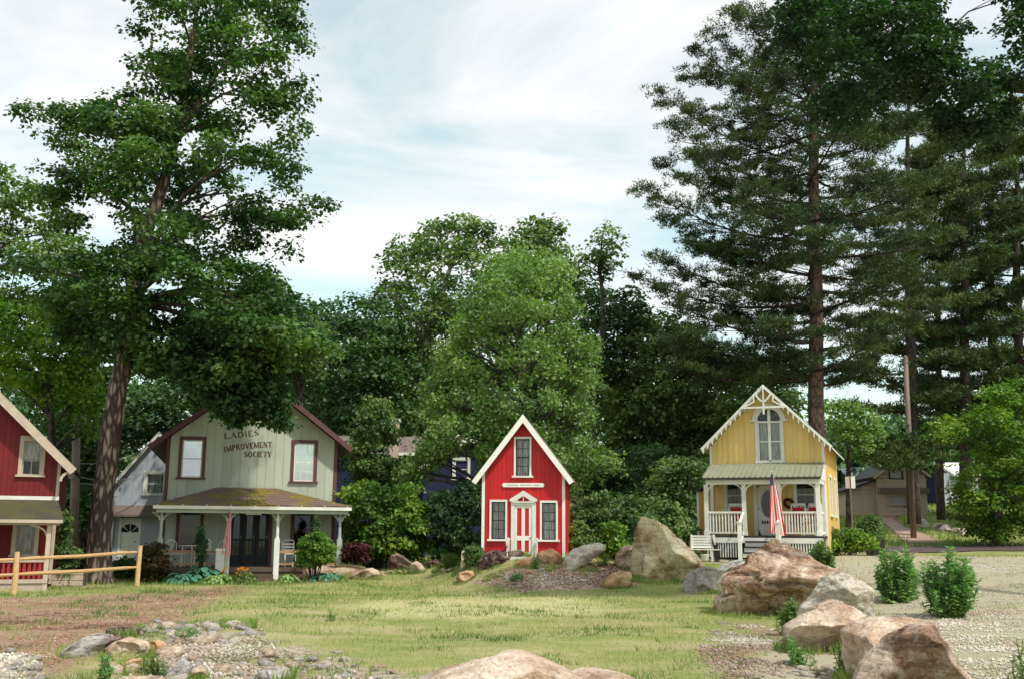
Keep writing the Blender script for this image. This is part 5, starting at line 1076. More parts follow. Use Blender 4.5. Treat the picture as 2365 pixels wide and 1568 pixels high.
# ------------------------------------------------------------ 4. dark red cottage at the left
def redhouse():
    o = P(141, 1350, 31.2); F = Frame('dark_red_cottage', 'dark red wooden cottage with cream trim cut off by the picture edge', 'house', (o.x, o.y, .0), rd(21)); t = F.t; X, Z = F.X, F.Z
    xR = X(139, 1100); hw = 2.75; c = xR-hw; rk = .45
    a = F.loc(0, 905, -.3); b = F.loc(165, 1071, -.3); sl = (a[1]-b[1])/(b[0]-a[0]); print('RED slope', sl, a, b)
    zt0 = a[1]+.02; zat = lambda x: zt0-sl*(abs(x-c)-abs(a[0]-c)); zp = zat(c)
    top = lambda x: zat(x)-.2
    def R_(a, b, c_, d): return [X(a, (c_+d)/2), X(b, (c_+d)/2), Z((a+b)/2, d), Z((a+b)/2, c_)]
    wu = R_(53, 95, 1018, 1096); wl = R_(37, 80, 1205, 1280); zbelt = Z(70, 1148); zf = Z(60, 1341, -1.6)
    wl2 = [wu[0]-1.7, wu[1]-1.7, wu[2], wu[3]]; dr = [wl[0]-1.5, wl[1]-1.35, zf, wl[3]+.05]
    plank_wall(t, c-hw+.08, xR-.09, zf, top, [wu, wl, wl2, dr], Mt['darkred'], .15, breaks=(c,), gap=.006, bmat=Mt['darkred'])
    for q in (xR-.09, c-hw-.01): mb = MB(); mb.box(q, q+.09, -.03, .08, 0.1, top(q+.04)); mb.obj('corner_board', Mt['trim_tan'], t)
    D = 6
    for q in (xR-.05, c-hw): mb = MB(); mb.box(q, q+.05, .085, D, 0, top(xR)); mb.obj('side_wall', Mt['darkred'], t)
    mb = MB(); mb.prism([(c-hw+.06, 0), (xR-.06, 0), (xR-.06, top(xR)), (c, top(c)), (c-hw+.06, top(xR))], D, D+.05); mb.obj('back_wall', Mt['darkred'], t)
    gable_roof(t, c, zp, c-hw-rk, zat(c-hw-rk), xR+rk, zat(xR+rk), -.45, D+.3, .06, Mt['mossroof2'], Mt['trim_tan'], .24)
    mb = MB()
    for k in range(6):
        a0, a1 = math.pi/2*k/6, math.pi/2*(k+1)/6; zz = zat(xR+.2)-.62; f_ = lambda a_: (xR+.03+.36*(1-math.cos(a_)), -.4, zz+.30*math.sin(a_)); mb.bar(f_(a0), f_(a1), .06, .08)
    mb.obj('eave_bracket', Mt['trim_tan'], t)
    for q in (wu, wl2): window(t, *q, 0, .11, 'trim_tan', 'trim_tan', 2, 2, True, 'lace', .05, hood=.03, inner=.03, cfrac=.6)
    window(t, *wl, 0, .11, 'trim_tan', 'trim_tan', 2, 2, True, 'lace', .04, inner=.03)
    mb = MB(); mb.box(dr[0], dr[1], .0, .04, dr[2], dr[3]); mb.obj('door', Mt['trim_tan'], t)
    mb = MB(); mb.box(c-hw, xR+.02, -.06, -.032, zbelt-.07, zbelt+.04); mb.obj('belt_board', Mt['white'], t)
    # porch
    y0 = -1.6; yf = y0-.2; ez = Z(70, 1198, yf); rz = zbelt-.08; xe = X(148, 1195, yf)
    mb = MB(); A = [(c-hw-.2, yf, ez), (xe, yf, ez), (xR+.0, -.065, rz), (c-hw-.1, -.065, rz)]; mb.add([Vector(p) for p in A]+[Vector(p)+Vector((0, 0, -.05)) for p in A], [(0, 1, 2, 3), (7, 6, 5, 4), (0, 4, 5, 1), (1, 5, 6, 2), (2, 6, 7, 3), (3, 7, 4, 0)]); mb.obj('porch_roof', Mt['mossroof2'], t)
    mb = MB(); mb.box(c-hw-.15, xe-.02, yf-.03, yf-.003, ez-.10, ez-.01); mb.box(c-hw-.1, xe-.1, y0-.03, y0+.08, ez-.16, ez-.07); mb.obj('fascia', Mt['trim_tan'], t)
    posts = [X(110, 1270, y0), X(110, 1270, y0)-2.1, X(110, 1270, y0)-4.0]
    for i, px in enumerate(posts):
        mb = MB(); mb.box(px-.06, px+.06, y0-.05, y0+.07, -.05 if i == 0 else zf, ez-.165); p = mb.obj('post', Mt['trim_tan'], t)
        for sg in (-1, 1):
            if i == 0 and sg == 1: continue
            mb = MB()
            for k in range(7):
                a0, a1 = math.pi/2*k/7, math.pi/2*(k+1)/7; f_ = lambda a_: (px+sg*(.06+.42*(1-math.cos(a_))), y0+.01, ez-.46+.28*math.sin(a_)); mb.bar(f_(a0), f_(a1), .05, .05)
            mb.obj('bracket', Mt['trim_tan'], p)
    zt_ = Z(60, 1295, y0); 
    mb = MB(); mb.box(posts[2], posts[0]-.06, y0-.03, y0+.05, zt_-.03, zt_+.03); r = mb.obj('railing', Mt['trim_tan'], t)
    bm_ = MB(); h = zt_-.03-(zf+.05); bm_.prism([(-.045, 0), (.045, 0), (.03, h*.3), (.05, h*.55), (.03, h*.8), (.045, h), (-.045, h), (-.03, h*.8), (-.05, h*.55), (-.03, h*.3)], -.012, .012); bme = bm_.mesh('baluster', Mt['railred'])
    n = 30
    for k in range(n): inst('baluster', bme, r, (posts[2]+(posts[0]-.1-posts[2])*(k+.5)/n, y0+.01, zf+.05))
    mb = MB(); mb.box(c-hw, posts[0]+.06, y0-.07, y0-.052, zf-.06, zf+.05); mb.obj('floor_edge', Mt['trim_tan'], t)
    mb = MB(); mb.box(c-hw, posts[0]+.04, y0-.05, -.035, zf-.05, zf+.0); mb.obj('porch_floor', Mt['brownstep'], t)
    mb = MB(); mb.box(c-hw, posts[0]-.0, y0-.03, y0+.0, -.1, zf-.07); mb.obj('skirt', Mt['trim_tan'], t)
    return F
RF = redhouse()

# ------------------------------------------------------------ 5. pale grey house behind the green cottage
def greyhouse():
    o = P(255, 1300, 45.5); F = Frame('pale_grey_house', 'pale grey house with white arched-light door between the big maple and the green cottage', 'house', (o.x, o.y, .05), rd(6)); t = F.t; X, Z = F.X, F.Z
    xl = X(252, 1130); pk = F.loc(368, 995, -.2); a = F.loc(258, 1117, -.2); sl = (pk[1]-a[1])/(pk[0]-a[0]); c = pk[0]; W = (c-xl)*2
    top = lambda x: pk[1]-abs(x-c)*sl-.15
    zl = Z(300, 1166); win = [X(338, 1115), X(338, 1115)+.75, Z(345, 1140), Z(345, 1093)]
    plank_wall(t, xl, xl+W, zl, top, [win], Mt['greypaint'], .5, breaks=(c,), gap=.006, bmat=Mt['greypaint'])
    window(t, *win, 0, .12, 'white', 'white', 1, 2, True, 'shade', .02)
    gable_roof(t, c, pk[1], xl-.25, top(xl-.25)+.15, xl+W+.25, top(xl+W+.25)+.15, -.25, 7, .1, Mt['shingle'], Mt['white'], .13)
    dr = [X(279, 1240), X(319, 1240), .12, Z(300, 1195)]
    mb = MB(); mb.box(xl, dr[0]-.1, .0, .06, 0, zl); mb.box(dr[1]+.1, xl+W, .0, .06, 0, zl); mb.box(dr[0]-.1, dr[1]+.1, .0, .06, dr[3]+.05, zl); mb.obj('wall', Mt['greypaint'], t)
    mb = MB(); mb.box(xl, xl+.06, .062, 7, 0, top(xl)); mb.box(xl+W-.06, xl+W, .062, 7, 0, top(xl)); mb.box(xl, xl+W, 7, 7.06, 0, zl+.5); mb.obj('side_wall', Mt['greypaint'], t)
    mb = MB(); mb.prism([(-.75, zl-.32), (-.75, zl-.26), (0, zl+.03), (0, zl-.10)], 0, 1)
    pr = MB(Matrix.Rotation(0, 4, 'Z')); A = [(xl-.1, -.75, zl-.42), (xl+W, -.75, zl-.42), (xl+W, -.01, zl), (xl, -.01, zl)]; pr.add([Vector(p) for p in A]+[Vector(p)+Vector((0, 0, -.08)) for p in A], [(0, 1, 2, 3), (7, 6, 5, 4), (0, 4, 5, 1), (1, 5, 6, 2), (2, 6, 7, 3), (3, 7, 4, 0)]); pr.obj('pent_roof', Mt['shingle'], t)
    mb = MB(); mb.box(dr[0], dr[1], .02, .06, dr[2], dr[3]); d = mb.obj('door', Mt['white'], t)
    mb = MB(); mb.box(dr[0]-.1, dr[0], -.02, .05, dr[2], dr[3]); mb.box(dr[1], dr[1]+.1, -.02, .05, dr[2], dr[3]); mb.box(dr[0]-.55, dr[0]-.32, -.1, .0, 0, dr[3]+.05); mb.obj('door_trim', Mt['white'], t)
    cx = (dr[0]+dr[1])/2
    for k in range(4):
        a0, a1 = math.pi*(k+.08)/4, math.pi*(k+.92)/4; mb = MB(); rr = .42; mb.prism([(cx+.08*math.cos(a0), dr[3]-.62+.05*math.sin(a0)), (cx+rr*math.cos(a0), dr[3]-.62+rr*.9*math.sin(a0)), (cx+rr*math.cos(a1), dr[3]-.62+rr*.9*math.sin(a1)), (cx+.08*math.cos(a1), dr[3]-.62+.05*math.sin(a1))], .012, .019); mb.obj('fanlight_pane', Mt['black'], d)
    mb = MB(); mb.tube([(dr[1]-.12, -.03, 1.1), (dr[1]-.12, .02, 1.1)], .035, 8); mb.obj('handle', Mt['metal'], d)
greyhouse()

# ------------------------------------------------------------ 6. navy house behind the bushes
def navy():
    o = P(760, 1290, 52); F = Frame('navy_house', 'dark navy house with grey brown roof half hidden behind the bushes', 'house', (o.x, o.y, .4), rd(3)); t = F.t; X, Z = F.X, F.Z
    x0, x1 = X(700, 1080), X(1120, 1080); ez = Z(800, 1043, -.4); rz = Z(800, 1006, 3)
    n = 16; h = (ez-.1)/n
    for k in range(n): mb = MB(); mb.box(x0, x1, -.02+RR.uniform(-.003, .003), .03, .0+k*h+.012, (k+1)*h); mb.obj('clapboard', Mt['navy'], t)
    mb = MB(); mb.box(x0, x1, .031, 6, 0, ez-.1); mb.obj('wall', Mt['navy'], t)
    mb = MB(); A = [(x0-.4, -.4, ez), (x1+.3, -.4, ez), (x1+.3, 3, rz), (x0-.4, 3, rz), (x1+.3, 6.4, ez), (x0-.4, 6.4, ez)]
    mb.add([Vector(p) for p in A]+[Vector(p)+Vector((0, 0, -.12)) for p in A], [(0, 1, 2, 3), (3, 2, 4, 5), (6, 9, 8, 7), (9, 11, 10, 8), (0, 6, 7, 1), (1, 7, 8, 2), (2, 8, 10, 4), (3, 9, 6, 0), (5, 11, 9, 3), (4, 10, 11, 5)]); mb.obj('roof', Mt['shingle'], t)
    mb = MB(); mb.box(x0-.4, x1+.3, -.44, -.404, ez-.14, ez+.0); mb.obj('fascia', Mt['white'], t)
    cx0, cx1 = X(902.5, 1000, -.5), X(922.5, 1000, -.5); ct = Z(912, 975, -.5); mb = MB(); mb.box(cx0, cx1, -.95, -.45, 0, ct); ch = mb.obj('chimney', Mt['trim_tan'], t)
    mb = MB(); mb.box(cx0-.05, cx1+.05, -1.0, -.4, ct, ct+.14); mb.obj('cap', Mt['white'], ch)
    # cross gable at the right
    px, pz = F.loc(1085, 1006, -1.6); lx, lz = F.loc(963, 1079, -1.6); sl = (pz-lz)/(px-lx)
    mb = MB(); mb.prism([(lx+.3, 0), (2*px-lx-.3, 0), (2*px-lx-.3, lz+.1), (px, pz-.15), (lx+.3, lz+.1)], -1.3, 2.8); mb.obj('gable_wall', Mt['navy'], t)
    gable_roof(t, px, pz, lx, lz, 2*px-lx, lz, -1.6, 2.9, .12, Mt['shingle'], Mt['white'], .2)
    q = [X(1050, 1105, -1.3), X(1080, 1105, -1.3), Z(1065, 1105, -1.3), Z(1065, 1062, -1.3)]; window(t, *q, -1.345, .12, 'white', 'white', 1, 2, True, 'shade', .03)
navy()

# ------------------------------------------------------------ 7. tan cottage on the rise and the slate blue one beside it
def tan():
    o = P(1962, 1190, 82); F = Frame('tan_cottage', 'tan clapboard cottage with lean-to at the top of the dirt track', 'house', (o.x, o.y, o.z-.3), rd(-4)); t = F.t; X, Z = F.X, F.Z
    xa, xb = X(2026, 1130), X(2140, 1130); c = X(2083, 1060, -.3); zp = Z(2083, 1052, -.3); zr = Z(2143, 1092, -.3); sl = (zp-zr)/(X(2143, 1092, -.3)-c); top = lambda x: zp-abs(x-c)*sl-.15
    win = [X(2052, 1160), X(2093, 1160), Z(2070, 1164), Z(2070, 1149)]; wu = [X(2055, 1085), X(2082, 1085), Z(2070, 1104), Z(2070, 1072)]
    def courses(x0, x1, z0, tp, ops, nm='clapboard', y=0.0):
        z = z0; hh = .32
        while z < max(tp(x0), tp(x1), tp(c) if x0 < c < x1 else 0)-.02:
            zz = z+hh*.93
            # span of wall under the roofline at this height
            xs_ = [x0+(x1-x0)*i/60 for i in range(61)]; ok = [x for x in xs_ if tp(x) > zz]
            if len(ok) > 1:
                segs = [(ok[0], ok[-1])]
                for o_ in ops:
                    if o_[2] < zz and o_[3] > z: segs = [s for q0, q1 in segs for s in ((q0, min(q1, o_[0])), (max(q0, o_[1]), q1)) if s[1]-s[0] > .05]
                mb = MB()
                for q0, q1 in segs: mb.box(q0, q1, y-.02+RR.uniform(-.004, .004), y+.03, z, zz)
                mb.obj(nm, Mt['tanside'], t)
            z += hh
    courses(xa, xb, 0, top, [win, wu])
    mb = MB(); mb.prism([(xa, 0), (xb, 0), (xb, top(xb)), (c, top(c)), (xa, top(xa))], .2, 7); mb.obj('wall', Mt['tanside'], t)
    gable_roof(t, c, zp, xa-.4, top(xa-.4)+.15, xb+.35, top(xb+.35)+.15, -.35, 7.3, .12, Mt['darkroof'], Mt['tanside'], .2)
    window(t, *win, 0, .1, 'trim_tan', 'trim_tan', 2, 1, False, None, .03); window(t, *wu, 0, .12, 'darkroof', 'trim_tan', 2, 2, True, None, .03)
    mb = MB(); zb = Z(2070, 1137); mb.box(xa, xb, -.7, -.03, zb-.05, zb+.35); mb.obj('pent_roof', Mt['shingle'], t)
    la = X(1955, 1160, .5); zl, zh = Z(1960, 1135, .5), Z(2022, 1110, .5); tl = lambda x: zl+(zh-zl)*(x-la)/(xa-la)
    courses(la, xa-.02, -.6, tl, [], 'clapboard', .5)
    mb = MB(); mb.prism([(la, -.6), (xa-.02, -.6), (xa-.02, zh), (la, zl)], .6, 6); mb.obj('lean_to', Mt['tanside'], t)
    mb = MB(); mb.prism([(la-.3, zl-.05), (xa-.02, zh+.02), (xa-.02, zh+.17), (la-.3, zl+.1)], .2, 6.2); mb.obj('lean_to_roof', Mt['darkroof'], t)
    o2 = P(1975, 1120, 96); s = thing('metal_roofed_shed', 'pale metal roof showing behind the lean-to of the tan cottage', 'shed', (o2.x, o2.y, 4.3), 0); a = P(1968, 1080, 96); b = P(2035, 1078, 96)
    w_ = b.x-a.x; z1 = P(1990, 1112, 96).z-4.3; z2 = a.z-4.3; mb = MB(); mb.box(0, w_, 2, 6, -3, z1); mb.obj('wall', Mt['greypaint'], s); mb = MB(); A = [(-.2, 0, z1-.1), (w_, 0, z1-.1), (w_, 4, z2+.3), (-.2, 4, z2+.3)]
    mb.add([Vector(p) for p in A]+[Vector(p)+Vector((0, 0, -.08)) for p in A], [(0, 1, 2, 3), (7, 6, 5, 4), (0, 4, 5, 1), (1, 5, 6, 2), (2, 6, 7, 3), (3, 7, 4, 0)]); mb.obj('roof', Mt['greypaint'], s)
    o3 = P(2180, 1150, 92); F3 = Frame('slate_cottage', 'narrow slate grey cottage with white roof edge behind the bright green tree', 'house', (o3.x, o3.y, float(H(o3.x+1.5, o3.y))-.1), 0); t3 = F3.t
    x0, x1 = 0, F3.X(2260, 1130); zt = F3.Z(2200, 1092)
    for k in range(9): mb = MB(); mb.box(x0+(x1-x0)*k/9+.01, x0+(x1-x0)*(k+1)/9-.01, 0, .04, 0, zt); mb.obj('plank', Mt['greypaint'], t3)
    mb = MB(); mb.box(x0, x1, .05, 5, 0, zt); mb.obj('wall', Mt['navy'], t3)
    mb = MB(); mb.box(F3.X(2192, 1120), F3.X(2198, 1120), -.06, -.001, 0, F3.Z(2195, 1103)); mb.obj('porch_post', Mt['white'], t3)
    mb = MB(); A = [(F3.X(2196, 1092), -.6, zt-.1), (x1, -.6, zt-.1), (x1, 3, F3.Z(2200, 1062)), (F3.X(2188, 1065), 3, F3.Z(2200, 1062))]; mb.add([Vector(p) for p in A]+[Vector(p)+Vector((0, 0, -.2)) for p in A], [(0, 1, 2, 3), (7, 6, 5, 4), (0, 4, 5, 1), (1, 5, 6, 2), (2, 6, 7, 3), (3, 7, 4, 0)]); mb.obj('roof', Mt['white'], t3)
tan()
def shed_left():
    o = P(120, 1280, 50); t = thing('low_shed', 'low white walled shed with dark roof behind the left utility pole', 'shed', (o.x-1, o.y, .1), 0); a = P(118, 1236, 50).x-o.x+1; b = P(215, 1236, 50).x-o.x+1; z1 = P(170, 1238, 50).z-.1; z2 = P(170, 1180, 54).z-.1
    n = 12
    for k in range(n): mb = MB(); mb.box(a+(b-a)*k/n+.01, a+(b-a)*(k+1)/n-.01, 0, .04, 0, z1); mb.obj('plank', Mt['greypaint'], t)
    mb = MB(); mb.box(a, b, .05, 4, 0, z1); mb.obj('wall', Mt['greypaint'], t); mb = MB(); mb.box(a-.2, b+.1, -.3, -.25, z1-.05, z1+.12); mb.obj('fascia', Mt['white'], t)
    mb = MB(); A = [(a-.3, -.25, z1+.1), (b+.2, -.25, z1+.1), (b+.2, 4, z2), (a-.3, 4, z2)]; mb.add([Vector(p) for p in A]+[Vector(p)+Vector((0, 0, -.1)) for p in A], [(0, 1, 2, 3), (7, 6, 5, 4), (0, 4, 5, 1), (1, 5, 6, 2), (2, 6, 7, 3), (3, 7, 4, 0)]); mb.obj('roof', Mt['darkroof'], t)
shed_left()

# ============================================================ STREET AND GARDEN FURNITURE
# split rail fence
f = thing('split_rail_fence', 'new split rail fence of two round rails crossing in front of the big maple', 'fence', G(31, 1373))
fb = Vector(f.location); pA = G(31, 1373); pB = P(316, 1351, 31.6); pB.z = float(H(pB.x, pB.y)); pC = pA+(pA-pB)*1.0; pC.z = float(H(pC.x, pC.y))
tops = [P(31, 1273, pA.y).z, P(316, 1259, pB.y).z]; tops.append(tops[0])
for p, zt in zip((pA, pB, pC), tops):
    mb = MB(); q = p-fb; mb.tube([(q.x, q.y, q.z-.3), (q.x+.01, q.y, q.z+.5), (q.x+(.03 if p is pB else 0), q.y, zt-fb.z)], [.075, .07, .06], 7, lump=.06); mb.obj('post', Mt['fence'], f)
def fr(a, b, ya, yb, da, db):
    p = P(ya[0], ya[1], a.y-.02); q = P(yb[0], yb[1], b.y-.02); mb = MB(); m_ = p.lerp(q, .5)+Vector((0, 0, -.02)); mb.tube([x-fb for x in (p, p.lerp(q, .12), m_, p.lerp(q, .88), q)], [.03, .05, .052, .05, .03], 7, lump=.08); mb.obj('rail', Mt['fence'], f)
fr(pA, pB, (31, 1291), (316, 1274), 0, 0); fr(pA, pB, (31, 1326), (316, 1309), 0, 0)
for dz in (1291, 1326): 
    p = P(31, dz, pA.y); q = pC+Vector((0, 0, p.z-pA.z)); mb = MB(); mb.tube([p-fb, p.lerp(q, .5)-fb, q-fb], [.04, .052, .04], 7, lump=.08); mb.obj('rail', Mt['fence'], f)
# utility poles and wires
def upole(label, bx, by, tx, ty, Y, r):
    b_ = P(bx, by, Y); g = Vector((b_.x, Y, float(H(b_.x, Y)))); tp = P(tx, ty, Y); t = thing('utility_pole', label, 'pole', g)
    mb = MB(); mb.tube([(0, 0, -.3), (tp-g)*.5, tp-g], [r, r*.92, r*.8], 10, lump=.02); mb.obj('shaft', Mt['pole'], t, True)
    mb = MB(); k = (tp-g)*.62; mb.box(k.x-.16, k.x+.02, k.y-r-.12, k.y-r+.02, k.z-.05, k.z+.05); mb.tube([k+Vector((-.14, -r-.1, .05)), k+Vector((-.14, -r-.1, .16))], [.05, .03], 8); mb.obj('bracket', Mt['metal'], t); return t, tp
upl, tpl = upole('weathered utility pole between the dark red cottage and the big maple', 171, 1290, 177, 978, 42, .19)
upr, tpr = upole('tall brown utility pole in front of the tan cottage', 2106, 1176, 2091, 822, 64, .18)
def cable(label, a, b, sag=.3, r=.018):
    mb = MB(); a = Vector(a); b = Vector(b); pts = [a.lerp(b, i/12)-Vector((0, 0, sag*4*(i/12)*(1-i/12))) for i in range(13)]; c0 = pts[0].copy()
    o = mb.__class__(); o.tube([p-c0 for p in pts], r, 5); x = o.obj('cable', Mt['metal']); x.location = c0; return tag(x, label, 'cable')
cable('topmost grey cable running from the left utility pole behind the maple', P(174, 1068, 42), P(345, 1028, 46))
cable('middle grey cable strung from the left utility pole to the pale grey house', P(173, 1096, 42), P(340, 1090, 45))
cable('lower grey cable slanting up to the pale grey house window', P(173, 1112, 42), P(348, 1082, 45), .35)
cable('lowest cable hanging between the dark red cottage and the left pole', P(145, 1145, 36), P(172, 1143, 42), .1)
# road signs seen from behind
b_ = P(1967, 1192, 47); g = Vector((b_.x, 47, float(H(b_.x, 47)))); t = thing('road_sign', 'two square road signs on a thin post right of the yellow cottage', 'sign', g)
zt = P(1967, 1100, 47).z-g.z; zb_ = P(1967, 1127, 47).z-g.z; mb = MB(); mb.tube([(0, 0, -.2), (0, 0, zt+.05)], .035, 6); mb.obj('post', Mt['pole'], t)
for sx in (-1, 1): mb = MB(); mb.box(sx*.035 if sx > 0 else -.22, .22 if sx > 0 else -.035, -.05, -.038, zb_, zt); mb.obj('sign_plate', Mt['trim_tan'] if sx < 0 else Mt['white'], t)
# white slatted bench with dark iron arm
def bench():
    Y = 36.4; a = P(1592, 1277, Y); b = P(1660, 1277, Y); g = Vector(((a.x+b.x)/2, Y, float(H((a.x+b.x)/2, Y)))); t = thing('garden_bench', 'white slatted bench with a dark iron arm beside the yellow cottage porch', 'bench', g, rd(-21))
    w_ = (b.x-a.x)/2
    for k in range(5): mb = MB(); mb.box(-w_, w_*.7, .18+k*.01, .20+k*.01, .44+k*.09, .51+k*.09); mb.obj('slat', Mt['white'], t)
    for k in range(4): mb = MB(); mb.box(-w_, w_, -.22+k*.1, -.14+k*.1, .38, .405); mb.obj('seat_slat', Mt['white'], t)
    for xx in (-w_*.9, w_*.62):
        mb = MB(); mb.box(xx-.03, xx+.03, .15, .2, 0, .9); mb.box(xx-.03, xx+.03, -.2, -.15, 0, .38); mb.obj('leg', Mt['white'], t)
    mb = MB(); pts = [(w_*.55, -.02, .86), (w_*.62, -.08, .70), (w_*.70, -.12, .56), (w_*.76, -.12, .44), (w_*.9, -.14, .52), (w_*1.0, -.14, .60)]
    mb.tube(pts, [.012, .03, .04, .05, .05, .02], 6); mb.box(w_*.72, w_*.98, -.18, -.06, .41, .56); mb.box(w_*.75, w_*1.0, -.18, .05, .02, .37); mb.obj('iron_arm', Mt['blackmetal'], t)
    p = thing('flower_pot', 'pale round pot standing under the white bench', 'pot', g+Vector((-.0, -.15, 0))); mb = MB(); mb.tube([(0, 0, 0), (0, 0, .06), (0, 0, .22), (0, 0, .24)], [.10, .13, .16, .17], 14); mb.obj('pot_body', Mt['white'], p, True)
bench()
# chairs
def bistro(label, loc, rz, round_back=True):
    t = thing('porch_chair', label, 'chair', loc, rz, 'white chairs on the green cottage porch'); s = .2
    mb = MB(); mb.box(-s, s, -s, s, .43, .455); mb.obj('seat', Mt['white'], t)
    lg = MB(); lg.box(-.017, .017, -.017, .017, 0, .43); lm = lg.mesh('leg', Mt['white'])
    for a in (-1, 1):
        for b in (-1, 1): inst('leg', lm, t, (a*.18, b*.18, 0))
    mb = MB()
    if round_back:
        pts = [(-.19, .19, .455), (-.20, .2, .70)]+[(.20*math.cos(a), .21, .72+.18*math.sin(a)) for a in [math.pi-math.pi*k/8 for k in range(9)]]+[(.19, .19, .455)]; mb.tube(pts, .016, 6)
        for k in (-1, 0, 1): mb.tube([(k*.08, .2, .455), (k*.09, .21, .88)], .009, 5)
    else:
        mb.tube([(-.2, .19, .455), (-.2, .21, .85), (-.15, .21, .90), (.15, .21, .90), (.2, .21, .85), (.2, .19, .455)], .018, 6)
        for k in range(3): mb.box(-.19, .19, .195, .21, .54+k*.1, .59+k*.1)
    mb.obj('backrest', Mt['white'], t); return t
yc = gy0+.55
bistro('white hoop backed chair at the left end of the green porch', gw(gposts[0]+.42, yc, gzf), GF.t.rotation_euler[2]+rd(30))
bistro('white square backed chair left of the slim dark evergreen on the green porch', gw(gposts[0]+1.35, yc, gzf), GF.t.rotation_euler[2]-rd(20), False)
bistro('white hoop backed chair just left of the flag post on the green porch', gw(gposts[1]-.28, yc, gzf), GF.t.rotation_euler[2]-rd(40))
bistro('white slat backed chair on the right of the green porch doors', gw(gposts[2]+.45, yc, gzf), GF.t.rotation_euler[2]+rd(10), False)
t = thing('porch_table', 'small white round table between the chairs on the green porch', 'table', gw(gposts[0]+.9, yc+.1, gzf)); mb = MB(); mb.tube([(0, 0, .70), (0, 0, .72)], .32, 20); mb.obj('table_top', Mt['white'], t)
lg = MB(); lg.box(-.015, .015, -.015, .015, 0, .70); lm = lg.mesh('leg', Mt['white'])
for a in (-1, 1):
    for b in (-1, 1): inst('leg', lm, t, (a*.16, b*.16, 0))
def rocker(label, loc, rz):
    t = thing('rocking_chair', label, 'chair', loc, rz, 'rocking chairs on the yellow cottage porch')
    for s in (-1, 1):
        mb = MB(); mb.tube([(s*.25, -.38, .08), (s*.25, -.2, .03), (s*.25, .1, .03), (s*.25, .42, .12)], .02, 5); mb.obj('rocker', Mt['white'], t)
        mb = MB(); mb.box(s*.25-.02, s*.25+.02, -.22, -.18, .04, .62); mb.box(s*.25-.02, s*.25+.02, .18, .22, .04, 1.05); mb.obj('leg', Mt['white'], t)
        mb = MB(); mb.box(s*.25-.04, s*.25+.04, -.26, .2, .62, .645); mb.obj('armrest', Mt['white'], t)
    mb = MB(); mb.box(-.23, .23, -.22, .2, .38, .41); mb.obj('seat', Mt['white'], t); mb = MB()
    for k in range(5): mb.box(-.19+k*.085, -.15+k*.085, .2, .22, .41, 1.05)
    mb.box(-.25, .25, .19, .225, 1.05, 1.12); mb.obj('backrest', Mt['white'], t)
    mb = MB(); mb.box(-.21, .21, -.2, .17, .412, .48); mb.box(-.2, .2, .13, .19, .48, .98); mb.obj('cushion', Mt['redcloth'], t)
rocker('rocking chair with red cushion left of the yellow cottage door', yw((ypx[0]+ypx[1])/2+.25, yy0+.95, yzf+.003), YF.t.rotation_euler[2]+rd(15))
rocker('rocking chair with red cushion just right of the yellow cottage flag', yw(ypx[2]+.48, yy0+.95, yzf+.003), YF.t.rotation_euler[2]-rd(10))
rocker('rocking chair with red cushion at the right end of the yellow cottage porch', yw(ypx[3]-.32, yy0+1.0, yzf+.003), YF.t.rotation_euler[2]-rd(30))
# hanging copper coloured pot on the yellow wall, lantern
p = YF.loc(1821, 1161, -.12); t = thing('wreath', 'round dark red wreath hanging beside the yellow cottage door', 'wreath', yw(p[0], -.10, p[1]), YF.t.rotation_euler[2])
mb = MB(); pts = [(.14*math.cos(a), 0, .14*math.sin(a)) for a in [2*math.pi*k/16 for k in range(17)]]; mb.tube(pts, .055, 7, lump=.25); mb.obj('ring', Mt['burg'], t)
t = thing('wall_pot', 'terracotta pot with flowers behind the right porch railing of the yellow cottage', 'pot', yw(ypx[3]-.75, yy0+.35, yzf+.003)); mb = MB(); mb.tube([(0, 0, 0), (0, 0, .25), (0, 0, .28)], [.10, .15, .17], 12); mb.obj('pot_body', Mt['ochre'], t)
v, fc = leaf_arrays(np.array([[0, 0, .4]]), np.array([.22]), 70, .09); link(bpy.data.objects.new('foliage', np_mesh('foliage', v, fc, Mt['mid'])), t)
# planter crate and little tree beside the dark red cottage
g = G(190*.7, 1347); g = P(150, 1350, 31.5); g.z = float(H(g.x, g.y)); t = thing('wooden_planter', 'weathered grey plank planter box beside the dark red cottage porch', 'planter', g, rd(8))
for k in range(3): mb = MB(); mb.box(-.45, .5, -.03, .0, .02+k*.16, .165+k*.16); mb.obj('plank', Mt['trim_tan'], t)
mb = MB(); mb.box(-.45, .5, .001, .55, 0, .46); mb.obj('body', Mt['brownstep'], t)
g = P(172, 1340, 35); g.z = float(H(g.x, g.y)); t = thing('storage_bin', 'dark blue storage bin behind the split rail fence left of the maple', 'bin', g)
mb = MB(); mb.prism([(-.5, 0), (.5, 0), (.55, .55), (-.55, .55)], -.3, .3); mb.obj('bin_body', Mt['navy'], t); mb = MB(); mb.prism([(-.58, .552), (.58, .552), (.5, .66), (-.5, .66)], -.34, .34); mb.obj('lid', Mt['navy'], t)
g = P(2025, 1240, 43); g.z = float(H(g.x, g.y)); t = thing('litter_bin', 'tall dark bin at the right end of the yellow cottage bushes', 'bin', g); mb = MB(); mb.prism([(-.2, 0), (.2, 0), (.25, .85), (-.25, .85)], -.22, .22); mb.obj('bin_body', Mt['blackmetal'], t); mb = MB(); mb.prism([(-.27, .852), (.27, .852), (.22, .93), (-.22, .93)], -.24, .24); mb.obj('lid', Mt['blackmetal'], t)
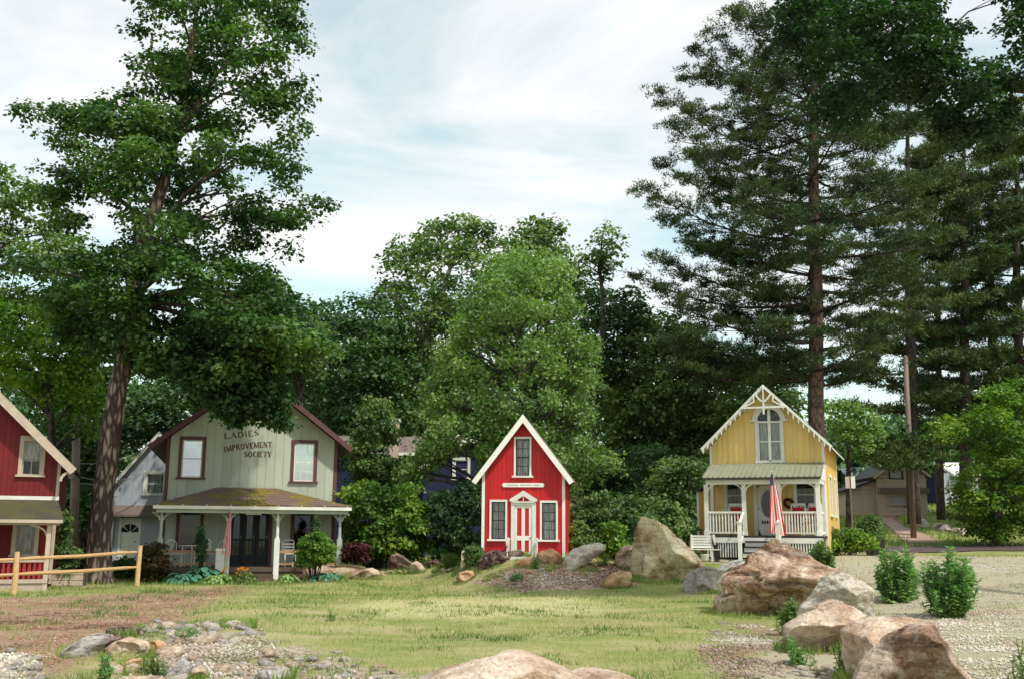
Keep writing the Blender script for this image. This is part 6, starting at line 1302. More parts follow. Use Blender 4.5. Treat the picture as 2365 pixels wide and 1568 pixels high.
# mail post on the green porch front
q = gw(gposts[1]-.22, gy0-.35, 0); q.z = .05; t = thing('post_box', 'white box on a post beside the flag of the green cottage', 'box', q, rd(15)); mb = MB(); mb.box(-.05, .05, -.05, .05, 0, .25); mb.obj('post', Mt['white'], t); mb = MB(); mb.box(-.14, .14, -.14, .14, .25, .95); mb.obj('box_body', Mt['white'], t); mb = MB(); mb.prism([(-.17, .952), (.17, .952), (.13, 1.02), (-.13, 1.02)], -.17, .17); mb.obj('lid', Mt['white'], t)
# upright pale post by the hut
g = P(1193, 1315, 33); 

# ============================================================ BOULDERS
def z7(pts): return [(x*.28753+1360, y*.28753+1133.4) for x, y in pts]
def z8(pts): return [(x*.3493+1813.4, y*.3496+1020) for x, y in pts]
def z6(pts): return [(x*.31947+680, y*.3195+1208.9) for x, y in pts]
def z5(pts): return [(x*.31947, y*.3195+1322.2) for x, y in pts]
boulder('standing_boulder', 'tall pointed cream boulder standing upright, its left foot brown', z7([(450, 200), (520, 228), (640, 290), (760, 390), (830, 460), (900, 540), (935, 600), (890, 645), (790, 670), (760, 705), (620, 735), (520, 765), (400, 772), (375, 700), (385, 600), (400, 400), (405, 270), (428, 212)]), 1.0, Mt['R_cream'], 3, 6, 0, .06, lean=.12, planes=[(.50, -.80, .42, .34), (-.80, -.55, -.35, .10), (-.2, -.65, -.75, .22)])
boulder('boulder', 'mottled grey round boulder touching the left side of the huge layered one', z7([(760, 745), (795, 670), (850, 632), (920, 612), (1010, 612), (1060, 650), (1070, 700), (1060, 790), (950, 820), (850, 835), (780, 820)]), .6, Mt['R_grey'], 5, 5, 6, .10)
boulder('boulder', 'flat grey slab leaning behind the huge layered boulder at its left', z7([(1030, 640), (1080, 590), (1180, 560), (1290, 545), (1320, 620), (1240, 660), (1130, 690), (1060, 710)]), .6, Mt['R_grey'], 8, 5, 6, .08, Y=23.5, embed=.5)
boulder('layered_boulder', 'huge brown layered boulder with a pale crest in front of the yellow cottage', z7([(1055, 745), (1095, 690), (1180, 630), (1268, 590), (1300, 500), (1380, 450), (1480, 415), (1600, 393), (1700, 422), (1800, 475), (1842, 545), (1950, 612), (2060, 690), (2050, 800), (1900, 900), (1760, 1000), (1650, 1030), (1500, 1035), (1350, 1035), (1250, 1015), (1120, 1000), (1062, 930), (1062, 870), (1090, 820)]), 1.2, Mt['R_brown'], 11, 6, 6, .08, strata=4.2, planes=[(.25, -.5, .8, .42), (-.4, -.85, .1, .6), (0, -.72, -.70, .38)])
boulder('boulder', 'pale lichen covered boulder behind and right of the smooth pink one', z7([(1690, 1010), (1705, 930), (1790, 845), (1880, 740), (1900, 680), (2030, 655), (2150, 720), (2235, 775), (2262, 830), (2258, 930), (2270, 1000), (2200, 1060), (2000, 1080), (1800, 1070)]), .85, Mt['R_pale'], 17, 6, 9, .12, Y=17.2, embed=.4)
boulder('boulder', 'smooth pinkish rounded boulder with a weathered underside, lower right', z7([(1570, 1090), (1650, 1030), (1760, 970), (1900, 905), (2000, 868), (2080, 895), (2160, 950), (2225, 1040), (2240, 1130), (2150, 1200), (2050, 1255), (1950, 1310), (1800, 1325), (1680, 1275), (1600, 1205), (1562, 1130)]), .62, Mt['R_pink'], 21, 6, 4, .06, planes=[(.1, -.6, .8, .5), (0, -.72, -.68, .36)])
boulder('boulder', 'broad brown boulder squeezed between the smooth pink one and the dark front one', z8([(390, 1250), (480, 1190), (560, 1170), (650, 1158), (760, 1158), (860, 1168), (940, 1192), (1000, 1260), (1020, 1340), (900, 1500), (700, 1560), (480, 1570), (410, 1440)]), .62, Mt['R_pink'], 25, 6, 6, .09, Y=13.0, embed=.4)
boulder('boulder', 'dark brown boulder with a grey crest at the bottom right corner', z8([(470, 1600), (520, 1480), (600, 1385), (700, 1290), (780, 1235), (850, 1205), (950, 1240), (1005, 1300), (1060, 1372), (1130, 1450), (1200, 1525), (1240, 1610), (1200, 1720), (850, 1760), (520, 1740)]), .6, Mt['R_umber'], 27, 6, 4, .08, Y=11.6, embed=.3, planes=[(-.6, -.7, .1, .55)])
boulder('boulder', 'wide flat pinkish boulder at the bottom centre edge of the view', z6([(850, 1160), (910, 1108), (1050, 1050), (1300, 980), (1450, 948), (1620, 935), (1720, 958), (1850, 1000), (2000, 1070), (2080, 1130), (2080, 1300), (1500, 1350), (900, 1300)]), .8, Mt['R_pink'], 31, 6, 5, .045, Y=9.6, embed=.3)
boulder('boulder', 'low pinkish boulder joining the right side of the bottom centre one', z6([(1930, 1110), (2060, 1060), (2200, 1048), (2330, 1065), (2450, 1110), (2500, 1200), (2400, 1300), (2000, 1300)]), .5, Mt['R_pink'], 33, 5, 5, .06, Y=9.9, embed=.3)
# rocks on and beside the mound
boulder('boulder', 'long dark reddish boulder below the left window of the red playhouse', z6([(1335, 300), (1350, 230), (1400, 200), (1480, 190), (1560, 200), (1630, 188), (1655, 215), (1600, 260), (1560, 310), (1450, 330), (1390, 350), (1340, 350)]), .55, Mt['R_dark'], 41, 5, 7, .16, strata=2)
boulder('rock', 'small wedge shaped orange stone below the red playhouse door', z6([(1598, 280), (1650, 255), (1690, 240), (1740, 250), (1745, 290), (1700, 312), (1610, 318)]), .25, Mt['R_rust'], 42, 4, 6, .12)
boulder('boulder', 'tan lumpy boulder below the right window of the red playhouse', z6([(1755, 215), (1790, 195), (1850, 183), (1900, 200), (1940, 245), (1935, 290), (1860, 300), (1770, 295), (1752, 260)]), .4, Mt['R_rust'], 43, 5, 7, .12)
boulder('boulder', 'long pale grey boulder tilted up to the right of the playhouse', z6([(1932, 275), (1975, 215), (2040, 170), (2120, 145), (2210, 133), (2245, 165), (2250, 190), (2190, 230), (2130, 280), (2060, 300), (1990, 338), (1955, 325)]), .5, Mt['R_pale'], 44, 5, 7, .10)
boulder('boulder', 'reddish rounded boulder just left of the tall pointed one', z7([(200, 575), (225, 500), (270, 445), (330, 432), (395, 455), (410, 530), (395, 590), (300, 590), (220, 600)]), .45, Mt['R_brown'], 45, 5, 6, .10, Y=32.6, embed=.5)
boulder('rock', 'small orange tan boulder at the left foot of the tall pointed one', z7([(120, 760), (140, 700), (190, 660), (270, 640), (335, 655), (345, 700), (330, 760), (230, 780), (140, 785)]), .35, Mt['R_rust'], 46, 5, 6, .10)
boulder('rock', 'round brown boulder at the left foot of the gravel mound', z6([(1168, 390), (1195, 350), (1240, 335), (1290, 340), (1308, 370), (1280, 400), (1230, 430), (1185, 428)]), .32, Mt['R_rust'], 47, 5, 4, .07)
boulder('rock', 'narrow upright tan stone left of the playhouse mound', z6([(1198, 325), (1205, 260), (1210, 200), (1228, 182), (1248, 192), (1240, 230), (1238, 290), (1235, 330)]), .12, Mt['R_cream'], 48, 4, 4, .10)
boulder('boulder', 'dark rounded boulder with a pale top between the long slab and the mound', z6([(668, 320), (680, 260), (700, 225), (740, 210), (790, 232), (830, 265), (875, 290), (880, 335), (800, 345), (690, 345)]), .45, Mt['R_dark'], 49, 5, 5, .08)
boulder('rock', 'pale pointed stone leaning against the dark rounded boulder', z6([(825, 345), (840, 290), (880, 268), (915, 285), (948, 330), (940, 350), (870, 360)]), .28, Mt['R_tan'], 50, 4, 5, .10)
boulder('rock', 'brown angular stone right of the dark rounded boulder', z6([(925, 285), (980, 270), (1030, 255), (1052, 280), (1040, 310), (980, 325), (935, 320)]), .3, Mt['R_dark'], 51, 4, 6, .12)
boulder('boulder', 'long low tan boulder in front of the green cottage right porch', z6([(50, 375), (60, 335), (110, 312), (220, 300), (350, 296), (450, 300), (520, 318), (500, 350), (420, 370), (330, 380), (250, 402), (150, 395), (70, 395)]), .6, Mt['R_tan'], 52, 5, 5, .06)
boulder('boulder', 'shorter tan boulder overlapping the right end of the long low one', z6([(400, 385), (440, 350), (500, 325), (560, 318), (610, 340), (620, 370), (560, 395), (470, 405)]), .4, Mt['R_tan'], 53, 5, 5, .08)
for i, (x, y, w_, h_) in enumerate([(640, 358, 60, 34), (700, 350, 62, 30), (760, 350, 60, 30), (1075, 330, 40, 22), (1130, 332, 48, 22), (340, 392, 60, 20), (810, 352, 40, 26), (1020, 345, 46, 18)]):
    boulder('rubble_stone', ['flat rubble stone under the right end of the short tan boulder', 'middle rubble stone under the dark rounded boulder', 'rubble stone left of the pale pointed stone', 'small stone left of the narrow upright tan stone', 'flat stone at the very foot of the narrow upright tan stone', 'thin rubble stone below the left half of the short tan boulder', 'low rubble stone under the pale pointed stone', 'low pink stone right of the pale pointed stone'][i], z6([(x-w_/2, y+h_/2), (x-w_/2, y), (x-w_*.2, y-h_/2), (x+w_*.2, y-h_/2+4), (x+w_/2, y), (x+w_/2, y+h_/2)]), .22, Mt['R_pink'], 60+i, 3, 5, .15)
# lower left rocks
boulder('boulder', 'smooth grey brown boulder on the red dirt, lower left', z5([(465, 590), (500, 540), (580, 490), (650, 445), (710, 440), (790, 452), (800, 500), (740, 560), (680, 600), (560, 612), (475, 615)]), .42, Mt['R_grey'], 70, 5, 5, .05)
boulder('boulder', 'dark squared ledge rock behind the stacked pale slab', z5([(782, 400), (800, 385), (860, 388), (960, 395), (1000, 400), (990, 435), (900, 430), (870, 470), (800, 480), (785, 440)]), .4, Mt['R_dark'], 71, 5, 7, .10, embed=.5)
boulder('rock', 'thin grey slab lying right of the dark ledge rock', z5([(985, 395), (1040, 372), (1100, 368), (1165, 382), (1160, 400), (1080, 410), (1000, 412)]), .3, Mt['R_grey'], 72, 4, 5, .08)
boulder('boulder', 'dark slanting rock in the shade between the grey boulder and the pale slab', z5([(680, 590), (720, 520), (790, 470), (840, 450), (880, 470), (820, 520), (760, 560), (720, 600)]), .3, Mt['R_dark'], 73, 5, 5, .08, embed=.6)
boulder('boulder', 'flat topped pale slab on the lower left rock pile', z5([(765, 540), (820, 500), (900, 470), (1000, 478), (1080, 500), (1100, 540), (1060, 590), (980, 615), (880, 640), (830, 610), (790, 570)]), .5, Mt['R_tan'], 74, 5, 8, .09, strata=2, embed=.3)
boulder('rock', 'cream stone with a rusty base at the right end of the pale slab', z5([(1080, 520), (1095, 490), (1140, 483), (1180, 510), (1195, 560), (1160, 585), (1100, 575)]), .2, Mt['R_rust'], 75, 4, 5, .07)
boulder('rock', 'orange tan block below the pale slab', z5([(880, 690), (900, 650), (960, 620), (1035, 610), (1040, 660), (1000, 690), (920, 700)]), .25, Mt['R_rust'], 76, 4, 7, .10)
boulder('rock', 'low pink stone at the foot of the lower left pile', z5([(920, 720), (960, 685), (1030, 675), (1060, 700), (1040, 735), (960, 745)]), .22, Mt['R_pink'], 77, 4, 6, .10)
boulder('rock', 'pointed grey purple stone near the bottom edge', z5([(1245, 760), (1260, 690), (1290, 635), (1335, 612), (1370, 650), (1385, 700), (1370, 760)]), .25, Mt['R_grey'], 78, 4, 7, .10)
boulder('rock', 'cream rounded stone right of the pointed grey purple one', z5([(1390, 740), (1400, 690), (1440, 670), (1490, 690), (1505, 740), (1480, 780), (1410, 775)]), .22, Mt['R_tan'], 79, 4, 5, .08)
boulder('rock', 'long flat light grey slab lying in the grass', z5([(1610, 375), (1650, 350), (1700, 345), (1760, 365), (1840, 375), (1835, 400), (1740, 402), (1680, 405), (1620, 390)]), .3, Mt['R_pale'], 80, 4, 7, .10)
boulder('rock', 'small cream stone left in the grass beside a dark weed', z5([(1280, 455), (1290, 430), (1330, 420), (1355, 440), (1345, 465), (1300, 468)]), .16, Mt['R_pale'], 81, 4, 5, .08)
boulder('rock', 'grey slab flush with the bottom edge of the view', z5([(1840, 740), (1870, 705), (1960, 690), (2060, 700), (2120, 740), (2080, 790), (1900, 800)]), .3, Mt['R_grey'], 82, 4, 7, .08)
boulder('rock', 'pale slab at the very bottom of the lower left pile', z5([(860, 790), (870, 750), (960, 748), (1080, 755), (1200, 750), (1190, 800), (1000, 830)]), .3, Mt['R_tan'], 83, 4, 7, .08, Y=10.4)
for i, (x, y, s_, Y_) in enumerate([(880, 520, 70, 66), (920, 548, 50, 66), (1180, 600, 46, 62)]):
    pass
for i, (x, y, w_, h_, m_) in enumerate([(875, 505, 130, 70, 'R_grey'), (905, 540, 90, 60, 'R_pale'), (1010, 560, 60, 50, 'R_pink'), (1065, 572, 90, 50, 'R_grey'), (1130, 585, 60, 40, 'R_pink'), (1180, 598, 60, 55, 'R_pale')]):
    boulder('rock', ['grey white tumbled rock leading the row along the dirt track', 'pale tumbled rock second along the dirt track bank', 'pink stone in the dirt bank row', 'greyish middle rock of the dirt bank row', 'pinkish rock near the dark end of the bank row', 'pale rock at the bush end of the dirt bank row'][i],
            z8([(x-w_/2, y+h_/2), (x-w_/2, y), (x-w_*.2, y-h_/2), (x+w_*.2, y-h_/2), (x+w_/2, y), (x+w_/2, y+h_/2)]), .5, Mt[m_], 90+i, 4, 6, .14)

for i, (x, y, w_, h_, m_, lb) in enumerate([(1480, 372, 60, 26, 'R_pink', 'small pink stone low on the gravel mound under the dark reddish boulder'), (1700, 345, 70, 30, 'R_rust', 'rust stone on the gravel mound below the playhouse door'), (1850, 330, 60, 28, 'R_pink', 'pink stone on the gravel mound under the tan lumpy boulder'), (2080, 390, 80, 30, 'R_tan', 'tan stone half way down the right side of the gravel mound'), (2230, 330, 60, 30, 'R_pink', 'pinkish stone under the raised end of the long pale grey boulder'), (1400, 400, 50, 22, 'R_tan', 'tan pebble like stone between the round brown boulder and the gravel mound')]):
    boulder('rock', lb, z6([(x-w_/2, y+h_/2), (x-w_/2, y), (x-w_*.2, y-h_/2), (x+w_*.2, y-h_/2+4), (x+w_/2, y), (x+w_/2, y+h_/2)]), .22, Mt[m_], 120+i, 4, 5, .14)
shoots('leafy_weed', 'short green plants at the left corner of the red playhouse', o_('1095,1300 1100,1275 1112,1268 1120,1290 1118,1302'), 16, .10, Mt['shrub'], .3)
shoots('leafy_weed', 'tuft of green blades between the dark reddish boulder and the playhouse door', z6([(1690, 320), (1700, 270), (1740, 230), (1765, 260), (1760, 318)]), 14, .09, Mt['shrub'], .2)
shoots('leafy_weed', 'grassy weeds beside the raised end of the long pale grey boulder', z6([(2150, 310), (2180, 260), (2260, 220), (2300, 260), (2300, 300)]), 26, .12, Mt['weed'], .3, wr=.2)
shoots('leafy_weed', 'green weeds in the lower left grass behind the flat grey stones', z5([(1500, 400), (1530, 350), (1600, 340), (1640, 370), (1600, 410)]), 16, .05, Mt['weed'], .25)
# loose stones, one object each, sharing a few meshes
stone_me = []
for i, mname in enumerate(['R_grey', 'R_pale', 'R_pink', 'R_tan', 'R_grey', 'R_pale']):
    v, fcs = rock_verts(8, 2, 9, .16, 200+i); v = v*np.array([1, .8, .5+.1*(i % 3)]); stone_me.append(np_mesh('loose_stone', v, fcs, Mt[mname]))
def loose(n, poly, smin, smax, label, group, mats=None, avoid=None):
    k = 0; q = np.array(poly); x0, y0 = q.min(0); x1, y1 = q.max(0)
    while k < n:
        dx, dy = RR.uniform(x0, x1), RR.uniform(y0, y1)
        if not inpoly(np.array([dx]), np.array([dy]), poly)[0]: continue
        g = G(dx, dy); s = smin*(smax/smin)**(RR.random()**1.8)
        o = bpy.data.objects.new('loose_stone', stone_me[RR.choice(mats or range(6))]); o.location = (g.x, g.y, float(H(g.x, g.y))+s*.12); o.scale = (s, s*RR.uniform(.7, 1.2), s*RR.uniform(.6, 1.1)); o.rotation_euler = (RR.uniform(-.3, .3), RR.uniform(-.3, .3), RR.uniform(0, 6.28)); link(o); mi_ = stone_me.index(o.data); fx = (dx-x0)/(x1-x0); fy = (dy-y0)/(y1-y0)
        tag(o, '%s %s %s %s, %s, %s' % (['tiny', 'small', 'larger'][int(min(2.99, 3*math.log(s/smin)/math.log(smax/smin)*1.4))], ['grey', 'pale', 'pink', 'tan', 'blocky grey', 'flat pale'][mi_], 'stone', label, ['at its left', 'in its middle', 'at its right'][int(min(2.99, max(0, fx*3)))], ['farthest out', 'midway', 'nearest'][int(min(2.99, max(0, fy*3)))]), 'stone', group); k += 1
loose(70, [(-10, 1512), (60, 1508), (90, 1530), (95, 1575), (-10, 1575)], .05, .14, 'in the bottom left corner heap', 'grey stones heaped in the bottom left corner', [0, 1, 4, 5])
loose(48, [(390, 1440), (480, 1425), (600, 1440), (620, 1475), (540, 1490), (400, 1470)], .05, .20, 'in the stony grass patch', 'flat grey stones in the grass', [0, 1, 4, 5])
loose(110, [(400, 1520), (560, 1500), (800, 1505), (960, 1568), (330, 1575)], .04, .16, 'on the gravel patch', 'broken stones along the bottom edge')
loose(40, [(250, 1480), (330, 1420), (480, 1440), (480, 1568), (250, 1568)], .07, .24, 'in the lower left rock pile', 'angular stones in the lower left pile', [2, 3, 4])
loose(45, [(1640, 1450), (1780, 1450), (1840, 1560), (1640, 1560)], .03, .10, 'on the bare reddish patch', 'pebbles on the bare patch', [2, 3, 5])
loose(30, [(1760, 1520), (1960, 1540), (1990, 1568), (1740, 1568)], .05, .14, 'below the smooth pink boulder', 'flat stones below the smooth boulder', [1, 3, 5])

# gravel as one mass per area
def gravel(name, poly, n, smin, smax, mats, hb=.3):
    q = np.array(poly); x0, y0 = q.min(0); x1, y1 = q.max(0); P_ = np.zeros((0, 2))
    while len(P_) < n:
        c = np.c_[rng.uniform(x0, x1, n*3), rng.uniform(y0, y1, n*3)]; e_ = edist(c[:, 0], c[:, 1], poly); c = c[inpoly(c[:, 0], c[:, 1], poly)&(rng.random(len(c)) < np.clip(e_/.9, 0, 1)*np.clip((vnoise(c[:, 0], c[:, 1], 1.1, 21)*.6+vnoise(c[:, 0], c[:, 1], .4, 22)*.5-.42)*4+.08, 0, 1))]; P_ = np.r_[P_, c]
    P_ = P_[:n]; s = smin*(smax/smin)**(rng.random(n)**2); z = H(P_[:, 0], P_[:, 1])
    oc = np.array([[1, 0, 0], [0, 1, 0], [-1, 0, 0], [0, -1, 0], [0, 0, 1], [0, 0, -1]], float); of = np.array([[0, 1, 4], [1, 2, 4], [2, 3, 4], [3, 0, 4], [1, 0, 5], [2, 1, 5], [3, 2, 5], [0, 3, 5]])
    V_ = oc[None]*rng.uniform(.55, 1.2, (n, 6, 1)); V_[:, :, 2] *= .6; a = rng.uniform(0, 6.28, n); ca, sa = np.cos(a), np.sin(a); X_ = V_[:, :, 0]*ca[:, None]-V_[:, :, 1]*sa[:, None]; Y_ = V_[:, :, 0]*sa[:, None]+V_[:, :, 1]*ca[:, None]
    V_ = np.stack([X_*s[:, None]+P_[:, :1], Y_*s[:, None]+P_[:, 1:], V_[:, :, 2]*s[:, None]+z[:, None]+s[:, None]*hb], -1).reshape(-1, 3); F_ = (np.arange(n)[:, None, None]*6+of[None]).reshape(-1, 3)
    return tag(link(bpy.data.objects.new(name, np_mesh(name, V_, F_, mats, False, rng.integers(0, len(mats), n).repeat(8)))), None, None, kind='stuff')
def pebmat(name, c): return leafmat(name, c, 0, .9)
Mt['peb'] = pebmat('mixed_pebbles', [(.20, .13, .10), (.34, .26, .21), (.46, .40, .35), (.60, .56, .52)]); Mt['peb2'] = pebmat('pale_pebbles', [(.36, .28, .20), (.46, .39, .31), (.56, .50, .42), (.66, .61, .54)])
Mt['leaflitter'] = pebmat('brown_litter', [(.12, .06, .04), (.24, .13, .09), (.36, .22, .15), (.52, .38, .29)])
gravel('gravel', PG1, 9000, .010, .055, [Mt['peb']]); gravel('gravel', PM, 6000, .015, .07, [Mt['leaflitter'], Mt['peb'], Mt['leaflitter']]); gravel('gravel', PG2, 2500, .02, .06, [Mt['peb2']])
gravel('gravel', gpoly([(1990, 1440), (2120, 1410), (2480, 1400), (2700, 1800), (2200, 1800), (2140, 1500)]), 17000, .008, .04, [Mt['peb2']])
gravel('gravel', gpoly([(1900, 1310), (2000, 1300), (2400, 1295), (2420, 1400), (2060, 1410), (2010, 1350)]), 9000, .012, .035, [Mt['peb2']])
gravel('gravel', PB, 6000, .008, .035, [Mt['peb']]); gravel('leaf_litter', PD1, 15000, .012, .035, [Mt['leaflitter']], .2)

# ============================================================ TREES
def o_(s): return [tuple(map(float, p.split(','))) for p in s.split()]
maple = o_('300,-60 310,60 300,130 330,200 285,225 290,250 240,235 190,260 195,245 150,240 100,260 70,265 30,215 0,245 20,275 60,275 70,300 130,290 110,340 125,400 90,380 120,440 60,440 110,490 100,560 30,600 60,640 100,700 130,770 200,790 240,830 290,850 330,860 400,900 440,900 500,930 500,1000 560,975 575,1000 620,985 660,1000 660,920 620,880 650,870 700,870 760,830 745,760 690,690 640,640 600,600 590,550 640,560 660,600 680,600 675,560 640,520 700,540 740,500 765,500 740,470 690,460 695,420 690,370 665,370 700,320 710,260 700,190 705,120 690,60 680,-60')
tree('maple_tree', 'towering dark green maple with shaggy bark beside the pale grey house', 'tree', tuple(P(226, 1340, 33.6)[:2])+(0.0,), [(228, 1230), (243, 1100), (262, 960), (285, 830), (300, 700), (330, 560), (385, 400), (420, 250), (450, 60), (470, -100)], [.44, .37, .33, .31, .29, .26, .23, .19, .14, .08, .04], maple, 33.6, .155, Mt['maple'], Mt['bark'], 250, 21, 15, 1.12, 4.4, .40, tol=.2, brmax=720, bbark=Mt['barkdark'],
     holes=[(430, 330, 30), (235, 520, 38), (500, 240, 24), (620, 300, 16), (130, 640, 26), (260, 330, 20), (215, 470, 22), (90, 690, 18), (330, 60, 14), (560, 110, 14), (620, 180, 12), (540, 330, 12), (360, 190, 20), (520, 200, 14), (590, 420, 14), (640, 480, 12), (180, 430, 12), (330, 120, 12), (380, 120, 10)], nbr=34, trunk_n=16, lump=.10)
_fl, _S = fill_outline(o_('90,690 200,740 300,760 450,740 620,700 690,760 740,800 640,860 620,890 640,980 560,975 500,925 440,895 330,855 240,825 130,775'), 33.6, 90, 16, 1.3, 3.6); _t = bpy.data.objects['maple_tree']; _v, _f = leaf_arrays(_S, rng.uniform(.6, 1.3, len(_S))*.42, 12, .19); link(bpy.data.objects.new('lower_crown', np_mesh('lower_crown', _v-np.array(_t.location), _f, Mt['maple'])), _t)
_fl, _S = fill_outline(o_('470,890 660,890 668,935 655,975 668,992 640,990 620,965 600,975 580,950 560,995 535,990 520,965 498,975 500,940'), 32.6, 60, 9, .55, .8, tol=.3); _v, _f = leaf_arrays(_S, rng.uniform(.6, 1.3, len(_S))*.26, 9, .17, droop=.9); link(bpy.data.objects.new('drooping_bough', np_mesh('drooping_bough', _v-np.array(_t.location), _f, Mt['maple'])), _t)
# left edge trees
tree('leafy_tree', 'dark spreading tree at the left edge behind the maple branches', 'tree', tuple(P(-60, 1300, 44)[:2])+(.1,), [(-55, 1000), (-45, 700), (-30, 500)], [.35, .3, .22, .08], o_('-200,330 -60,350 10,400 60,440 70,470 120,500 180,560 240,620 250,700 150,800 60,740 0,720 -100,800 -250,700'), 44, .22, Mt['mid'], Mt['barkdark'], 120, 11, 12, 1.4, 4, .5, nbr=25)
tree('leafy_tree', 'bright green sunlit tree rising behind the dark red cottage roof', 'tree', tuple(P(150, 1290, 40)[:2])+(.1,), [(140, 1150), (120, 1000), (110, 860)], [.2, .17, .12, .05], o_('-60,700 60,720 130,715 180,750 235,780 262,830 250,890 240,960 215,1010 180,1000 160,950 100,920 40,900 -60,850'), 40, .19, Mt['bright'], Mt['barkdark'], 80, 11, 12, 1.1, 3, .45, nbr=22)
tree('leafy_tree', 'dark undergrowth tree behind the left utility pole', 'tree', tuple(P(190, 1290, 47)[:2])+(.1,), [(190, 1200), (195, 1100), (200, 950)], [.2, .17, .12, .05], o_('60,850 240,880 330,900 460,880 540,900 520,960 400,1000 340,1010 260,1080 260,1230 170,1240 120,1180 100,1000'), 47, .22, Mt['dark'], Mt['barkdark'], 130, 11, 12, 1.3, 3, .5, nbr=20)
tree('leafy_tree', 'leafy green tree whose side hangs over the green cottage roof ridge', 'tree', tuple(P(700, 1290, 48)[:2])+(.6,), [(700, 1100), (690, 900), (680, 760)], [.25, .2, .16, .06], o_('560,640 620,640 680,690 720,730 745,790 755,830 720,850 722,900 700,900 690,880 650,870 600,860 560,800'), 44, .2, Mt['bright' if 0 else 'mid'], Mt['barkdark'], 70, 11, 12, 1.1, 2.5, .45, nbr=10)
# background wall, left to right
FB = o_
tree('leafy_tree', 'dark wooded crown directly right of the green cottage roof', 'tree', tuple(P(760, 1250, 62)[:2])+(1.5,), [(760, 1000), (765, 850), (770, 760)], [.35, .3, .2, .08], o_('680,760 730,710 790,700 830,690 880,700 930,760 960,900 960,1030 780,1030 700,960 600,860'), 62, .28, Mt['dark'], Mt['barkdark'], 130, 11, 12, 1.7, 4, .65, nbr=20)
tree('leafy_tree', 'broad mixed crown with sparse twiggy top left of the soft green tree', 'tree', tuple(P(960, 1250, 66)[:2])+(1.6,), [(960, 1000), (980, 800), (1020, 680), (1060, 560)], [.4, .34, .28, .2, .06], o_('850,700 900,600 895,560 940,560 990,530 1050,510 1110,520 1150,530 1180,560 1190,640 1120,720 1080,900 1050,1030 860,1030 830,860'), 66, .27, Mt['mid'], Mt['barkpale'], 230, 9, 11, 1.6, 4.5, .6, holes=[(1080, 640, 16), (930, 640, 12), (1130, 600, 14), (960, 890, 10)], nbr=60)
tree('leafy_tree', 'rounded dark crown peeping above the soft green tree', 'tree', tuple(P(1270, 1250, 64)[:2])+(1.8,), [(1270, 1000), (1265, 750), (1260, 600)], [.3, .26, .2, .06], o_('1190,540 1220,510 1260,505 1300,530 1310,570 1350,600 1350,700 1330,900 1150,900 1160,640 1180,570'), 64, .26, Mt['mid'], Mt['barkdark'], 90, 10, 12, 1.5, 3.5, .55, nbr=14)
tree('slender_tree', 'thin tall tree with bare trunk and a small ragged top', 'tree', tuple(P(1376, 1250, 58)[:2])+(1.6,), [(1372, 1050), (1378, 900), (1392, 760), (1392, 680), (1384, 620), (1392, 540)], [.20, .18, .17, .15, .12, .09, .03], o_('1345,570 1365,585 1380,540 1405,510 1420,560 1432,525 1440,600 1425,640 1405,625 1400,655 1385,630 1360,645 1340,610'), 58, .22, Mt['mid'], Mt['barkdark'], 24, 6, 8, .9, 1.4, .35, nbr=20, tol=.5)
tree('leafy_tree', 'loose dark foliage around the bare trunk of the slender tree', 'tree', tuple(P(1420, 1250, 60)[:2])+(1.6,), [(1440, 1000), (1440, 850), (1440, 700)], [.22, .2, .15, .05], o_('1340,680 1370,660 1420,690 1470,660 1490,700 1490,760 1440,800 1420,900 1360,900 1330,780'), 60, .24, Mt['dark'], Mt['barkdark'], 70, 9, 11, 1.3, 2.5, .5, nbr=14)
tree('leafy_tree', 'full green crown filling the gap left of the great pine', 'tree', tuple(P(1530, 1250, 60)[:2])+(1.6,), [(1530, 1050), (1530, 900), (1535, 820)], [.3, .26, .2, .07], o_('1420,800 1470,740 1540,730 1600,760 1640,780 1660,850 1650,920 1620,980 1590,1060 1500,1100 1400,1090 1380,950'), 60, .26, Mt['mid'], Mt['barkdark'], 150, 11, 12, 1.6, 4, .6, nbr=20)
tree('leafy_tree', 'sunlit green crown behind the left slope of the yellow cottage roof', 'tree', tuple(P(1690, 1250, 56)[:2])+(1.2,), [(1690, 1100), (1690, 1000), (1690, 940)], [.22, .2, .15, .05], o_('1600,960 1640,905 1690,880 1740,870 1790,880 1840,900 1860,960 1800,1000 1640,1060 1610,1100 1570,1060'), 58, .24, Mt['mid'], Mt['barkdark'], 90, 11, 12, 1.4, 3, .5, nbr=14)
tree('leafy_tree', 'bright leafy growth right of the great pine trunk behind the yellow roof', 'tree', tuple(P(1960, 1230, 62)[:2])+(1.6,), [(1960, 1130), (1960, 1050), (1965, 1000)], [.2, .17, .12, .05], o_('1905,990 1900,940 1950,925 1990,950 2030,960 2040,1010 2000,1050 1975,1090 1960,1090 1975,1050 1930,1020'), 62, .22, Mt['olive'], Mt['barkdark'], 30, 9, 12, 1.2, 2.5, .5, nbr=8)
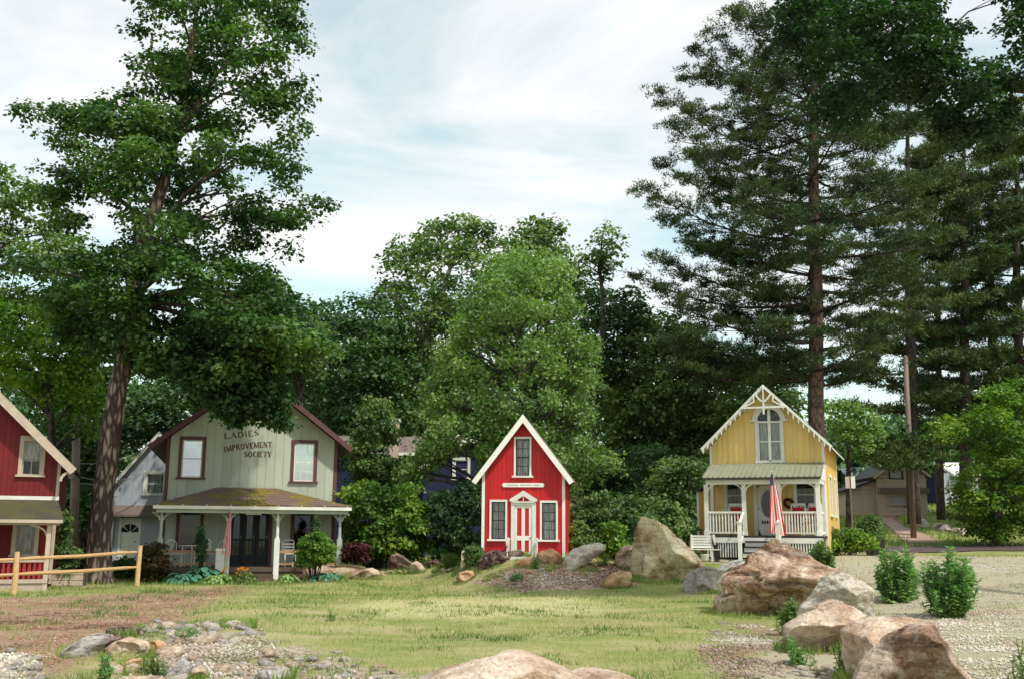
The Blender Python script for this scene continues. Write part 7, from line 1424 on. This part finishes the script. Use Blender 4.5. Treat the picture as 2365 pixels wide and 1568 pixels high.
# soft olive tree behind the hut
tree('soft_green_tree', 'large soft yellow green tree with feathery leaves behind the red playhouse', 'tree', tuple(P(1215, 1280, 41)[:2])+(.9,), [(1212, 1180), (1205, 1050), (1200, 900), (1195, 780), (1200, 680)], [.22, .2, .17, .14, .1, .04], o_('1098,650 1120,615 1150,600 1165,620 1190,585 1240,600 1260,580 1300,625 1330,640 1325,700 1350,740 1340,780 1372,800 1360,850 1385,890 1350,930 1378,960 1370,1010 1425,1055 1440,1105 1390,1110 1370,1090 1330,1120 1310,1150 1110,1100 1090,1040 1040,1050 1000,1085 960,1120 915,1100 960,1040 990,1000 975,960 1000,930 985,890 1010,870 1000,830 1050,800 1040,760 1075,720 1070,680'), 41, .15, Mt['olive'], Mt['barkdark'], 300, 11, 13, .85, 3.4, .36, nbr=90, up=.1, flat=1.15, droop=.9, squash=1.0, tol=.3,
     holes=[(1175, 720, 10), (1230, 850, 12), (1120, 830, 12), (1215, 700, 8), (1150, 900, 10), (1290, 760, 9), (1330, 860, 8), (1070, 900, 10), (1200, 940, 9), (1270, 950, 8)])
tree('leafy_shrub', 'tall narrow light green sapling in front of the navy house chimney', 'tree', tuple(P(868, 1290, 43)[:2])+(.4,), [(868, 1180), (868, 1080), (862, 980)], [.09, .08, .06, .02], o_('855,925 875,940 890,930 905,980 915,1010 905,1060 920,1100 900,1140 830,1140 800,1090 815,1040 815,990 835,960'), 43, .15, Mt['mid'], Mt['barkdark'], 80, 9, 12, .7, 1.3, .3, nbr=12, up=.3)
bush('round_bush', 'large round bright green shrub right of the green cottage porch', 'bush', o_('775,1150 810,1130 850,1120 900,1130 940,1120 970,1140 995,1180 990,1240 1000,1270 960,1290 850,1295 790,1290 800,1240 790,1190'), 38.5, .16, Mt['bright'], 120, 7, 12, .5, 1.3, .26, stems=14)
bush('dark_bush', 'dark green bush between the bright shrub and the red playhouse', 'bush', o_('990,1180 1010,1140 1060,1125 1120,1110 1125,1200 1115,1280 1060,1300 1000,1290'), 38.5, .15, Mt['dark'], 70, 7, 12, .5, 1.1, .26)
bush('low_bush', 'low green plants at the left foot of the red playhouse mound', 'bush', o_('1075,1300 1070,1270 1095,1255 1115,1260 1118,1300'), 33.6, .08, Mt['mid'], 24, 5, 12, .2, .4, .12)
bush('arching_bush', 'wide arching dark green bush right of the red playhouse', 'bush', o_('1325,1180 1350,1150 1400,1145 1470,1150 1530,1160 1580,1190 1605,1225 1590,1245 1500,1250 1400,1265 1340,1260 1320,1230'), 37.5, .14, Mt['mid'], 130, 7, 12, .5, 1.5, .26, stems=14)
bush('leafy_bush', 'yellow green leafy plant in front of the arching bush', 'bush', o_('1385,1270 1390,1225 1415,1205 1440,1220 1450,1260 1440,1280 1400,1285'), 35.5, .13, Mt['bright'], 30, 6, 11, .3, .5, .2)
bush('leafy_bush', 'small pale flowering plant against the right wall of the playhouse', 'bush', o_('1310,1270 1315,1215 1340,1205 1360,1230 1380,1260 1370,1275'), 36, .10, Mt['olive'], 26, 6, 12, .3, .5, .2)
tree('leafy_tree', 'young layered tree standing left of the yellow cottage', 'tree', tuple(P(1590, 1270, 47)[:2])+(1.1,), [(1590, 1200), (1590, 1130), (1590, 1080)], [.08, .07, .05, .02], o_('1520,1080 1560,1050 1610,1060 1640,1100 1640,1140 1620,1150 1620,1240 1560,1240 1520,1170 1500,1120'), 47, .16, Mt['mid'], Mt['barkdark'], 70, 8, 12, .8, 1.8, .35, nbr=16)
tree('leafy_tree', 'dark understorey behind the arching bush', 'tree', tuple(P(1430, 1260, 54)[:2])+(1.3,), [(1430, 1200), (1430, 1130), (1430, 1080)], [.2, .18, .14, .05], o_('1340,1060 1440,1040 1540,1040 1580,1090 1570,1200 1500,1240 1330,1240'), 54, .22, Mt['dark'], Mt['barkdark'], 90, 10, 12, 1.3, 2, .5, nbr=12)
# pines
env0 = [(-160, 60), (0, 150), (100, 260), (180, 330), (300, 335), (450, 350), (600, 330), (720, 290), (800, 300), (860, 260), (900, 60)]
pine('pine_tree', 'great dark pine with tall reddish trunk rising behind the yellow cottage', 1874, 50, 1.2, -170, 905, env0, 64, .44, Mt['pine'], Mt['barkpine'], 250, .165, .78, ppb=8,
     extra=[(1480, 450, 560, -1), (1470, 655, 700, .5), (1560, 715, 790, -.5), (1515, 600, 690, 1), (1525, 230, 380, 0), (1545, 300, 450, -1), (1530, 390, 520, 1), (1525, 800, 830, -2), (1580, 830, 850, -1.5), (1560, 860, 850, -1.8), (1545, 520, 640, 2), (1640, 80, 240, 0), (1610, 120, 260, 1), (1660, 880, 870, -.5), (1590, 790, 840, -2.4)], seed=1)
tree('broadleaf_tree', 'dark broadleaf crown grown into the top of the great pine', 'tree', tuple(P(2010, 1270, 44)[:2])+(1.0,), [(2060, 900), (2020, 600), (1960, 400), (1930, 200), (1910, 60)], [.01, .01, .12, .12, .10, .04], o_('1780,40 1840,-60 2060,-60 2080,80 2110,150 2080,220 2000,270 1930,300 1890,270 1870,200 1800,120'), 46, .2, Mt['oak'], Mt['barkdark'], 130, 10, 12, 1.2, 3, .45, nbr=20) if 0 else None
envB = [(200, 30), (300, 110), (420, 190), (600, 210), (800, 200), (985, 150)]
pine('pine_tree', 'second tall pine close behind the great one, to its right', 2096, 66, 2.6, 210, 985, envB, 30, .42, Mt['pinewarm'], Mt['barkdark'], 170, .26, .95, ppb=6, seed=2, extra=[(2035, 1082, 1000, -5), (2072, 1090, 1005, -6), (2062, 1070, 1000, -3), (2120, 1068, 1000, -5)])
pine('pine_tree', 'slim dark pine trunk left of the tan cottage pole line', 2160, 74, 3.0, 330, 1000, [(330, 30), (450, 110), (700, 170), (900, 170), (1000, 100)], 24, .3, Mt['pine'], Mt['barkdark'], 160, .28, .95, ppb=5, seed=3)
pine('pine_tree', 'tall pine with dense crown third from the right edge', 2222, 68, 2.8, 230, 1040, [(230, 30), (340, 120), (520, 170), (700, 180), (900, 190), (1040, 100)], 32, .42, Mt['pine'], Mt['barkdark'], 130, .30, .95, ppb=7, seed=4)
pine('pine_tree', 'pine second from the right edge with its trunk half hidden', 2285, 78, 3.4, 260, 1060, [(260, 30), (400, 120), (600, 170), (900, 190), (1060, 120)], 28, .4, Mt['pinewarm'], Mt['barkdark'], 160, .30, 1.0, ppb=6, seed=5)
pine('pine_tree', 'pine at the right edge of the picture', 2345, 70, 3.0, 240, 1060, [(240, 30), (340, 120), (520, 190), (700, 200), (900, 220), (1060, 140)], 34, .42, Mt['pinewarm'], Mt['barkdark'], 160, .28, .95, ppb=7, seed=6)
pine('pine_tree', 'pine beyond the right edge whose limbs reach into view', 2480, 72, 3.4, 200, 1060, [(200, 30), (340, 130), (600, 200), (900, 220), (1060, 140)], 40, .42, Mt['pine'], Mt['barkdark'], 120, .32, 1.0, ppb=6, seed=7)
# overhanging oak: trunk outside the frame on the right
t0 = P(2760, 1400, 24); ok = tree('oak_tree', 'dark oak limb reaching in from the upper right over the pines', 'tree', (t0.x, 24, float(H(t0.x, 24))), [(2780, 900), (2790, 520), (2640, 260), (2480, 208), (2370, 208), (2240, 195), (2130, 180), (1990, 140), (1900, 90)], [.34, .30, .26, .2, .14, .11, .085, .065, .045, .02],
    o_('1790,30 1840,-80 2480,-80 2480,230 2400,240 2380,200 2350,215 2330,300 2300,350 2250,330 2240,380 2190,380 2190,320 2150,300 2140,250 2090,200 2080,240 2000,280 1920,310 1880,260 1870,190 1800,110') , 24, .125, Mt['oak'], Mt['barkdark'], 260, 11, 11, .62, 2.2, .26, holes=[(2215, 20, 42), (2275, 30, 48), (2290, 110, 36), (2240, 90, 22), (2350, 160, 24)], nbr=16, bbark=Mt['barkdark'])
# right foreground-ish tree
tree('bright_tree', 'bright green leafy tree leaning over the road at the right edge', 'tree', tuple(P(2300, 1256, 56)[:2])+(float(H(P(2300, 1256, 56).x, 56)),), [(2300, 1225), (2310, 1150), (2330, 1060), (2345, 960)], [.3, .26, .2, .15, .05], o_('2290,890 2340,880 2420,890 2460,1000 2460,1180 2400,1215 2350,1235 2320,1252 2275,1252 2215,1225 2195,1150 2225,1090 2235,1050 2190,1030 2150,1010 2145,975 2190,965 2220,985 2250,930'), 56, .19, Mt['bright'], Mt['barkdark'], 165, 11, 12, 1.1, 3, .42, nbr=30, tol=.3)
# far wood: a deep belt of crowns behind everything
def far_wood(name, pts, n, mat, leaf=.6):
    C_ = []
    for _ in range(n):
        k = RR.random()*(len(pts)-1); i = int(k); u = k-i; a, b = pts[i], pts[i+1]; dx = a[0]+(b[0]-a[0])*u; topy = a[1]+(b[1]-a[1])*u; Y = RR.uniform(98, 125); h = P(dx, topy+RR.uniform(0, 60), Y).z; p = P(dx, 1200, Y); g = float(H(p.x, Y))
        for _ in range(5): C_.append((p.x+RR.gauss(0, 2), Y+RR.gauss(0, 2), g+(h-g)*RR.random()**.7))
    C_ = np.array(C_); v, f_ = leaf_arrays(C_, rng.uniform(1.2, 2.4, len(C_)), 16, leaf, .8, .5); return tag(link(bpy.data.objects.new(name, np_mesh(name, v, f_, mat))), None, None, kind='stuff')
far_wood('far_wood', [(-900, 700), (-300, 760), (0, 800), (300, 860), (700, 800), (1000, 800), (1400, 820), (1600, 900), (1700, 960), (1850, 985), (2000, 985), (2150, 950), (2400, 920), (2700, 820), (3300, 700)], 1250, Mt['dark'])

# ============================================================ GARDEN PLANTS
bush('rust_bush', 'rusty brown and green bush at the left front of the green cottage', 'bush', o_('322,1290 335,1262 365,1255 385,1270 390,1310 388,1345 325,1348 318,1320'), 34.2, .08, Mt['rust'], 50, 7, 14, .25, .7, .16)
bush('slim_evergreen', 'slim dark column shaped evergreen before the green porch rail', 'bush', o_('464,1216 470,1235 474,1255 471,1295 458,1297 457,1250'), 34.6, .07, Mt['dark'], 26, 7, 16, .12, .16, .10)
bush('slim_evergreen', 'thin pointed evergreen at the right porch window of the green cottage', 'bush', o_('729,1186 734,1215 737,1240 735,1280 724,1280 723,1230'), 35.2, .07, Mt['dark'], 24, 7, 14, .12, .15, .10)
bush('layered_shrub', 'yellow green spreading shrub before the right side of the green porch', 'bush', o_('690,1262 705,1240 730,1234 755,1240 764,1265 762,1295 740,1305 700,1310 688,1290'), 34.4, .10, Mt['bright'], 46, 7, 12, .28, .6, .17)
bush('burgundy_bush', 'low burgundy leaved plants under the bright round shrub', 'bush', o_('790,1290 800,1262 830,1255 850,1265 845,1295 800,1305'), 36.5, .10, Mt['burg'], 30, 6, 12, .3, .5, .18)
shoots('grassy_plants', 'tall strap leaved green clump behind the long low boulder', o_('835,1310 840,1280 860,1270 885,1280 890,1312'), 40, .16, Mt['weed'], .3, wr=.12)
shoots('grassy_plants', 'pale green strap leaved plants right of the dark rounded boulder', o_('1005,1310 1010,1285 1040,1278 1065,1285 1068,1310'), 40, .16, Mt['weed'], .3, wr=.12)
bush('leafy_bush', 'green weedy bush at the right foot of the yellow cottage porch', 'bush', o_('1870,1255 1885,1235 1920,1225 1970,1228 2015,1240 2025,1268 1960,1274 1900,1278'), 38.8, .10, Mt['bright'], 90, 7, 12, .3, .7, .18)
bush('leafy_bush', 'dark rounded bush against the bin right of the yellow cottage', 'bush', o_('1985,1255 1988,1205 2005,1188 2028,1200 2032,1240 2020,1258'), 42, .10, Mt['mid'], 50, 7, 12, .35, .7, .2)
shoots('tall_weeds', 'tall green weeds growing behind the crest of the huge layered boulder', o_('1875,1265 1895,1248 1915,1262 1925,1300 1930,1325 1895,1305 1865,1285'), 50, .12, Mt['weed'], .4, Y=24.5)
shoots('blue_green_shrub', 'left of the two blue green shrubs on the gravel lot', o_('2023,1330 2028,1290 2040,1262 2052,1275 2066,1262 2080,1278 2092,1265 2110,1290 2120,1330 2118,1370 2110,1388 2035,1390 2024,1360'), 85, .14, Mt['shrub'], .5, step=.06)
shoots('blue_green_shrub', 'right and nearer of the two blue green shrubs on the gravel lot', o_('2121,1340 2126,1300 2135,1280 2150,1300 2160,1270 2170,1290 2190,1262 2203,1258 2210,1290 2238,1275 2240,1320 2262,1340 2245,1390 2235,1425 2150,1425 2128,1400'), 95, .13, Mt['shrub'], .5, step=.06)
shoots('corner_weed', 'green weed at the right bottom corner of the gravel', o_('2320,1568 2330,1530 2345,1480 2365,1470 2400,1500 2400,1580 2340,1590'), 30, .06, Mt['weed'], .25)
shoots('leafy_weed', 'yellow green weed growing in the cleft of the huge layered boulder', z7([(1500, 1060), (1520, 980), (1580, 940), (1600, 880), (1640, 840), (1670, 880), (1660, 960), (1620, 1040), (1560, 1080)]), 22, .09, Mt['weed'], .15, Y=18.6)
shoots('leafy_weed', 'dark green weeds at the left foot of the smooth pink boulder', z7([(1590, 1330), (1600, 1180), (1630, 1130), (1660, 1220), (1720, 1290), (1820, 1330), (1800, 1400), (1650, 1390)]), 26, .07, Mt['shrub'], .25)
shoots('leafy_weed', 'weeds between the smooth pink boulder and the dark front one', z7([(1960, 1400), (1960, 1280), (1990, 1200), (2030, 1180), (2040, 1260), (2150, 1240), (2170, 1330), (2120, 1480), (2010, 1470)]), 18, .06, Mt['weed'], .25)
shoots('leafy_weed', 'bright green weeds growing over the middle of the lower left pile', z5([(1010, 650), (1040, 600), (1100, 590), (1170, 620), (1220, 660), (1240, 700), (1180, 740), (1080, 735), (1020, 700)]), 26, .06, Mt['weed'], .2)
shoots('leafy_weed', 'dark green weeds at the left foot of the stacked pale slab', z5([(720, 700), (730, 600), (760, 570), (810, 620), (820, 700), (830, 769), (760, 790), (720, 760)]), 20, .06, Mt['shrub'], .2)
shoots('leafy_weed', 'small dark weed among the flat grey stones', z5([(1350, 460), (1360, 410), (1400, 385), (1430, 420), (1420, 460), (1380, 475)]), 12, .06, Mt['shrub'], .15)
shoots('leafy_weed', 'spiky green tuft growing on the gravel mound', z6([(1555, 400), (1570, 370), (1610, 360), (1650, 365), (1665, 400), (1630, 412), (1580, 414)]), 20, .10, Mt['shrub'], .2)
shoots('leafy_weed', 'green leaves at the foot of the tall pointed boulder', z7([(630, 735), (650, 700), (700, 690), (770, 700), (770, 730), (700, 745)]), 12, .09, Mt['shrub'], .2)
bush('potted_tree', 'small leafy tree in the weathered plank planter', 'bush', o_('140,1335 135,1290 138,1200 150,1180 160,1200 155,1260 170,1270 185,1275 180,1300 165,1310 160,1335'), 31.8, .09, Mt['mid'], 50, 6, 12, .25, .3, .15)
bush('low_bush', 'low bushes under the door of the pale grey house', 'bush', o_('250,1330 258,1300 290,1292 320,1300 322,1335'), 36.5, .09, Mt['dark'], 50, 6, 12, .3, .6, .18)
# hostas: every leaf an object of its own
def hosta(label, dx, dy, Y, n, size, mat, spread, name='hosta', tall=.35):
    b_ = P(dx, dy, Y); g = Vector((b_.x, Y, float(H(b_.x, Y)))); t = thing(name, label, 'plant', g)
    vs = []; fs = []; m_ = 6
    for i in range(m_+1):
        u = i/m_; w_ = .36*math.sin(math.pi*min(1, u*.93+.04))**.8; zc = -.35*u*u+.12*u
        vs += [(-w_, u, zc+.10*w_*2), (0, u, zc-.02), (w_, u, zc+.10*w_*2)]
    for i in range(m_): a = i*3; fs += [(a, a+1, a+4, a+3), (a+1, a+2, a+5, a+4)]
    mb = MB(); mb.add(vs, fs); me_ = mb.mesh('leaf', mat, True)
    for k in range(n):
        az = k*2.4+RR.uniform(-.3, .3); r = spread*math.sqrt((k+.5)/n)*RR.uniform(.75, 1.1); h = tall*(1-.75*(r/spread)**2)+RR.uniform(-.03, .03); s = size*RR.uniform(.7, 1.2)
        inst('leaf', me_, t, (math.cos(az)*r*.8, math.sin(az)*r*.5, max(.04, h)), (RR.uniform(-.4, .1)-.25*(r/spread), RR.uniform(-.3, .3), az-math.pi/2), (s, s, s))
    v, f_ = leaf_arrays(np.array([[0, 0, .05]]), np.array([spread*.6]), 60, size*.5, .4); link(bpy.data.objects.new('inner_leaves', np_mesh('inner_leaves', v, f_, mat)), t)
hosta('broad blue green hosta clump left of the green cottage flag', 425, 1335, 33.7, 48, .30, Mt['hosta'], .75)
hosta('blue green hosta clump behind the larger one near the flag post', 470, 1318, 34.1, 48, .30, Mt['hosta'], .7, tall=.55)
hosta('pale variegated hosta clump beside the orange lilies', 508, 1338, 33.4, 60, .17, Mt['vhosta'], .75, tall=.28)
hosta('variegated hosta right of the green cottage steps', 667, 1333, 33.8, 45, .16, Mt['vhosta'], .45, tall=.3)
hosta('pale blue green hosta in front of the right porch post', 760, 1300, 34.2, 46, .20, Mt['hosta'], .7, tall=.28)
def lilies(label, dx, dy, Y, n, mat, sp, cat='flowers'):
    b_ = P(dx, dy, Y); g = Vector((b_.x, Y, float(H(b_.x, Y)))); t = thing('lilies', label, cat, g)
    v, f_ = leaf_arrays(np.array([[RR.uniform(-sp, sp), RR.uniform(-.1, .1), .15] for _ in range(n)]), np.full(n, .18), 12, .16, 1, 0); link(bpy.data.objects.new('foliage', np_mesh('foliage', v, f_, Mt['weed'])), t)
    for k in range(n):
        x, y, h = RR.uniform(-sp, sp), RR.uniform(-.15, .15), RR.uniform(.25, .5); mb = MB(); mb.tube([(x, y, 0), (x, y, h)], .006, 4); st = mb.obj('stem', Mt['weed'], t); mb = MB()
        for j in range(6): a = j*math.pi/3; mb.add([(x, y, h), (x+.04*math.cos(a-.5), y+.04*math.sin(a-.5), h+.05), (x+.09*math.cos(a), y+.09*math.sin(a), h+.06), (x+.04*math.cos(a+.5), y+.04*math.sin(a+.5), h+.05)], [(0, 1, 2, 3)])
        mb.obj('bloom', mat, st)
lilies('orange and yellow lilies left of the green cottage steps', 562, 1338, 33.3, 16, Mt['orange'], .22)
lilies('orange lilies at the foot of the flag post', 518, 1318, 34, 6, Mt['orange'], .12)
shoots('yellow_wildflower', 'low weedy tuft with yellow flowers in the dry lawn', o_('740,1432 745,1418 765,1410 785,1420 800,1434'), 10, .05, Mt['weed'], .2)

# ============================================================ GRASS
def blades(name, n, xr, yr, hmin, hmax, wid, mat, keep, k3=2):
    x = rng.uniform(xr[0], xr[1], n); y = yr[0]*(yr[1]/yr[0])**rng.random(n)
    dens = keep(x, y); m_ = rng.random(n) < dens; x, y = x[m_], y[m_]; n = len(x); z = H(x, y)
    h = rng.uniform(hmin, hmax, n)*(.6+.8*vnoise(x, y, .8, 7))*(.8+.012*y); a = rng.uniform(0, 6.28, n); ln = rng.uniform(.1, .8, n)*h; b_ = rng.uniform(0, 6.28, n); w_ = wid*(.6+.035*y)*rng.uniform(.6, 1.4, n)
    V_ = np.stack([np.c_[x-np.cos(a)*w_, y-np.sin(a)*w_, z-.01], np.c_[x+np.cos(a)*w_, y+np.sin(a)*w_, z-.01], np.c_[x+np.cos(b_)*ln, y+np.sin(b_)*ln, z+h]], 1).reshape(-1, 3)
    return tag(link(bpy.data.objects.new(name, np_mesh(name, V_, np.arange(n*3).reshape(-1, 3), mat))), None, None, kind='stuff')
def infr(x, y): return (np.abs(x) < y*.52+1.0)
def kp(x, y):
    d, g, l, m_, p = masks(x, y); base = np.clip(1-d*(.70+.28*(vnoise(x, y, .6, 31) > .35))-g*.5-l*.985-m_*.95, 0, 1)*(1-.25*p); return np.where(infr(x, y), base*np.clip(.15+1.3*vnoise(x, y, .45, 8)*(.4+vnoise(x, y, 2.1, 18)), 0, 1), 0)
blades('grass', 460000, (-18, 20), (9, 44), .02, .06, .004, Mt['grassb'], kp)
def kg(x, y):
    edge = np.clip((y-24)/8, 0, 1); d, g, l, m_, p = masks(x, y); return np.where(infr(x, y), np.clip((edge*.5+.35*(vnoise(x, y, 1.3, 12) > .6))*(1-d*.8-l*.95-m_*.85-p), 0, 1), 0)
blades('grass', 260000, (-20, 22), (9, 46), .03, .12, .006, Mt['grassg'], kg)
_rk = [o for o in bpy.data.objects if o.get('category') in ('boulder', 'rock')]; TX = []
for o in _rk:
    bb = np.array([v[:] for v in o.bound_box])+np.array(o.location); hx, hy = (bb[:, 0].max()-bb[:, 0].min())/2, (bb[:, 1].max()-bb[:, 1].min())/2; cx_, cy_ = bb[:, 0].mean(), bb[:, 1].mean(); n_ = int(900*(hx+hy)); a_ = rng.uniform(0, 6.28, n_); k_ = rng.uniform(.80, 1.12, n_)+rng.exponential(.06, n_); TX.append(np.c_[cx_+np.cos(a_)*hx*k_, cy_+np.sin(a_)*hy*k_])
TX = np.concatenate(TX); TX = TX[vnoise(TX[:, 0], TX[:, 1], .35, 41) > .38]; n_ = len(TX); h_ = rng.uniform(.04, .17, n_)*(.5+vnoise(TX[:, 0], TX[:, 1], .5, 43)); a_ = rng.uniform(0, 6.28, n_); b_ = rng.uniform(0, 6.28, n_); z_ = H(TX[:, 0], TX[:, 1]); w_ = .006+.00012*TX[:, 1]
V_ = np.stack([np.c_[TX[:, 0]-np.cos(a_)*w_, TX[:, 1]-np.sin(a_)*w_, z_-.01], np.c_[TX[:, 0]+np.cos(a_)*w_, TX[:, 1]+np.sin(a_)*w_, z_-.01], np.c_[TX[:, 0]+np.cos(b_)*h_*.4, TX[:, 1]+np.sin(b_)*h_*.4, z_+h_]], 1).reshape(-1, 3)
tag(link(bpy.data.objects.new('grass', np_mesh('grass', V_, np.arange(n_*3).reshape(-1, 3), Mt['grassg']))), None, None, kind='stuff')
def kt(x, y): d, g, l, m_, p = masks(x, y); return np.where(infr(x, y), np.clip((vnoise(x, y, .9, 51) > .68)*(vnoise(x, y, .25, 52) > .5)*(1-l-m_*.5), 0, 1), 0)
blades('weeds', 220000, (-18, 20), (9, 34), .03, .10, .007, Mt['weed'], kt)
def kd(x, y):
    d, g, l, m_, p = masks(x, y); return np.where(infr(x, y), np.clip(np.maximum(d, g)*(vnoise(x, y, .7, 15) > .62)*.6+.8*l*(vnoise(x, y, .9, 16) > .64)*(vnoise(x, y, .3, 17) > .4), 0, 1), 0)
blades('weeds', 160000, (-18, 20), (9, 34), .02, .09, .005, Mt['grassg'], kd)
def kf(x, y): 
    d, g, l, m_, p = masks(x, y); rdz = (y > 44) & (y < 58); return np.where((np.abs(x) < y*.55+2) & ~(rdz & (x > 13) & (y < 55.5)), np.clip(1-d-l, 0, 1)*.8, 0)
blades('grass', 130000, (-40, 50), (42, 95), .05, .22, .012, Mt['grassg'], kf)
print('OBJ', len(bpy.data.objects), 'TRIS', sum(len(o.data.polygons) for o in bpy.data.objects if o.type == 'MESH'))
